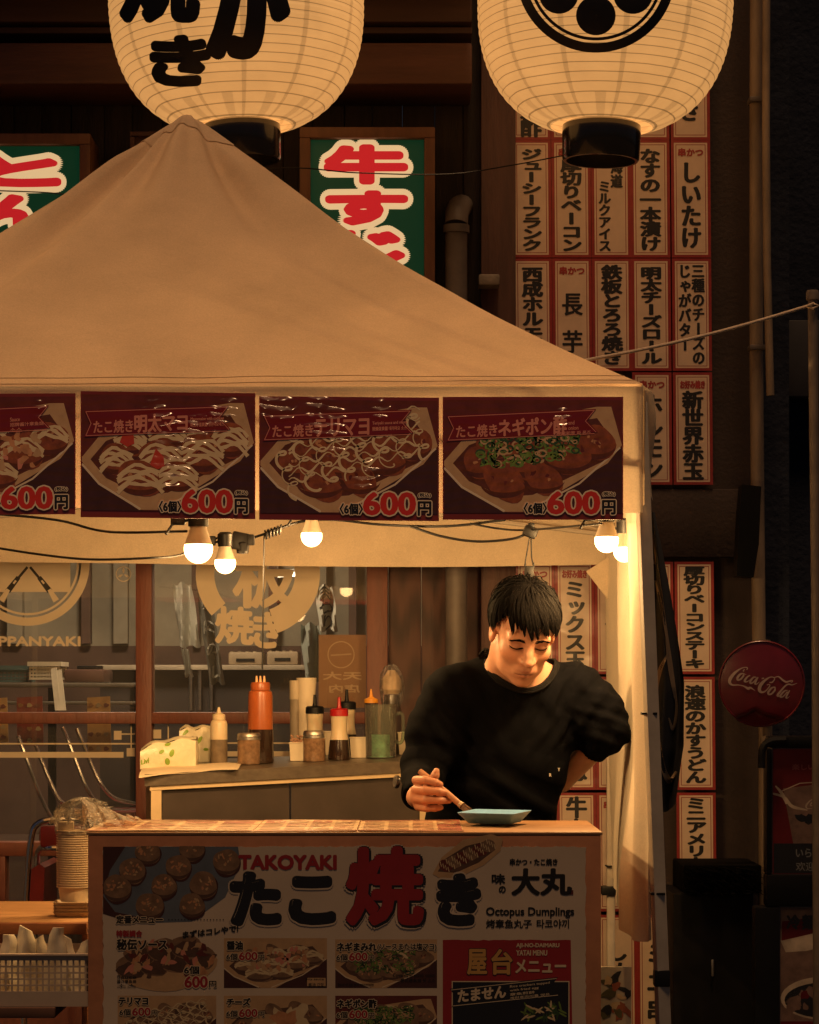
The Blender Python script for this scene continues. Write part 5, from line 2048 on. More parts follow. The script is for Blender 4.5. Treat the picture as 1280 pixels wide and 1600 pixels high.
# free dish picture on the paper at the lower left, boat picture at the top right
P = Print(DP, lift=0.0003)
P.ell(262, 1510, 78, 38, TRAY, 30, -0.12, 0.05)
for i in range(7):
    a = 205 + (i % 4) * 36 + (i // 4) * 14
    P.ell(a, 1512 - (i // 4) * 22 - (i % 4) * 5, 25, 19, BALL, 18, 0, 0.08)
    P.ell(a, 1516 - (i // 4) * 22 - (i % 4) * 5, 22, 13, SAUCE, 14, 0, 0.15)
for i in range(60):
    P.ell(200 + 140 * rnd.random(), 1475 + 50 * rnd.random(), 8 * (0.5 + rnd.random()), 4, rnd.choice((FLAKE, PINK, BROWN, SAUCE, TRAY)), 7, rnd.random() * 3, 0.35)
P.mb.build('dish_picture', PM, po, smooth=False, fixn=False)
P = Print(DP, lift=0.0003)
P.poly([(676, 1366), (690, 1340), (724, 1312), (768, 1303), (786, 1310), (782, 1330), (756, 1352), (716, 1372), (690, 1374)], TRAY)
P.poly([(684, 1362), (696, 1342), (728, 1322), (766, 1313), (774, 1328), (748, 1348), (712, 1364)], SAUCE)
for i in range(6):
    P.ell(698 + 13 * i, 1352 - 6 * i, 12, 10, BALL if i % 2 else BROWN, 14, 0, 0.1)
for j in range(9):
    a, b_ = 694 + 9 * j, 1346 - 4.5 * j
    P.stroke([(a - 6 + 2.0 * q, b_ + 4 + (2.2 if q % 2 else -2.2) * 1.5 + q * 1.3) for q in range(8)], 1.4, MAYO)
P.mb.build('boat_picture', PM, po, smooth=False, fixn=False)
poster_food(350, 1466, 511, 1544, 'sauce', 22, TRAY)
poster_food(524, 1468, 683, 1544, 'negi2', 23, TRAY)
poster_food(184, 1556, 338, 1640, 'teri', 24, TRAY)
poster_food(350, 1556, 511, 1640, 'cheese', 25, TRAY)
poster_food(524, 1556, 683, 1640, 'negi', 26, BROWN)
P = Print(DP, lift=0.0003)
pts = [(692 + 8 * i, 1468 + 2 * rnd.random()) for i in range(26)] + [(896, 1700), (692, 1700)]
P.poly(pts, BIGRED)
P.rect(706, 1533, 890, 1534.6, HALO)
P.rect(706, 1533, 707.6, 1700, HALO)
P.rect(888.4, 1533, 890, 1700, HALO)
P.rect(707.6, 1534.6, 888.4, 1700, NAVY)
P.mb.build('side_menu_panel', PM, po, smooth=False, fixn=False)
P = Print(DP, lift=0.0003)
P.clip = (708, 1535, 888, 1700)
P.ell(800, 1606, 72, 38, TRAY, 30, 0, 0.03)
P.ell(770, 1598, 40, 24, MAYO, 20, 0, 0.1)
P.ell(815, 1602, 40, 22, FLAKE, 20, 0, 0.12)
for i in range(40):
    P.ell(820 + 60 * rnd.random(), 1570 + 22 * rnd.random(), 8, 1.6, rnd.choice((GREEN, MAYO, DGREEN)), 7, rnd.random() * 3, 0.1)
P.clip = None
P.poly([(703, 1545), (872, 1527), (862, 1540), (874, 1556), (706, 1574), (712, 1558)], NAVY)
P.stroke([(705, 1547), (870, 1529)], 1.0, HALO)
P.stroke([(707, 1572), (872, 1555)], 1.0, HALO)
P.mb.build('dish_picture', PM, po, smooth=False, fixn=False)

P = Print(DP, lift=0.0006, stack=True)
# title
P.fit('TAKOYAKI', 374, 1337, 525, 1358, BIGRED, 1.5)
for ch, a, b_, c, e in (('た', 367, 1369, 432, 1440), ('こ', 459, 1376, 517, 1438), ('き', 690, 1372, 744, 1440)):
    P.fit(ch, a - 2, b_ - 2, c + 2, e + 2, PAPER, 8.5, nst=18)
    P.fit(ch, a - 2, b_ - 2, c + 2, e + 2, NAVY, (6.5, 5.8), nst=20)
    P.fit(ch, a - 3, b_ - 3, c - 3, e - 3, HALO, (0.1, 0.1), nst=2)
    P.fit(ch, a - 1.6, b_ - 1.6, c - 1.6, e - 1.6, NAVY, (1.6, 1.6), nst=10)
P.fit('焼', 545, 1328, 658, 1444, PAPER, 9, nst=12)
P.fit('焼', 546, 1328, 660, 1444, NAVY, 7.2, nst=12)
P.fit('焼', 545, 1327, 658, 1442, BIGRED, 4.8, nst=12)
P.stack, P.l = False, 0.0006
# shop line at the right
P.fit('串かつ・たこ焼き', 797, 1342, 871, 1352, INK, 0.5)
P.fit('味', 769, 1366, 789, 1381, INK, 0.7)
P.fit('の', 780, 1385, 790, 1395, INK, 0.6)
P.fit('大', 801, 1358, 842, 1398, INK, (2.2, 1.4))
P.fit('丸', 846, 1358, 892, 1398, INK, (2.2, 1.4))
P.rect(890, 1391, 896, 1398, BROWN)
P.fit('Octopus Dumplings', 760, 1418, 897, 1434, INK, 0.55)
P.fit('烤章鱼丸子', 760, 1437, 831, 1450, INK, 0.4)
P.fit('타코야끼', 839, 1437, 889, 1450, INK, 0.4)
# left column
P.halo('定番メニュー', 182, 1431, 254, 1443, INK, HALO, 0.7, 1.0)
for i in range(18):
    P.ell(264 + 5 * i, 1437, 1.0, 1.0, INK, 6)
P.fit('特製調合', 182, 1454, 222, 1464, BIGRED, 0.5)
P.fit('まずはコレやで!', 286, 1456, 372, 1466, INK, 0.6, slope=-0.12)
P.halo('秘伝ソース', 183, 1468, 261, 1484, INK, HALO, 0.9, 0.9)
for i, s_ in enumerate(('Sauce', '醤汁章鱼烧', '소스')):
    P.fit(s_, 183, 1524 + 7 * i, 183 + 30, 1529 + 7 * i, INK, 0.1)


def price(x, y, k, big=1.0):
    P.halo('6個', x, y + 2, x + 17 * k, y + 12 * k, INK, HALO, 0.4, 0.8)
    P.halo('600', x + 20 * k, y, x + 48 * k, y + 12 * k, BIGRED, HALO, 0.6, 0.9)
    P.halo('円', x + 50 * k, y + 4 * k, x + 59 * k, y + 12 * k, INK, HALO, 0.3, 0.6)


P.halo('6個', 288, 1510, 311, 1522, INK, HALO, 0.6, 1.0)
P.halo('600', 289, 1526, 324, 1543, BIGRED, HALO, 0.9, 1.2)
P.halo('円', 327, 1533, 338, 1543, INK, HALO, 0.4, 0.8)
P.halo('醤油', 355, 1471, 379, 1484, INK, HALO, 0.8, 0.9)
price(354, 1488, 1.0)
P.halo('ネギまみれ', 527, 1473, 588, 1486, INK, HALO, 0.8, 0.9)
P.halo('(ソースまたは塩マヨ)', 590, 1474, 682, 1486, INK, HALO, 0.4, 0.8)
price(526, 1489, 1.0)
P.halo('テリマヨ', 186, 1559, 231, 1570, INK, HALO, 0.8, 0.9)
price(187, 1575, 1.0)
P.halo('チーズ', 355, 1560, 391, 1571, INK, HALO, 0.8, 0.9)
price(354, 1577, 1.0)
P.halo('ネギポン酢', 527, 1562, 588, 1575, INK, HALO, 0.8, 0.9)
price(526, 1579, 1.0)
P.rect(480, 1528, 509, 1541, TRAY)
P.fit('Soy sauce', 478, 1528, 506, 1533, INK, 0.1)
P.fit('酱油 간장', 482, 1536, 506, 1541, INK, 0.1)
P.fit('Covered in welsh onion', 614, 1521, 680, 1526, INK, 0.1)
P.fit('葱花章鱼烧 파 소스', 626, 1529, 680, 1534, INK, 0.1)
P.fit('Sauce or salt with mayonnaise', 528, 1536, 584, 1541, INK, 0.1)
# side menu
P.halo('屋', 731, 1484, 760, 1522, GOLD, NAVY, 1.2, 1.0)
P.halo('台', 769, 1484, 800, 1522, GOLD, NAVY, 1.2, 1.0)
P.fit('メニュー', 806, 1500, 884, 1520, HALO, 0.8)
P.fit('AJI-NO-DAIMARU', 807, 1474, 874, 1482, HALO, 0.35)
P.fit('YATAI MENU', 807, 1485, 855, 1493, HALO, 0.35)
P.fit('たません', 716, 1548, 790, 1566, HALO, 0.9, slope=-0.105)
for i, s_ in enumerate(('Rice crackers topped', 'with fried egg', '章魚煎餅', '계란후라이를 얹은')):
    P.fit(s_, 797, 1540 + 6 * i, 797 + min(62, 3.2 * len(s_.encode())), 1544.5 + 6 * i, HALO, 0.08, slope=-0.105)
P.mb.build('lettering', PM, po, smooth=False, fixn=False)

# small picture card at the right foot of the counter
m = MB()
pbox(m, 938, 1511, 987, 1660, 6.9, 6.91)
o = m.build('picture_card', mat('card_paper_grey', (0.42, 0.36, 0.27), 0.6), label='small picture card standing between the counter and the front tent leg', cat='card')
P = Print(6.9, lift=0.0005)
P.clip = (939, 1512, 986, 1660)
for i in range(16):
    P.ell(942 + 42 * rnd.random(), 1525 + 60 * rnd.random(), 11 * (0.4 + rnd.random()), 6 * (0.4 + rnd.random()), i % 4, 9, rnd.random() * 3, 0.35)
P.stroke([(972, 1572), (1000, 1600)], 8, 0)
P.mb.build('printed_picture', [mat('card_ink_red', (0.28, 0.08, 0.04), 0.5), mat('card_ink_black', (0.02, 0.02, 0.018), 0.5), mat('card_ink_green', (0.09, 0.08, 0.035), 0.5), mat('card_ink_tan', (0.5, 0.36, 0.2), 0.5)], o, smooth=False, fixn=False)
# ================================================================== BACK BENCH AND SMALL THINGS
M_BTOP = mat('bench_steel_top', (0.17, 0.14, 0.11), 0.4, 0.6, noise=(9, 0.3), stretch=(1, 6, 6))
M_BRAIL = mat('bench_cream_rail', (0.62, 0.47, 0.28), 0.5, noise=(10, 0.15))
M_BPANEL = mat('bench_smoked_panel', (0.055, 0.042, 0.037), 0.35, noise=(7, 0.3))


def surf(px, v):
    u = (px - 232) / 468.0
    d = 7.9 + 0.46 * u + 0.6 * v
    return W(px, 1210 - 24 * u - (20 - 6 * u) * v, d)


t = thing('prep_bench', surf(450, 0.5) * (1, 1, 0), 'steel-topped prep bench with smoked panels behind the cook', 'bench')
m = MB()
q = [surf(226, 0), surf(720, 0), surf(720, 1), surf(226, 1)]
m.plate(q, (0, 0, -0.036))
m.build('bench_top', M_BTOP, t, ang=20)
dn = lambda p, h: p + np.array((0, 0, -h))
m = MB()
a, b_ = surf(234, 0.01), surf(716, 0.01)
m.plate([dn(a, .0365), dn(b_, .0365), dn(b_, .05), dn(a, .05)], (0, 0.02, 0))
m.build('rail', M_BRAIL, t)
for x0, x1 in ((236, 252), (656, 670), (700, 716)):
    m = MB()
    a, b_ = surf(x0, 0.012), surf(x1, 0.012)
    m.plate([dn(a, .0505), dn(b_, .0505), np.array((b_[0], b_[1], 0)), np.array((a[0], a[1], 0))], (0, 0.03, 0))
    m.build('leg', M_BRAIL, t)
m = MB()
for x0, x1 in ((254, 452), (455, 655)):
    a, b_ = surf(x0, 0.03), surf(x1, 0.03)
    m.plate([dn(a, .0505), dn(b_, .0505), np.array((b_[0], b_[1], 0.2)), np.array((a[0], a[1], 0.2))], (0, 0.012, 0))
m.build('panel', M_BPANEL, t)
a, b_ = surf(236, 0.97), surf(712, 0.97)
for p_ in (a, b_):
    m = MB()
    m.box(p_[0] - 0.015, p_[0] + 0.015, p_[1] - 0.015, p_[1] + 0.015, 0, p_[2] - 0.037)
    m.build('leg', M_BRAIL, t)

M_SQZ = mat('squeeze_plastic_cream', (0.66, 0.54, 0.36), 0.35, noise=(20, 0.08), sub=0.2)
M_SOY = mat('dark_sauce', (0.028, 0.014, 0.009), 0.2, noise=(20, 0.4), coat=0.4)
M_GREYS = mat('grey_sauce', (0.17, 0.13, 0.09), 0.35, noise=(40, 0.4))
M_ORANGE = mat('orange_sauce_plastic', (0.38, 0.095, 0.022), 0.32, noise=(16, 0.2), coat=0.3)
M_ORLT = mat('pale_orange_nozzle', (0.75, 0.42, 0.2), 0.4)
M_REDC = mat('red_cap_plastic', (0.42, 0.012, 0.015), 0.35)
M_YELC = mat('amber_cap_plastic', (0.75, 0.32, 0.03), 0.35)
M_WHITEP = mat('white_tub_plastic', (0.72, 0.62, 0.46), 0.4, noise=(12, 0.1))
M_SPICE = mat('spice_filled_glass', (0.22, 0.13, 0.075), 0.2, noise=(60, 0.5), coat=0.5)


def item(name, px, v, label, cat, parts, n=28, sx=1.0, sy=1.0, group=None, M=None):
    """parts: (part name, material, [(radius px, height px)...]) - lathed solids standing on the bench"""
    c = surf(px, v)
    k = c[1] / F
    t = thing(name, c, label, cat, group)
    for pn, mt, prof in parts:
        m = MB()
        m.lathe([(max(0.0, r_) * k, h * k + 0.0005) for r_, h in prof], c, n, 0, M, sx, sy)
        m.build(pn, mt, t, ang=40)
    return t, c, k


item('squeeze_bottle', 342, 0.55, 'small cream squeeze bottle with grey sauce beside the tissue packs', 'bottle',
     [('body', M_SQZ, [(0, 38.3), (13.6, 38.3), (13.4, 62), (12, 67), (9.5, 69), (0, 69)]), ('sauce_fill', M_GREYS, [(0, 0), (12.5, 0), (13.6, 3), (13.6, 38), (0, 38)]),
      ('cap', M_SQZ, [(0, 69.3), (10, 69.3), (10, 77), (6, 79), (3.6, 80), (1.6, 89), (0, 89)])], group='sauce bottles on the bench')
tt, c, k = item('squeeze_bottle', 407, 0.5, 'tallest orange sauce bottle with three nozzles on the bench', 'bottle',
                [('body', M_ORANGE, [(0, 52.3), (19.5, 52.3), (19, 105), (18, 111), (15, 113), (0, 113)]), ('sauce_fill', M_SOY, [(0, 0), (20, 0), (21, 4), (20, 52), (0, 52)]),
                 ('cap', M_ORANGE, [(0, 113.3), (15, 113.3), (15.5, 122), (14, 126), (0, 126)])], group='sauce bottles on the bench')
for dx in (-6, 0, 6):
    m = MB()
    m.lathe([(2.4 * k, 126 * k), (1.3 * k, 136 * k), (0, 136 * k)], c + np.array((dx * k, 0, 0)), 10)
    m.build('nozzle', M_ORLT, tt)
item('shaker', 389, 0.42, 'steel-lidded spice shaker in front of the tall orange bottle', 'shaker',
     [('jar', M_SPICE, [(0, 0), (17, 0), (18, 3), (18, 38), (0, 38)]), ('lid', M_STEEL, [(0, 38.3), (18.6, 38.3), (18.6, 42), (17.6, 42.6), (18.4, 43.4), (18, 47), (16, 49), (0, 49)])], group='steel-lidded shakers on the bench')
item('shaker', 491, 0.42, 'steel-lidded spice shaker in front of the black-capped bottle', 'shaker',
     [('jar', M_SPICE, [(0, 0), (17, 0), (17.6, 3), (17.6, 36), (0, 36)]), ('lid', M_STEEL, [(0, 36.3), (17.6, 36.3), (17.6, 40), (16.6, 40.6), (17.4, 41.4), (17, 46), (15, 48), (0, 48)])], group='steel-lidded shakers on the bench')
item('tumbler', 479, 0.95, 'tall cream tumbler flared at the top behind the black-capped bottle', 'cup',
     [('cup', M_WHITEP, [(0, 0), (12.5, 0), (13, 60), (14, 95), (16, 122), (14.6, 122), (13, 96), (0, 96)])])
item('canister', 462, 0.98, 'slim grey canister left of the tall cream tumbler', 'canister',
     [('body', mat('grey_canister', (0.28, 0.23, 0.17), 0.5), [(0, 0), (9, 0), (9, 88), (0, 88)]), ('lid', mat('cream_lid', (0.5, 0.42, 0.3), 0.5), [(0, 88.3), (9.6, 88.3), (9.6, 118), (0, 118)])])


def dispenser(px, v, cap, label, hk=1.0):
    item('sauce_dispenser', px, v, label, 'bottle',
         [('body', M_SQZ, [(0, 31.3 * hk), (14.5, 31.3 * hk), (12.5, 44 * hk), (12.2, 55 * hk), (13.4, 68 * hk), (0, 68 * hk)]), ('sauce_fill', M_SOY, [(0, 0), (16.5, 0), (17.2, 3), (16, 18), (14.6, 31 * hk), (0, 31 * hk)]),
          ('cap', cap, [(0, 68.3 * hk), (14.4, 68.3 * hk), (14.4, 78 * hk), (12, 80 * hk), (4, 80.5 * hk), (3, 84 * hk), (2.2, 98 * hk), (0, 98 * hk)])], group='pointed sauce dispensers on the bench')


dispenser(530, 0.45, M_REDC, 'sauce dispenser with a red pointed cap and dark sauce')
dispenser(492, 0.78, M_BLACK, 'sauce dispenser with a black pointed cap behind the steel shaker', 1.0)
dispenser(542, 0.85, M_BLACK, 'sauce dispenser with a black pointed cap behind the red-capped one', 1.05)
item('nozzle_bottle', 580, 0.85, 'bottle with an amber pointed cap behind the green glass mug', 'bottle',
     [('body', M_SOY, [(0, 0), (10, 0), (10.5, 80), (0, 80)]), ('cap', M_YELC, [(0, 80.3), (11, 80.3), (11, 86), (6, 88), (3, 90), (1.2, 102), (0, 102)])])


def tub(x0, x1, h, v, label, mt, dep=0.06):
    c = surf((x0 + x1) / 2, v)
    k = c[1] / F
    wd = (x1 - x0) * k
    m = MB()
    bot = [(c[0] + sx * wd * 0.44, c[1] + sy * dep * 0.44, c[2]) for sx, sy in ((-1, -1), (1, -1), (1, 1), (-1, 1))]
    top = [(c[0] + sx * wd * 0.5, c[1] + sy * dep * 0.5, c[2] + h * k) for sx, sy in ((-1, -1), (1, -1), (1, 1), (-1, 1))]
    inn = [(c[0] + sx * wd * 0.46, c[1] + sy * dep * 0.46, c[2] + h * k) for sx, sy in ((-1, -1), (1, -1), (1, 1), (-1, 1))]
    ib = [(c[0] + sx * wd * 0.41, c[1] + sy * dep * 0.41, c[2] + 0.004) for sx, sy in ((-1, -1), (1, -1), (1, 1), (-1, 1))]
    m.add(bot + top + inn + ib, [(0, 1, 5, 4), (1, 2, 6, 5), (2, 3, 7, 6), (3, 0, 4, 7), (0, 3, 2, 1), (4, 5, 9, 8), (5, 6, 10, 9), (6, 7, 11, 10), (7, 4, 8, 11),
                                (8, 9, 13, 12), (9, 10, 14, 13), (10, 11, 15, 14), (11, 8, 12, 15), (12, 13, 14, 15)])
    m.tube([top[0], top[1], top[2], top[3], top[0]], 0.0022, 6)
    return m.build('condiment_tub', mt, label=label, cat='tub', group='square condiment tubs on the bench', smooth=False), c, k


o, c, k = tub(453, 477, 28, 0.55, 'small square white tub heaped with pink pickles', M_WHITEP)
m = MB()
for i in range(26):
    p_ = c + np.array(((rnd.random() - 0.5) * 0.035, (rnd.random() - 0.5) * 0.035, 27 * k + rnd.random() * 0.022))
    m.tube([p_, p_ + np.array(((rnd.random() - 0.5) * 0.02, (rnd.random() - 0.5) * 0.02, 0.004))], 0.003, 5)
m.build('pickle_heap', mat('pale_pink_pickle', (0.5, 0.28, 0.18), 0.5), label='heap of pale pink shredded pickles in the small square tub', cat='food', kind='stuff')
tub(500, 524, 36, 1.0, 'square cream tub behind the red-capped dispenser', M_WHITEP)
tub(547, 578, 31, 0.6, 'square white tub between the red-capped dispenser and the green mug', M_WHITEP)
tub(622, 660, 34, 0.7, 'square white tub beside the cook\'s sleeve', M_WHITEP, 0.08)

# green glass mug
c = surf(595, 0.45)
k = c[1] / F
t = thing('glass_mug', c, 'clear glass mug with green liquid and a side handle on the bench', 'mug')
m = MB()
m.lathe([(23.5 * k, 0.0005), (24, 0), (24.5 * k, 84 * k)][::2] + [(22.8 * k, 84 * k), (22 * k, 3 * k)], c, 32)
m.f = m.f[:-2]
m.m = [0] * len(m.f)
GM = glass_mat('mug_glass', (0.92, 0.97, 0.92), 0.08, 0.04, 0.02, 0.05)
m.build('glass', GM, t, ang=50)
m = MB()
m.lathe([(0, 1.5 * k), (21.3 * k, 1.5 * k), (21.6 * k, 37 * k), (0, 38 * k)], c, 28)
m.build('liquid', mat('green_liquid', (0.20, 0.42, 0.26), 0.2, noise=(38, 0.75), coat=0.8, sub=0.3), t, ang=40)
m = MB()
m.tube(smoothpath([c + np.array((x * k, 0, z * k)) for x, z in ((23, 68), (31, 70), (35, 62), (35, 34), (31, 24), (23, 26))]), 0.006, 10)
m.build('handle', glass_mat('mug_glass_thick', (0.72, 0.88, 0.74), 0.10, 0.03, 0.05, 0.08), t)

# bottle wrapped in film
c = surf(612, 0.85)
k = c[1] / F
t = thing('wrapped_bottle', c, 'dark bottle with its flared top wrapped in shiny plastic film', 'bottle')
m = MB()
m.lathe([(0, 0), (18, 0), (18, 60), (13, 78), (12, 86), (0, 86)] and [(0, 0), (17 * k, 0), (17 * k, 62 * k), (12 * k, 80 * k), (11 * k, 92 * k), (0, 92 * k)], c, 24)
m.build('body', mat('dark_bottle_glass', (0.05, 0.035, 0.028), 0.25, coat=0.4), t, ang=40)
m = MB()
m.lathe([(11.2 * k, 93 * k), (16 * k, 100 * k), (15 * k, 116 * k), (6 * k, 130 * k), (0, 131 * k)], c, 20)
m.build('cap', mat('pale_paper_cap', (0.5, 0.36, 0.22), 0.6, noise=(30, 0.3)), t)
m = MB()
rr2 = random.Random(3)
prof = []
m.lathe([(12.5 * k, 70 * k), (17 * k, 84 * k), (19 * k, 104 * k), (18 * k, 122 * k), (9 * k, 136 * k), (3 * k, 139 * k)], c, 26)
V = m.v[0]
V += np.array([[(rr2.random() - .5) * 0.008, (rr2.random() - .5) * 0.008, (rr2.random() - .5) * 0.008] for _ in V])
m.f = m.f[:-2]
m.m = [0] * len(m.f)
FILM = glass_mat('clear_film', (0.98, 0.975, 0.96), 0.03, 0.2, 0.012, 0.06)
m.build('film_wrap', FILM, t, ang=10)

# tissue packs
M_TISS = mat('tissue_pack_film', (0.78, 0.72, 0.52), 0.35, noise=(10, 0.08), bump=(18, 0.5, 0.02), coat=0.25)
M_LEAF = mat('green_leaf_print', (0.24, 0.38, 0.05), 0.4, noise=(30, 0.2))


def tissue(x0, x1, h, v, dep, label, leaves, text=None, sag=0.0):
    a, b_ = surf(x0, v), surf(x1, v)
    k = a[1] / F

    def front(u, w_):
        p_ = a * (1 - u) + b_ * u
        bul = 0.012 * math.sin(math.pi * u) * math.sin(math.pi * w_)
        hh = h * k * (1 - sag * (1 - u) ** 3 * 0.6 - 0.10 * math.cos(2 * math.pi * u) ** 2)
        return p_ + np.array((0, -bul + 0.02 * max(0, w_ - 0.8), hh * w_))
    m = MB()
    n = 12
    m.grid(front, n, 8)
    m.grid(lambda u, w_: front(u, 1.0) * (1 - w_) + (front(u, 1.0) + (0, dep, -0.005)) * w_ + np.array((0, 0, 0.012 * math.sin(math.pi * w_) + 0.004 * math.sin(14 * u))), n, 6)
    m.grid(lambda u, w_: front(u, w_) + (0, dep + 0.02 * math.sin(math.pi * w_), -0.005 * w_), n, 8)
    for uu in (0, 1):
        m.grid(lambda u, w_: front(uu, w_) * (1 - u) + (front(uu, w_) + (0, dep + 0.02 * math.sin(math.pi * w_), -0.005 * w_)) * u + np.array(((0.006 if uu else -0.006) * math.sin(math.pi * u) * math.sin(math.pi * w_), 0, 0)), 6, 8)
    o = m.build('tissue_pack', M_TISS, label=label, cat='tissues', group='tissue packs on the bench', ang=50)
    P = Print(mp=lambda x, y, l: front((x - x0) / (x1 - x0), y / h) + np.array((0, -0.0012 - l, 0)))
    for lx_, ly_, sz, rot in leaves:
        P.ell(lx_, ly_, sz, sz * 0.62, 0, 14, rot)
    if text:
        P.fit(text[0], text[1], text[4], text[2], text[3], 0, 0.5)
    P.mb.build('leaf_print', M_LEAF, o, smooth=False, fixn=False)


tissue(219, 306, 46, 0.42, 0.09, 'front white tissue pack with green leaves and green lettering', [(253, 30, 5, 0.8), (269, 26, 6.5, 1.4), (262, 12, 6.5, 1.7), (262, 43, 5, 0.1)], ('Livi', 221, 233, 12, 23), 0.5)
tissue(280, 331, 55, 0.80, 0.07, 'rear white tissue pack with green leaves, standing behind the front one', [(290, 48, 5, 0.4), (312, 36, 6, 0.9), (322, 20, 4, 0.2)])
m = MB()
m.grid(lambda u, v: surf(217 + 155 * u + 6 * v, -0.06 + 0.55 * v + 0.05 * math.sin(3 * u)) + np.array((0, 0, 0.003 + 0.003 * math.sin(6 * u) ** 2 - 0.012 * max(0, 0.2 - v) * 4 * (1 - u))), 14, 8, 0, (0, 0, -0.0006))
m.build('paper_sheet', mat('white_paper', (0.72, 0.60, 0.42), 0.7, noise=(12, 0.06)), label='white paper sheet under the tissue packs at the bench corner', cat='paper')

# ------------------------------------------------------------------ blue tray
zr = ZT + 0.0335
M_TRAY = mat('blue_foam_tray', (0.12, 0.31, 0.60), 0.55, noise=(60, 0.12), bump=(140, 0.2, 0.002))
top = [np.array((W(713, 0, 6.46)[0], 6.46, zr)), np.array((W(803, 0, 6.385)[0], 6.385, zr)), np.array((W(832, 0, 6.57)[0], 6.57, zr + 0.001)), np.array((W(744, 0, 6.64)[0], 6.64, zr + 0.001))]
cen = sum(top) / 4
bot = [np.array((cen[0] + (q[0] - cen[0]) * 0.74, cen[1] + (q[1] - cen[1]) * 0.74, ZT + 0.0065)) for q in top]
m = MB()


def rounded(q4, k_=6, cr=0.22):
    out = []
    for i in range(4):
        p0, p1, p2 = q4[i - 1], q4[i], q4[(i + 1) % 4]
        a = p1 + (p0 - p1) * cr
        b_ = p1 + (p2 - p1) * cr
        for j in range(k_ + 1):
            t_ = j / k_
            out.append((1 - t_) ** 2 * a + 2 * t_ * (1 - t_) * p1 + t_ * t_ * b_)
    return out


layers = [rounded(bot, 6, 0.2), rounded(top, 6, 0.06), rounded([cen + (q - cen) * 0.955 for q in top], 6, 0.08),
          rounded([np.array((cen[0] + (q[0] - cen[0]) * 0.98, cen[1] + (q[1] - cen[1]) * 0.98, ZT + 0.010)) for q in bot], 6, 0.2)]
n = len(layers[0])
vs = [p_ for l in layers for p_ in l]
fs = [(j * n + i, j * n + (i + 1) % n, (j + 1) * n + (i + 1) % n, (j + 1) * n + i) for j in range(3) for i in range(n)] + [list(range(n)), [3 * n + i for i in range(n)]]
m.add(vs, fs)
m.build('foam_tray', M_TRAY, label='blue foam tray on the counter in front of the cook', cat='tray', ang=50)

# ------------------------------------------------------------------ side shelf at the lower left
ZS = EYE + (HZ - 1442) * 6.80 / F
M_SWOOD = mat('pale_shelf_wood', (0.42, 0.23, 0.10), 0.5, noise=(5, 0.3), stretch=(1, 7, 7), bump=(30, 0.2, 0.003))
M_SEDGE = mat('shelf_edge_wood', (0.30, 0.115, 0.05), 0.5, noise=(6, 0.3), stretch=(1, 6, 6))
xa, xb = W(-260, 0, 6.8)[0], W(139, 0, 6.8)[0] - 0.006
t = thing('side_shelf', ((xa + xb) / 2, 6.7, 0), 'wooden side shelf left of the counter holding cups and a basket', 'shelf')
m = MB()
m.box(xa, xb, 6.825, 7.49, ZS - 0.02, ZS, 0, 0.002)
m.build('shelf_board', M_SWOOD, t)
m = MB()
m.box(xa, xb, 6.80, 6.8245, ZS - 0.031, ZS - 0.001, 0, 0.003)
m.build('edge_strip', M_SEDGE, t)
zl = EYE + (HZ - 1574) * 6.2 / F
m = MB()
m.box(xa, xb, 6.19, 7.4, zl - 0.025, zl, 0, 0.003)
m.build('lower_board', mat('lower_shelf_wood', (0.11, 0.05, 0.03), 0.55, noise=(6, 0.3)), t)
for x in (xa, xb - 0.02):
    for y in (6.84, 7.36):
        m = MB()
        m.box(x + 0.002, x + 0.018, y, y + 0.03, 0, zl - 0.026, 0, 0.003)
        m.box(x + 0.002, x + 0.018, y, y + 0.03, zl + 0.001, ZS - 0.032, 0, 0.003)
        m.build('leg', M_SEDGE, t)

# basket with bags
d = 6.205
k = d / F
t = thing('wire_basket', W(60, 1573, d), 'grey plastic basket with square holes full of white bags on the lower shelf', 'basket')
m = MB()
X = lambda px: W(px, 0, d)[0]
Z = lambda py: W(0, py, d)[2]
x0b, x1b = X(-150), X(139)
m.box(x0b, x1b, d, d + 0.006, zl + 0.001, Z(1549))
m.box(x0b, x1b, d, d + 0.006, Z(1501), Z(1494))
m.box(x0b, x1b, d - 0.004, d + 0.012, Z(1494), Z(1490.5), 0, 0.001)
col0 = -146
i = 0
while col0 + 9.6 * i < 139:
    a = X(col0 + 9.6 * i)
    m.box(a, a + 2.7 * k, d + 0.0005, d + 0.0055, Z(1549), Z(1501))
    i += 1
for j in range(1, 5):
    zz = Z(1501 + 9.7 * j)
    m.box(x0b, x1b, d + 0.001, d + 0.005, zz - 1.3 * k, zz + 1.3 * k)
m.box(x1b - 0.006, x1b, d + 0.0065, d + 0.27, zl + 0.001, Z(1492))
m.box(x0b, x0b + 0.006, d + 0.0065, d + 0.27, zl + 0.001, Z(1492))
m.box(x0b, x1b, d + 0.271, d + 0.276, zl + 0.001, Z(1492))
m.box(x0b + 0.007, x1b - 0.007, d + 0.0065, d + 0.27, zl + 0.001, zl + 0.006)
m.build('lattice', mat('grey_basket_plastic', (0.46, 0.36, 0.27), 0.5, noise=(12, 0.12)), t, smooth=False)
M_BAG = mat('white_bag_film', (0.74, 0.66, 0.48), 0.4, noise=(9, 0.1), coat=0.3)
rb = random.Random(11)
PE = [(-120, 1466), (-70, 1476), (-20, 1470), (14, 1461), (36, 1451), (62, 1466), (84, 1450), (108, 1463), (128, 1468)]
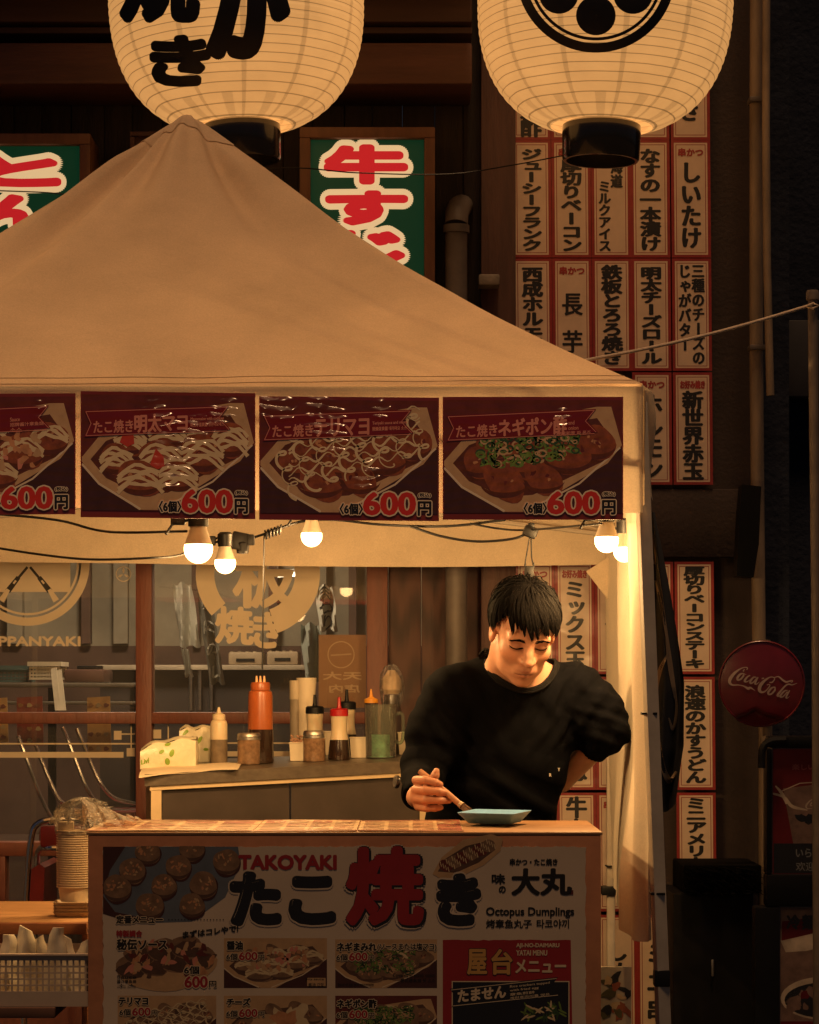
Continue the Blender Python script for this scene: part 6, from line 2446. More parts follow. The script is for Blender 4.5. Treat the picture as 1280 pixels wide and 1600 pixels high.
for i, (px, py) in enumerate(PE):
    m = MB()
    hh = 1560 - py
    wdt = 36 + 8 * rb.random()
    lean = (rb.random() - 0.5) * 18

    def bagf(u, v, px=px, py=py, wdt=wdt, lean=lean, i=i):
        x = px + (u - 0.5) * wdt * (1 - 0.55 * v ** 3) + lean * v
        y = 1562 - (1562 - py) * v + (u - 0.5) * 12 * math.sin(i * 2.1) * v
        dd = d + 0.05 + 0.028 * (i % 3) + 0.018 * math.sin(5 * u + i) * (1 - v) - 0.02 * math.sin(math.pi * u)
        return W(x + 1.5 * math.sin(20 * v + i), y, dd)
    m.grid(bagf, 8, 10, 0, (0, 0.012, 0))
    m.build('paper_bag', M_BAG, label=['white bag corner at the hidden left end of the basket', 'white bag left of the frame in the basket', 'white bag crossing the left photo edge in the basket',
                                       'flat white bag at the left of the visible basket', 'square-topped white bag standing up in the basket', 'low white bag between the two tall ones in the basket',
                                       'pointed white bag standing tallest in the basket', 'white bag leaning right of the pointed bag in the basket', 'white bag beside the counter at the right end of the basket'][i],
            cat='bag', group='white bags in the basket', ang=30)

# trays and cups on the shelf
dcu = 7.0
kc = dcu / F
cx = 116
cb = np.array((W(cx, 0, dcu)[0], dcu, ZS))
for i in range(4):
    m = MB()
    z0 = ZS + 0.0005 + i * 5.0 * kc * 1.0
    wd, dp = 31 * kc, 0.055
    for (s0, za), (s1, zb_) in (((0.82, 0), (1.0, 8 * kc)),):
        A = [np.array((cb[0] + sx * wd * s0, cb[1] + sy * dp * s0, z0 + za)) for sx, sy in ((-1, -1), (1, -1), (1, 1), (-1, 1))]
        B = [np.array((cb[0] + sx * wd * s1, cb[1] + sy * dp * s1, z0 + zb_)) for sx, sy in ((-1, -1), (1, -1), (1, 1), (-1, 1))]
        C = [np.array((cb[0] + sx * wd * 0.95, cb[1] + sy * dp * 0.95, z0 + zb_)) for sx, sy in ((-1, -1), (1, -1), (1, 1), (-1, 1))]
        D = [np.array((cb[0] + sx * wd * 0.8, cb[1] + sy * dp * 0.8, z0 + 0.0008)) for sx, sy in ((-1, -1), (1, -1), (1, 1), (-1, 1))]
        LL = [rounded(q, 4, 0.2) for q in (A, B, C, D)]
        n = len(LL[0])
        m.add([p_ for l in LL for p_ in l], [(j * n + i2, j * n + (i2 + 1) % n, (j + 1) * n + (i2 + 1) % n, (j + 1) * n + i2) for j in range(3) for i2 in range(n)] + [list(range(n)), [3 * n + q for q in range(n)]])
    m.build('food_tray', mat('paper_tray_cream', (0.52, 0.42, 0.30), 0.6, noise=(14, 0.15)), label=['lowest cream food tray of the stack under the cups', 'second lowest cream food tray under the cups', 'third cream food tray from the shelf under the cups', 'topmost cream food tray, directly under the cup stack'][i],
            cat='tray', group='cream food trays stacked under the cups', ang=40)
zc0 = ZS + 0.0005 + 3 * 5.0 * kc + 8.2 * kc
M_CUP = mat('paper_cup_cream', (0.72, 0.58, 0.40), 0.55, noise=(20, 0.06))
NC = 25
for i in range(NC):
    m = MB()
    z0 = zc0 + i * 3.62 * kc
    r1, r0, h = 25.5 * kc, 21 * kc, 22 * kc
    top_h = h
    m.lathe([(0, 0), (r0, 0), (r1 * 0.985, top_h), (r1 * 1.10, top_h + 0.3 * kc), (r1 * 1.10, top_h + 1.7 * kc), (r1 * 0.96, top_h + 1.7 * kc), (r1 * 0.955, top_h - 0.1 * kc)] + ([(r0 * 0.97, 0.4 * kc), (0, 0.4 * kc)] if i == NC - 1 else []), (cb[0], cb[1], z0), 28)
    if i != NC - 1:
        m.f = m.f[:-1]
        m.m = [0] * len(m.f)
    lab = 'cream paper cup inside the tall nested stack on the shelf'
    if i == 0:
        lab = 'bottom cream paper cup of the nested stack, its whole side showing'
    if i == NC - 1:
        lab = 'topmost cream paper cup of the nested stack'
    m.build('paper_cup', M_CUP, label=lab, cat='cup', group='cream paper cups nested in a stack', ang=30)
zt_c = zc0 + (NC - 1) * 3.62 * kc + 24 * kc
m = MB()
m.obox((cb[0] - 12 * kc, cb[1] - 0.01, zt_c + 7 * kc), (24 * kc, 0.04, 13 * kc), Matrix.Rotation(0.08, 3, 'Z'), 0, 0.002)
m.build('paper_block', M_CUP, label='small white paper block on top of the cup stack inside the bag', cat='paper')
# clear bag over the cups, its mouth lying on the counter corner
m = MB()
rb = random.Random(21)


def sleeve(u, v):
    a = 2 * math.pi * u
    r_ = 29.5 * kc * (1 + 0.03 * math.sin(7 * a + 6 * v) + 0.03 * math.sin(13 * a))
    return np.array((cb[0] + r_ * math.cos(a), cb[1] + r_ * math.sin(a), ZS + 0.022 + (zt_c - ZS + 0.0) * (0.86 + 0.14 * v)))


m.grid(sleeve, 40, 18)


def crown(u, v):
    a = 2 * math.pi * u
    px0 = 116 + 30 * math.cos(a)
    tipx, tipy = 150 + 62 * math.cos(a) * (1 - v * 0.4), 1262
    base = np.array((cb[0] + 29.5 * kc * math.cos(a), cb[1] + 29.5 * kc * math.sin(a), zt_c + 0.022))
    tip = np.array(W(135 + 45 * math.cos(a) * (1 - v) + (40 if math.cos(a) > 0 else 0) * math.sin(math.pi * v), 1248 + 22 * max(0, math.cos(a)), 6.95 + 0.06 * math.sin(a) * (1 - v)))
    p_ = base * (1 - v) + tip * v
    nse = 0.012 * math.sin(9 * a + 7 * v) * math.sin(math.pi * min(1, v + .2)) + 0.008 * math.sin(17 * a - 11 * v)
    return p_ + np.array((nse, nse * 0.8, 0.5 * nse + 0.02 * math.sin(math.pi * v)))


m.grid(crown, 44, 14)


def tail(u, v):
    px = 128 + 92 * u
    base = 1296 - 14 * u
    y = base - (46 * (1 - u) ** 1.3 + 3) * math.sin(math.pi * v) ** 0.8
    nse = math.sin(23 * u + 9 * v) + math.sin(13 * v - 17 * u)
    return W(px + 3 * nse, y + 2.5 * nse, 6.34 + 0.5 * v + 0.012 * nse)


m.grid(tail, 26, 14)
m.build('plastic_bag', FILM, label='crumpled clear plastic bag sleeved over the cup stack beside the counter', cat='bag', ang=12, fixn=False)
# ================================================================== THE COOK
class SDF:
    """signed distance field on a regular grid, grown with smooth unions and skinned by surface nets"""

    def __init__(self, lo, hi, h):
        self.lo, self.h = np.asarray(lo, float), h
        n = np.ceil((np.asarray(hi, float) - self.lo) / h).astype(int) + 1
        self.n = n
        self.ax = [(self.lo[i] + h * np.arange(n[i])).astype(np.float32) for i in range(3)]
        self.D = np.full(n, 9.0, np.float32)

    def _win(self, lo, hi):
        s = []
        for i in range(3):
            a = max(0, int((lo[i] - self.lo[i]) / self.h) - 1)
            b = min(self.n[i], int((hi[i] - self.lo[i]) / self.h) + 3)
            s.append(slice(a, max(a + 1, b)))
        return tuple(s)

    def _pts(self, w):
        return np.meshgrid(self.ax[0][w[0]], self.ax[1][w[1]], self.ax[2][w[2]], indexing='ij', sparse=True)

    def _join(self, w, d, k, sub=False):
        A = self.D[w]
        if sub:
            d = -d
            if k > 0:
                h = np.clip(0.5 - 0.5 * (A - d) / k, 0, 1)
                self.D[w] = A * (1 - h) + d * h + k * h * (1 - h)
            else:
                self.D[w] = np.maximum(A, d)
            return
        if k > 0:
            h = np.clip(0.5 + 0.5 * (A - d) / k, 0, 1)
            self.D[w] = A * (1 - h) + d * h - k * h * (1 - h)
        else:
            self.D[w] = np.minimum(A, d)

    def ell(self, c, r, M=None, k=0.02, sub=False):
        c, r = np.asarray(c, float), np.asarray(r, float)
        m = max(r) + k + 0.03
        w = self._win(c - m, c + m)
        X, Y, Z = self._pts(w)
        X, Y, Z = X - c[0], Y - c[1], Z - c[2]
        if M is not None:      # rows of M: local axes in world space
            x = X * M[0][0] + Y * M[0][1] + Z * M[0][2]
            y = X * M[1][0] + Y * M[1][1] + Z * M[1][2]
            z = X * M[2][0] + Y * M[2][1] + Z * M[2][2]
        else:
            x, y, z = X, Y, Z
        k0 = np.sqrt((x / r[0]) ** 2 + (y / r[1]) ** 2 + (z / r[2]) ** 2)
        k1 = np.sqrt((x / r[0] ** 2) ** 2 + (y / r[1] ** 2) ** 2 + (z / r[2] ** 2) ** 2)
        d = k0 * (k0 - 1) / np.maximum(k1, 1e-6)
        self._join(w, d.astype(np.float32), k, sub)

    def cap(self, a, b, ra, rb, k=0.02, sub=False):
        a, b = np.asarray(a, float), np.asarray(b, float)
        m = max(ra, rb) + k + 0.03
        w = self._win(np.minimum(a, b) - m, np.maximum(a, b) + m)
        X, Y, Z = self._pts(w)
        ba = b - a
        t = ((X - a[0]) * ba[0] + (Y - a[1]) * ba[1] + (Z - a[2]) * ba[2]) / max(1e-9, ba.dot(ba))
        t = np.clip(t, 0, 1)
        d = np.sqrt((X - a[0] - t * ba[0]) ** 2 + (Y - a[1] - t * ba[1]) ** 2 + (Z - a[2] - t * ba[2]) ** 2) - (ra + (rb - ra) * t)
        self._join(w, d.astype(np.float32), k, sub)

    def chain(self, pts, rs, k=0.02, kk=None):
        for i in range(len(pts) - 1):
            self.cap(pts[i], pts[i + 1], rs[i], rs[i + 1], k if i == 0 else (kk if kk is not None else 0.004))

    def mesh(self):
        D = self.D
        S_ = D < 0
        nx, ny, nz = D.shape
        cnt = np.zeros((nx - 1, ny - 1, nz - 1), np.int16)
        for a in (0, 1):
            for b in (0, 1):
                for c in (0, 1):
                    cnt += S_[a:nx - 1 + a, b:ny - 1 + b, c:nz - 1 + c]
        I = np.argwhere((cnt > 0) & (cnt < 8))
        acc = np.zeros((len(I), 3))
        num = np.zeros(len(I))
        cor = [(a, b, c) for a in (0, 1) for b in (0, 1) for c in (0, 1)]
        for p in cor:
            for q in cor:
                if p < q and sum(abs(p[i] - q[i]) for i in range(3)) == 1:
                    d0 = D[I[:, 0] + p[0], I[:, 1] + p[1], I[:, 2] + p[2]]
                    d1 = D[I[:, 0] + q[0], I[:, 1] + q[1], I[:, 2] + q[2]]
                    x = (d0 < 0) != (d1 < 0)
                    t = np.where(x, d0 / np.where(x, d0 - d1, 1), 0)
                    pos = np.array(p)[None] + t[:, None] * (np.array(q) - np.array(p))[None]
                    acc += np.where(x[:, None], pos, 0)
                    num += x
        V = self.lo + (I + acc / num[:, None]) * self.h
        idx = -np.ones((nx - 1, ny - 1, nz - 1), np.int64)
        idx[I[:, 0], I[:, 1], I[:, 2]] = np.arange(len(I))
        Fs = []
        for ax in range(3):
            o = [(1, 2), (2, 0), (0, 1)][ax]
            sl0 = [slice(1, s - 1) for s in D.shape]
            sl1 = [slice(1, s - 1) for s in D.shape]
            sl0[ax], sl1[ax] = slice(0, D.shape[ax] - 1), slice(1, D.shape[ax])
            a, b = S_[tuple(sl0)], S_[tuple(sl1)]
            E_ = np.argwhere(a != b)
            fl = a[E_[:, 0], E_[:, 1], E_[:, 2]]
            base = E_ + 1
            base[:, ax] -= 1
            qs = []
            for da, db in ((0, 0), (1, 0), (1, 1), (0, 1)):
                c = base.copy()
                c[:, o[0]] -= 1 - da
                c[:, o[1]] -= 1 - db
                qs.append(idx[c[:, 0], c[:, 1], c[:, 2]])
            Q = np.stack(qs, 1)
            Q[~fl] = Q[~fl][:, ::-1]
            Fs.append(Q[(Q >= 0).all(1)])
        return V, np.concatenate(Fs)

    def normals(self, V):
        g = np.gradient(self.D, self.h)
        ii = np.clip(((V - self.lo) / self.h).round().astype(int), 0, self.n - 1)
        N = np.stack([q[ii[:, 0], ii[:, 1], ii[:, 2]] for q in g], 1)
        return N / (np.linalg.norm(N, axis=1, keepdims=True) + 1e-9)


def relax(V, Fq, it=2, lam=0.5):
    n = len(V)
    e = np.concatenate([Fq[:, [0, 1]], Fq[:, [1, 2]], Fq[:, [2, 3]], Fq[:, [3, 0]]])
    for _ in range(it):
        s = np.zeros_like(V)
        c = np.zeros(n)
        np.add.at(s, e[:, 0], V[e[:, 1]])
        np.add.at(c, e[:, 0], 1)
        V = V + lam * (s / np.maximum(c, 1)[:, None] - V)
    return V


def skin_mat():
    m = mat('skin', (0.42, 0.19, 0.095), 0.48, noise=None, spec=0.4)
    t = m.node_tree
    b = t.nodes['Principled BSDF']
    at = t.nodes.new('ShaderNodeAttribute')
    at.attribute_name = 'tone'
    nz = t.nodes.new('ShaderNodeTexNoise')
    nz.inputs['Scale'].default_value = 55
    nz.inputs['Detail'].default_value = 5
    mr = t.nodes.new('ShaderNodeMapRange')
    mr.inputs[3].default_value = 0.86
    mr.inputs[4].default_value = 1.12
    tc = t.nodes.new('ShaderNodeTexCoord')
    t.links.new(tc.outputs['Object'], nz.inputs[0])
    t.links.new(nz.outputs[0], mr.inputs[0])
    sv = t.nodes.new('ShaderNodeVectorMath')
    sv.operation = 'SCALE'
    t.links.new(at.outputs['Color'], sv.inputs[0])
    t.links.new(mr.outputs[0], sv.inputs['Scale'])
    t.links.new(sv.outputs[0], b.inputs['Base Color'])
    bp = t.nodes.new('ShaderNodeBump')
    bp.inputs['Strength'].default_value = 0.15
    bp.inputs['Distance'].default_value = 0.002
    n2 = t.nodes.new('ShaderNodeTexNoise')
    n2.inputs['Scale'].default_value = 350
    t.links.new(tc.outputs['Object'], n2.inputs[0])
    t.links.new(n2.outputs[0], bp.inputs['Height'])
    t.links.new(bp.outputs[0], b.inputs['Normal'])
    b.inputs['Subsurface Weight'].default_value = 0.12
    b.inputs['Subsurface Radius'].default_value = (0.010, 0.004, 0.002)
    b.inputs['Subsurface Scale'].default_value = 0.5
    return m


# --- head frame: looks down and a little to the right of the picture
HD = 6.93
pitch, yaw, roll = R(31), R(9), R(-3)
HS = 1.05
fw = np.array((math.sin(yaw) * math.cos(pitch), -math.cos(yaw) * math.cos(pitch), -math.sin(pitch)))
rt = np.array((math.cos(yaw), math.sin(yaw), 0.0))
upv = np.cross(fw, rt)
rt, upv = rt * math.cos(roll) + upv * math.sin(roll), upv * math.cos(roll) - rt * math.sin(roll)
HM = np.stack([rt, fw, upv])            # rows: right, forward, up
eye_mid = W(827, 1012, 6.84)
HC = eye_mid - HS * (0.083 * fw - 0.003 * upv)


def H(x, y, z):
    return HC + HS * (x * rt + y * fw + z * upv)


def hr(*r_):
    return [HS * q for q in r_]


# --- skeleton of the leaning body
P_NECK = W(818, 1046, 7.02)
P_CH = W(792, 1140, 7.10)
P_WA = W(768, 1262, 7.12)
P_HIP = np.array((P_WA[0] - 0.005, 7.13, 0.93))
SHR, SHL = W(706, 1082, 7.03), W(903, 1078, 7.10)
ELR, WRR = W(668, 1200, 6.99), W(652, 1246, 6.80)
ELL_, WRL = W(955, 1138, 7.06), W(880, 1220, 7.17)
person = thing('person', (P_HIP[0], 7.13, 0), 'man in a black long-sleeved shirt leaning over the counter with a brush in his hand', 'person')

B = SDF((-0.14, 6.64, 0.86), (0.66, 7.42, 1.78), 0.0032)
# head
B.ell(H(0, -0.018, 0.035), hr(.076, .094, .084), HM, 0.0)
B.ell(H(0, 0.030, -0.030), hr(.0605, .058, .088), HM, 0.03)
B.ell(H(0, 0.036, -0.088), hr(.041, .047, .036), HM, 0.03)
B.ell(H(0, 0.070, -0.110), hr(.019, .016, .013), HM, 0.02)
for s in (-1, 1):
    B.ell(H(s * .041, .052, -.032), hr(.021, .023, .020), HM, 0.025)
    B.ell(H(s * .042, .010, -.083), hr(.014, .030, .022), HM, 0.03)
B.cap(H(-.042, .071, .016), H(.042, .071, .016), .012 * HS, .012 * HS, 0.02)
for s in (-1, 1):
    B.ell(H(s * .033, .096, -.004), hr(.020, .019, .012), HM, 0.012, True)
for s in (-1, 1):
    B.ell(H(s * .032, .0705, -.003), hr(.0165, .0145, .0125), HM, 0.006)
B.chain([H(0, .084, .006), H(0, .096, -.020), H(0, .106, -.036)], [.0075 * HS, .0085 * HS, .0115 * HS], 0.014, 0.010)
for s in (-1, 1):
    B.ell(H(s * .0135, .092, -.040), hr(.0085, .0105, .0085), HM, 0.010)
    B.ell(H(s * .007, .102, -.0485), hr(.004, .005, .0035), HM, 0.004, True)
B.ell(H(0, .080, -.072), hr(.026, .013, .017), HM, 0.016)
B.chain([H(-.023, .078, -.0765), H(-.007, .0925, -.068), H(.007, .0925, -.068), H(.023, .078, -.0765)], [.0035 * HS, .0052 * HS, .0052 * HS, .0035 * HS], 0.006, 0.004)
B.chain([H(-.018, .080, -.0825), H(0, .0925, -.0795), H(.018, .080, -.0825)], [.0045 * HS, .0065 * HS, .0045 * HS], 0.006, 0.004)
B.cap(H(-.024, .0855, -.0800), H(0, .0998, -.0738), .0018, .0020, 0.002, True)
B.cap(H(0, .0998, -.0738), H(.024, .0855, -.0800), .0020, .0018, 0.002, True)
# ears
for s in (-1, 1):
    e0 = H(s * .077, -.008, -.012)
    B.ell(e0, hr(.009, .019, .031), HM, 0.008)
    B.ell(H(s * .087, .000, -.006), hr(.006, .009, .015), HM, 0.005, True)
# neck, shoulders, torso and arms under the shirt
B.cap(H(0, -.030, -.075), P_NECK + (0, 0.035, -0.015), .056, .062, 0.03)
B.cap(SHR + (0.03, 0.015, 0.0), SHL + (-0.03, 0.015, 0.0), .055, .055, 0.05)
B.ell(P_CH + (0.0, 0.0, 0.035), (.188, .112, .163), None, 0.05)
B.cap(H(-.022, -.035, -.07), W(776, 1062, 7.06), .046, .036, 0.03)
B.cap(P_CH, P_WA, .105, .10, 0.05)
B.ell((P_WA + P_HIP) / 2, (.150, .092, .17), None, 0.05)
B.chain([SHR, ELR, WRR + (0.0, 0.012, 0)], [.045, .038, .026], 0.03, 0.02)
B.chain([SHL, ELL_, WRL], [.045, .040, .028], 0.03, 0.02)
# forearm and the hand on the hip
hl = WRL + np.array((-0.055, 0.03, -0.035))
B.chain([WRL, hl], [.027, .030], 0.01)
for i in range(4):
    B.chain([hl + np.array((0, 0.005, 0.02 - 0.013 * i)), hl + np.array((-.035, .02, .012 - .014 * i)), hl + np.array((-.065, .045, .0 - .015 * i))], [.010, .009, .008], 0.006, 0.003)
B.chain([hl + np.array((0.01, -0.01, 0.015)), hl + np.array((-.02, -.035, .02)), hl + np.array((-.04, -.045, .01))], [.011, .010, .009], 0.008, 0.003)

# the hand with the brush
hd = 6.755


def Q(px, py, dd=0.0):
    return W(px, py, hd + dd)


B.ell(Q(660, 1242, 0.012), (.028, .026, .034), None, 0.012)
B.cap(WRR + (0.0, 0.012, 0), Q(656, 1246, 0.02), .026, .027, 0.012)
# fingers: knuckle, middle joint nearest the viewer, tip wrapped over the handle
B.chain([Q(650, 1219, 0.000), Q(664, 1219, -.030), Q(681, 1223, -.034), Q(688, 1226, -.026)], [.0118, .0112, .0100, .0086], 0.006, 0.003)
B.chain([Q(649, 1234, 0.000), Q(664, 1235, -.036), Q(685, 1237, -.040), Q(697, 1239, -.030)], [.0118, .0114, .0102, .0088], 0.005, 0.003)
B.chain([Q(650, 1248, 0.002), Q(665, 1250, -.034), Q(688, 1251, -.038), Q(702, 1251, -.028)], [.0115, .0110, .0098, .0085], 0.005, 0.003)
B.chain([Q(653, 1261, 0.006), Q(666, 1263, -.026), Q(680, 1263, -.030), Q(689, 1262, -.024)], [.0105, .0100, .0088, .0075], 0.005, 0.003)
# thumb from the side of the palm, standing up behind the index finger
B.chain([Q(664, 1234, 0.008), Q(674, 1222, -.004), Q(680, 1212, -.008), Q(682, 1205, -.006)], [.0135, .0118, .0108, .0088], 0.010, 0.004)

V, Fq = B.mesh()
V = relax(V, Fq, 2, 0.4)
# skin tones of lips, lids, cheeks and knuckles, with shade painted between the lips
L_ = (V - HC) @ HM.T / HS
base = np.array((0.50, 0.262, 0.170))
tone = np.tile(base, (len(V), 1))


def tint(c, r_, col, amt):
    d2 = (((L_ - np.array(c)) / np.array(r_)) ** 2).sum(1)
    a = (amt * np.exp(-d2 ** 1.5))[:, None]
    tone[:] = tone * (1 - a) + np.array(col) * a


tint((0, .088, -.0670), (.020, .02, .0042), (.26, .085, .06), .85)
tint((0, .088, -.0805), (.017, .02, .0055), (.30, .10, .07), .85)
tint((0, .094, -.0742), (.013, .02, .0018), (.09, .03, .024), .9)
for s in (-1, 1):
    tint((s * .016, .088, -.0775), (.009, .02, .0018), (.09, .03, .024), .85)
for s in (-1, 1):
    tint((s * .045, .07, -.03), (.022, .05, .018), (.58, .26, .15), .5)
    tint((s * .033, .085, .003), (.020, .03, .010), (.30, .135, .085), .7)
    tint((s * .085, -.005, -.01), (.02, .03, .035), (.54, .24, .14), .6)
tint((0, .105, -.036), (.014, .02, .012), (.60, .30, .18), .5)
hand_c = Q(675, 1240, -0.02)
ah = np.exp(-((np.linalg.norm(V - hand_c, axis=1) / 0.07) ** 4))[:, None]
tone = tone * (1 - 0.6 * ah) + np.array((.36, .15, .088)) * 0.6 * ah


def skinned(name, V, Fq, mt, parent, tone=None, ang=180):
    mb = MB()
    mb.v, mb.n = [V], len(V)
    mb.f = Fq.tolist()
    mb.m = [0] * len(Fq)
    o = mb.build(name, mt, parent, smooth=True, ang=ang, fixn=False)
    if tone is not None:
        at = o.data.color_attributes.new('tone', 'FLOAT_COLOR', 'POINT')
        at.data.foreach_set('color', np.concatenate([tone, np.ones((len(tone), 1))], 1).astype(np.float32).ravel())
    return o


skinned('body', V, Fq, skin_mat(), person, tone)
V_BODY, F_BODY = V, Fq

# --- shirt
C = SDF((-0.16, 6.76, 0.90), (0.70, 7.42, 1.62), 0.0042)
C.cap(SHR + (0.03, 0.02, 0.0), SHL + (-0.03, 0.02, 0.0), .068, .068, 0.0)
C.ell(P_CH + (0.0, 0.0, 0.035), (.200, .125, .175), None, 0.05)
C.ell(P_CH + (-0.014, 0.0, -0.10), (.178, .125, .19), None, 0.05)
C.ell(P_WA + (-0.006, 0.0, -0.03), (.172, .118, .20), None, 0.05)
C.ell(P_HIP + (0, 0, 0.07), (.180, .120, .13), None, 0.04)
C.cap(P_NECK + (0, .03, -.03), P_NECK + (0.0, .03, .012), .085, .070, 0.05)
# sleeves: loose, the left one bent back to the hip, the right one hanging forward
C.chain([SHR + (-0.006, 0.0, -0.012), (SHR + ELR) / 2 + (-0.016, 0, -0.004), ELR + (-0.010, 0.0, -0.006)], [.078, .070, .058], 0.045, 0.03)
C.chain([ELR + (-0.010, 0, -0.004), WRR + (0.0, 0.045, 0.006)], [.056, .043], 0.03)
C.chain([SHL + (0.002, 0, -0.010), (SHL + ELL_) / 2 + (0.004, 0, -0.008), ELL_ + (-0.012, 0.0, -0.004)], [.078, .073, .058], 0.045, 0.03)
WSL = WRL * 0.33 + ELL_ * 0.67
C.chain([ELL_ + (-0.006, 0, -0.006), WSL + (0, 0, 0.0)], [.056, .046], 0.03)
# neck opening and open cuffs
dl = (WRL - ELL_) / np.linalg.norm(WRL - ELL_)
C.cap(WSL + dl * 0.020, WSL + dl * 0.12, .037, .037, 0.004, True)
C.ell(WSL + dl * 0.10, (.05, .05, .05), None, 0.0, True)
dr = (WRR - ELR) / np.linalg.norm(WRR - ELR)
cf = WRR + (0.0, 0.045, 0.006)
C.cap(cf + dr * 0.012, cf + dr * 0.10, .032, .032, 0.004, True)
C.D[:, :, :8] = np.maximum(C.D[:, :, :8], 0.02)
V, Fq = C.mesh()
N = C.normals(V)
V = relax(V, Fq, 3, 0.5)
# cloth folds
x, y, z = V[:, 0], V[:, 1], V[:, 2]


def foldset(c, dirn, rad, freq, amp, ph=0.0):
    d2 = ((V - np.asarray(c)) ** 2).sum(1) / rad ** 2
    q = (V - np.asarray(c)) @ np.asarray(dirn, float)
    wv_ = np.sin(freq * q + ph + 1.3 * np.sin(18 * (x + z)))
    return amp * np.exp(-d2) * (np.abs(wv_) ** 0.7 * np.sign(wv_))


disp = foldset(SHR + (0.02, -0.05, -0.05), (0.9, 0, 0.5), .12, 130, .0035)
disp += foldset(SHL + (-0.02, -0.05, -0.04), (0.9, 0, -0.5), .14, 120, .0045, 1)
disp += foldset(ELL_, (0.5, 0.2, 0.9), .09, 120, .006, .5)
disp += foldset((ELL_ + SHL) / 2, (0.8, 0.2, 0.6), .10, 95, .004, .2)
disp += foldset(ELR, (0.2, 0.3, 0.95), .10, 110, .005, .3)
disp += foldset(P_WA + (0.10, -0.08, 0.02), (0.5, 0, 0.9), .14, 75, .006, .2)
disp += foldset(P_CH + (0.05, -0.08, -0.05), (0.7, 0, 0.7), .20, 48, .0018, 1.2)
disp += foldset(P_CH + (-0.10, -0.08, -0.06), (-0.6, 0, 0.8), .16, 62, .002, 2.2)
disp += foldset(ELL_ + (-0.02, 0, 0.02), (0.3, 0.2, 0.95), .07, 210, .004, .9)
disp += foldset(SHL + (-0.05, -0.05, -0.10), (0.75, 0, -0.65), .08, 190, .0025, .4)
V = V + N * disp[:, None]
from mathutils.bvhtree import BVHTree
bvh0 = BVHTree.FromPolygons([tuple(v) for v in V], Fq.tolist())
# neck opening: the neckline as seen on the cloth, cut out of the shirt and edged with a ribbed collar
NECKLINE = [(755, 1019), (759, 1034), (768, 1048), (783, 1062), (802, 1072), (823, 1077), (844, 1071), (857, 1059), (865, 1046), (869, 1034)]
line = []
for px_, py_ in smoothpath([np.array(q, float) for q in NECKLINE], 5):
    p0 = Vector(W(px_, py_, 6.5))
    dr_ = (Vector(W(px_, py_, 7.6)) - p0).normalized()
    h_ = bvh0.ray_cast(p0, dr_)
    line.append(np.array(h_[0]) if h_[0] is not None else (line[-1] if line else W(px_, py_, 7.05)))
cen_f = V[Fq].mean(1)
fx_, fy_ = 640 + F * cen_f[:, 0] / cen_f[:, 1], HZ - F * (cen_f[:, 2] - EYE) / cen_f[:, 1]
poly_ = smoothpath([np.array(q, float) for q in NECKLINE], 5) + [np.array((880, 985.0)), np.array((750, 985.0))]
ins = np.zeros(len(Fq), bool)
for i in range(len(poly_)):
    (x1_, y1_), (x2_, y2_) = poly_[i], poly_[(i + 1) % len(poly_)]
    cr_ = ((y1_ > fy_) != (y2_ > fy_)) & (fx_ < (x2_ - x1_) * (fy_ - y1_) / (y2_ - y1_ + 1e-9) + x1_)
    ins ^= cr_
Fq = Fq[~(ins & (cen_f[:, 1] < 7.11))]
shirt = skinned('shirt', V, Fq, mat('black_cotton', (0.0022, 0.0024, 0.0036), 0.9, noise=(60, 0.3), bump=(420, 0.35, 0.002), spec=0.05), person)
m = MB()
back = [line[-1] + np.array((-0.006, 0.05, 0.006)), P_NECK + np.array((0.045, 0.10, 0.02)), P_NECK + np.array((-0.035, 0.10, 0.02)), line[0] + np.array((0.012, 0.05, 0.008))]
loop = smoothpath(line[::3] + [line[-1]] + back + [line[0]], 4)
for k_ in range(3):
    m.tube([p_ + (p_ - P_NECK) * np.array((1, 0.3, 0)) * 0.04 * k_ + np.array((0, -0.0015, -0.0045 * k_)) for p_ in loop], 0.0042, 8, 0, False)
m.build('collar', mat('black_rib_knit', (0.005, 0.0048, 0.0055), 0.9, noise=(80, 0.3), spec=0.1), person)
# small white letters at the waist
bvh = BVHTree.FromPolygons([tuple(v) for v in V], Fq.tolist())
P = Print(lift=0.0)


def onshirt(x, y, l):
    p0 = Vector(W(x, y, 6.6))
    dr_ = (Vector(W(x, y, 7.6)) - p0).normalized()
    h_ = bvh.ray_cast(p0, dr_)
    if h_[0] is None:
        return W(x, y, 7.0)
    return np.array(h_[0] - dr_ * (0.0025 + l))


P.mp = onshirt
P.fit('R', 858.5, 1208.5, 861.8, 1213.5, 0, 0.2)
P.fit('Y', 872, 1200, 875, 1205, 0, 0.15)
P.mb.build('shirt_print', mat('white_shirt_print', (0.6, 0.55, 0.48), 0.6), person, smooth=False, fixn=False)

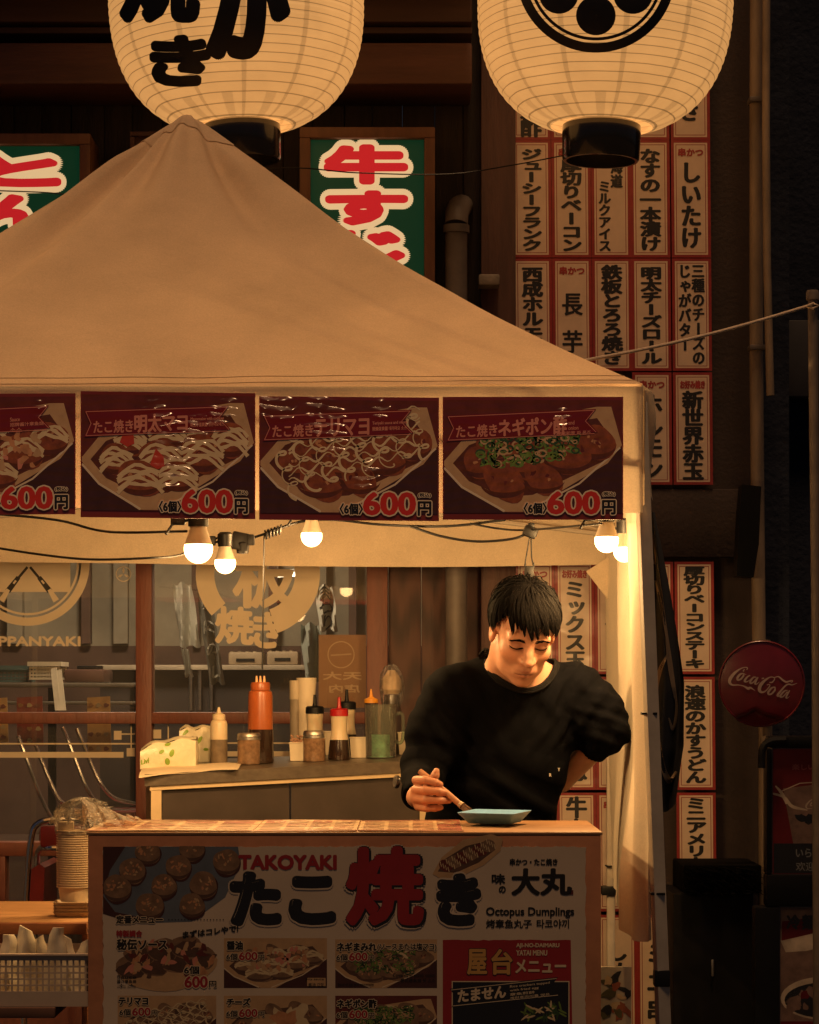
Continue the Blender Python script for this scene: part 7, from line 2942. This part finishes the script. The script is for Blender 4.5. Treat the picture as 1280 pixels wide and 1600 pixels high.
# --- trousers and shoes behind the counter
T = SDF((-0.12, 6.92, 0.0), (0.52, 7.34, 1.02), 0.010)
T.ell(P_HIP + (0, 0.0, 0.0), (.172, .112, .12), None, 0.0)
for s in (-1, 1):
    T.chain([P_HIP + (s * 0.085, 0.0, -0.05), np.array((P_HIP[0] + s * 0.10, 7.12, 0.50)), np.array((P_HIP[0] + s * 0.105, 7.15, 0.06))], [.092, .068, .056], 0.04, 0.03)
V2, F2 = T.mesh()
skinned('trousers', relax(V2, F2, 2), F2, mat('dark_trousers', (0.014, 0.014, 0.017), 0.85, noise=(40, 0.2)), person)
for s in (-1, 1):
    T = SDF((P_HIP[0] + s * 0.105 - 0.09, 6.9, -0.02), (P_HIP[0] + s * 0.105 + 0.09, 7.28, 0.16), 0.007)
    T.cap((P_HIP[0] + s * 0.105, 7.19, 0.045), (P_HIP[0] + s * 0.115, 6.99, 0.036), .043, .034, 0)
    T.cap((P_HIP[0] + s * 0.105, 7.16, 0.05), (P_HIP[0] + s * 0.105, 7.155, 0.11), .045, .045, 0.03)
    T.D[:, :, :4] = np.maximum(T.D[:, :, :4], 0.01)
    V2, F2 = T.mesh()
    skinned('shoe', relax(V2, F2, 2), F2, M_BLACK, person)

# --- hair
M_HAIR = mat('black_hair', (0.0032, 0.0028, 0.003), 0.8, noise=(90, 0.4), spec=0.05)
hrnd = random.Random(4)


def hairline(a):
    """lowest polar reach (head z) of the hair at azimuth a, 0 = front, + = picture right"""
    d = abs(a)
    if d < R(50):
        return 0.060
    if d < R(78):
        k = (d - R(50)) / R(28)
        return 0.060 * (1 - k) + 0.004 * k
    if d < R(100):
        return -0.006
    if d < R(120):
        return 0.004
    return -0.062


def hpt(a, t, off):
    """point on the hair shell: t = 0 crown .. 1 ear level .. 1.4 nape"""
    th = t * math.pi / 2
    rx, ry, rz = .0805 + off, .099 + off, .0835 + off
    y = -.018 + ry * math.cos(a) * math.sin(th)
    return H(rx * math.sin(a) * math.sin(th), y, .033 + rz * math.cos(th))


def tmax(a, z):
    c = max(-0.95, min(0.95, (z - .033) / .0835))
    return math.acos(c) / (math.pi / 2)


m = MB()
NA, NTt = 72, 16
vs = []
for j in range(NTt + 1):
    for i in range(NA):
        a = 2 * math.pi * i / NA - math.pi
        vs.append(hpt(a, tmax(a, hairline(a) + 0.004) * j / NTt, 0.0025 + 0.0035 * min(1, 3 * (1 - j / NTt))))
m.add(vs, [(j * NA + i, j * NA + (i + 1) % NA, (j + 1) * NA + (i + 1) % NA, (j + 1) * NA + i) for j in range(NTt) for i in range(NA)])


def lock(a0, a1, t0, t1, w0, off, lift=0.004, seg=10):
    """one flattened tapered lock of hair running down the shell"""
    ctr, nrm = [], []
    for i in range(seg + 1):
        k = i / seg
        a = a0 + (a1 - a0) * k ** 1.3
        t = t0 + (t1 - t0) * k
        o = off + lift * math.sin(math.pi * min(1, k * 1.15)) + 0.003 * k
        ctr.append(hpt(a, t, o))
    ctr = np.array(ctr)
    vs_ = []
    for i in range(seg + 1):
        k = i / seg
        tg = ctr[min(i + 1, seg)] - ctr[max(i - 1, 0)]
        tg /= np.linalg.norm(tg) + 1e-9
        n_ = ctr[i] - HC
        n_ /= np.linalg.norm(n_)
        sd_ = np.cross(tg, n_)
        sd_ /= np.linalg.norm(sd_) + 1e-9
        w_ = w0 * min(1, 0.35 + 3 * k) * (1 - max(0, (k - 0.55) / 0.45) ** 1.5 * 0.94)
        for q, th in ((-1, 0), (0, 1), (1, 0), (0, -1)):
            vs_.append(ctr[i] + sd_ * w_ * q + n_ * th * w_ * 0.30)
    fs_ = [(i * 4 + q, i * 4 + (q + 1) % 4, (i + 1) * 4 + (q + 1) % 4, (i + 1) * 4 + q) for i in range(seg) for q in range(4)]
    m.add(vs_, fs_)


for i in range(1700):
    a = -math.pi + 2 * math.pi * hrnd.random()
    t1 = tmax(a, hairline(a)) * (0.86 + 0.20 * hrnd.random())
    t0 = t1 * hrnd.random() * 0.55
    lock(a - 0.30 * (1 - t0) + 0.1 * (hrnd.random() - .5), a + 0.22 * (hrnd.random() - .5), t0, t1, 0.0016 + 0.002 * hrnd.random(), 0.004 + 0.006 * hrnd.random() * (1 - 0.5 * t0))
# fringe: jagged pointed locks over the forehead
FR = [(-1.12, .012), (-.98, .038), (-.84, .056), (-.70, .060), (-.60, .046), (-.52, .024), (-.42, .040), (-.30, .036), (-.20, .026), (-.08, .034), (.03, .014), (.11, .034), (.19, .018),
      (.30, .036), (.40, .026), (.50, .020), (.61, .034), (.72, .022), (.84, .014), (.96, .004), (1.08, -.004)]
for a, z in FR:
    z += 0.004
    for q in range(34):
        sp = (hrnd.random() - .5)
        aa = a + 0.05 * sp
        zz = z + 0.30 * abs(sp) ** 1.6 * 0.06 + 0.008 * hrnd.random() ** 2
        lock(aa - 0.34 + 0.22 * sp, aa, 0.08 + 0.3 * hrnd.random(), tmax(aa, zz), 0.0014 + 0.0022 * hrnd.random(), 0.004 + 0.008 * hrnd.random(), 0.004 + 0.003 * hrnd.random(), 14)
# loose locks standing off the crown
for q in range(130):
    aa = -math.pi + 2 * math.pi * hrnd.random()
    t0 = 0.05 + 0.45 * hrnd.random()
    lock(aa, aa + 0.9 * (hrnd.random() - .4), t0, t0 + 0.25 + 0.25 * hrnd.random(), 0.0026, 0.008 + 0.007 * hrnd.random(), 0.006 * hrnd.random())
for s in (-1, 1):
    for q in range(16):
        aa = s * (1.30 + 0.25 * hrnd.random())
        lock(aa - 0.15, aa, 0.5, tmax(aa, -.012 - 0.014 * hrnd.random()), 0.0035, 0.002 + 0.002 * hrnd.random(), 0.002)
m.build('hair', M_HAIR, person, ang=60)

# eyebrows and lashes lie on the skin
bvhb = BVHTree.FromPolygons([tuple(v) for v in V_BODY], F_BODY.tolist())


def onface(x, z, off=0.0006):
    p0 = Vector(H(x, .2, z))
    h_ = bvhb.ray_cast(p0, -Vector(fw))
    return np.array(h_[0]) + fw * off if h_[0] is not None else H(x, .09, z)


for s in (-1, 1):
    m = MB()
    for i in range(120):
        k = hrnd.random()
        bx = s * (.012 + .035 * k)
        bz = .0135 + .0055 * math.sin(2.3 * k + 0.1) - 0.004 * k * k + (hrnd.random() - .5) * 0.0078 * (1 - 0.6 * k)
        p0 = onface(bx, bz)
        p1 = onface(bx + s * (.005 + .003 * hrnd.random()), bz + .0012 - 0.003 * k + .002 * (hrnd.random() - .5), 0.0012)
        m.tube([p0, p1], [.0006, .0003], 4)
    m.build('eyebrow', M_HAIR, person)
    m = MB()
    lp = [onface(s * .032 + .0175 * (-1 + i / 6), -.0085 + .0040 * (-1 + i / 6) ** 2, 0.0004) for i in range(13)]
    m.tube(lp, [.0006] + [.0017] * 11 + [.0006], 5)
    for i in range(14):
        k = -0.95 + 1.9 * i / 13
        p0 = onface(s * .032 + .0165 * k, -.0088 + .0038 * k * k)
        m.tube([p0, p0 + HS * (.005 * fw - .0045 * upv + .0015 * k * rt)], [.0006, .0002], 4)
    m.build('eyelash', M_HAIR, person)

# wristwatch on the right sleeve
m = MB()
wc = W(622, 1222, 6.86)
Mw = Vector((-0.9, -0.35, 0.1)).to_track_quat('Z', 'Y').to_matrix()
m.lathe([(0, 0), (0.017, 0), (0.018, 0.003), (0.0165, 0.008), (0.0, 0.008)], wc, 24, 0, Mw)
wt = m.build('wristwatch', mat('watch_black', (0.012, 0.012, 0.014), 0.25, coat=0.5), person)
m = MB()
m.lathe([(0.0125, 0.0081), (0.0145, 0.0081), (0.0145, 0.0092), (0.0125, 0.0092)], wc, 24, 0, Mw)
for a in range(4):
    p_ = Mw @ Vector((0.009 * math.cos(a * 1.57), 0.009 * math.sin(a * 1.57), 0.0085))
    m.obox(wc + np.array(p_), (0.003, 0.003, 0.001), Mw)
m.build('watch_dial', M_STEEL, wt)

# finger nails
m = MB()
for px, py, dd, ax in ((687, 1224, -.0345, 1), (696, 1237, -.0385, 1), (682, 1206, -.0165, 0)):
    m.lathe([(0, 0.0006), (0.0042, 0.0003), (0.005, -0.0006), (0, -0.0008)], Q(px, py, dd), 12, 0, Vector((0.35, -0.93, 0.1)).to_track_quat('Z', 'Y').to_matrix(), 1.0, 0.85)
m.build('fingernail', mat('fingernail', (0.50, 0.24, 0.16), 0.3), person)

# --- sauce brush held in the hand
t = thing('sauce_brush', W(692, 1236, 6.76), 'wooden-handled sauce brush with a metal ferrule held over the blue tray', 'brush')
a, b_ = Q(656, 1205, 0.006), W(722, 1259, 6.705)
ax = b_ - a
m = MB()
m.tube([a - ax * 0.01, a, a + ax * 0.05, a + ax * 0.6, a + ax * 0.94], [.004, .0075, .008, .0085, .0078], 14)
m.build('handle', mat('worn_wood_handle', (0.36, 0.17, 0.085), 0.5, noise=(30, 0.3)), t)
m = MB()
m.tube([a + ax * 0.9405, a + ax * 1.0], [.0085, .0095], 14)
m.build('ferrule', mat('worn_brass', (0.6, 0.48, 0.34), 0.35, 0.9), t)
m = MB()
for i in range(40):
    an, rr_ = 6.28 * hrnd.random(), 0.008 * hrnd.random() ** 0.5
    sd_ = np.array((math.cos(an), 0.5 * math.sin(an), math.sin(an))) * rr_
    m.tube([a + ax * 1.0005 + sd_, a + ax * 1.16 + sd_ * 1.3], [.0008, .0005], 4)
m.build('bristles', mat('brown_bristle', (0.12, 0.06, 0.03), 0.6), t)
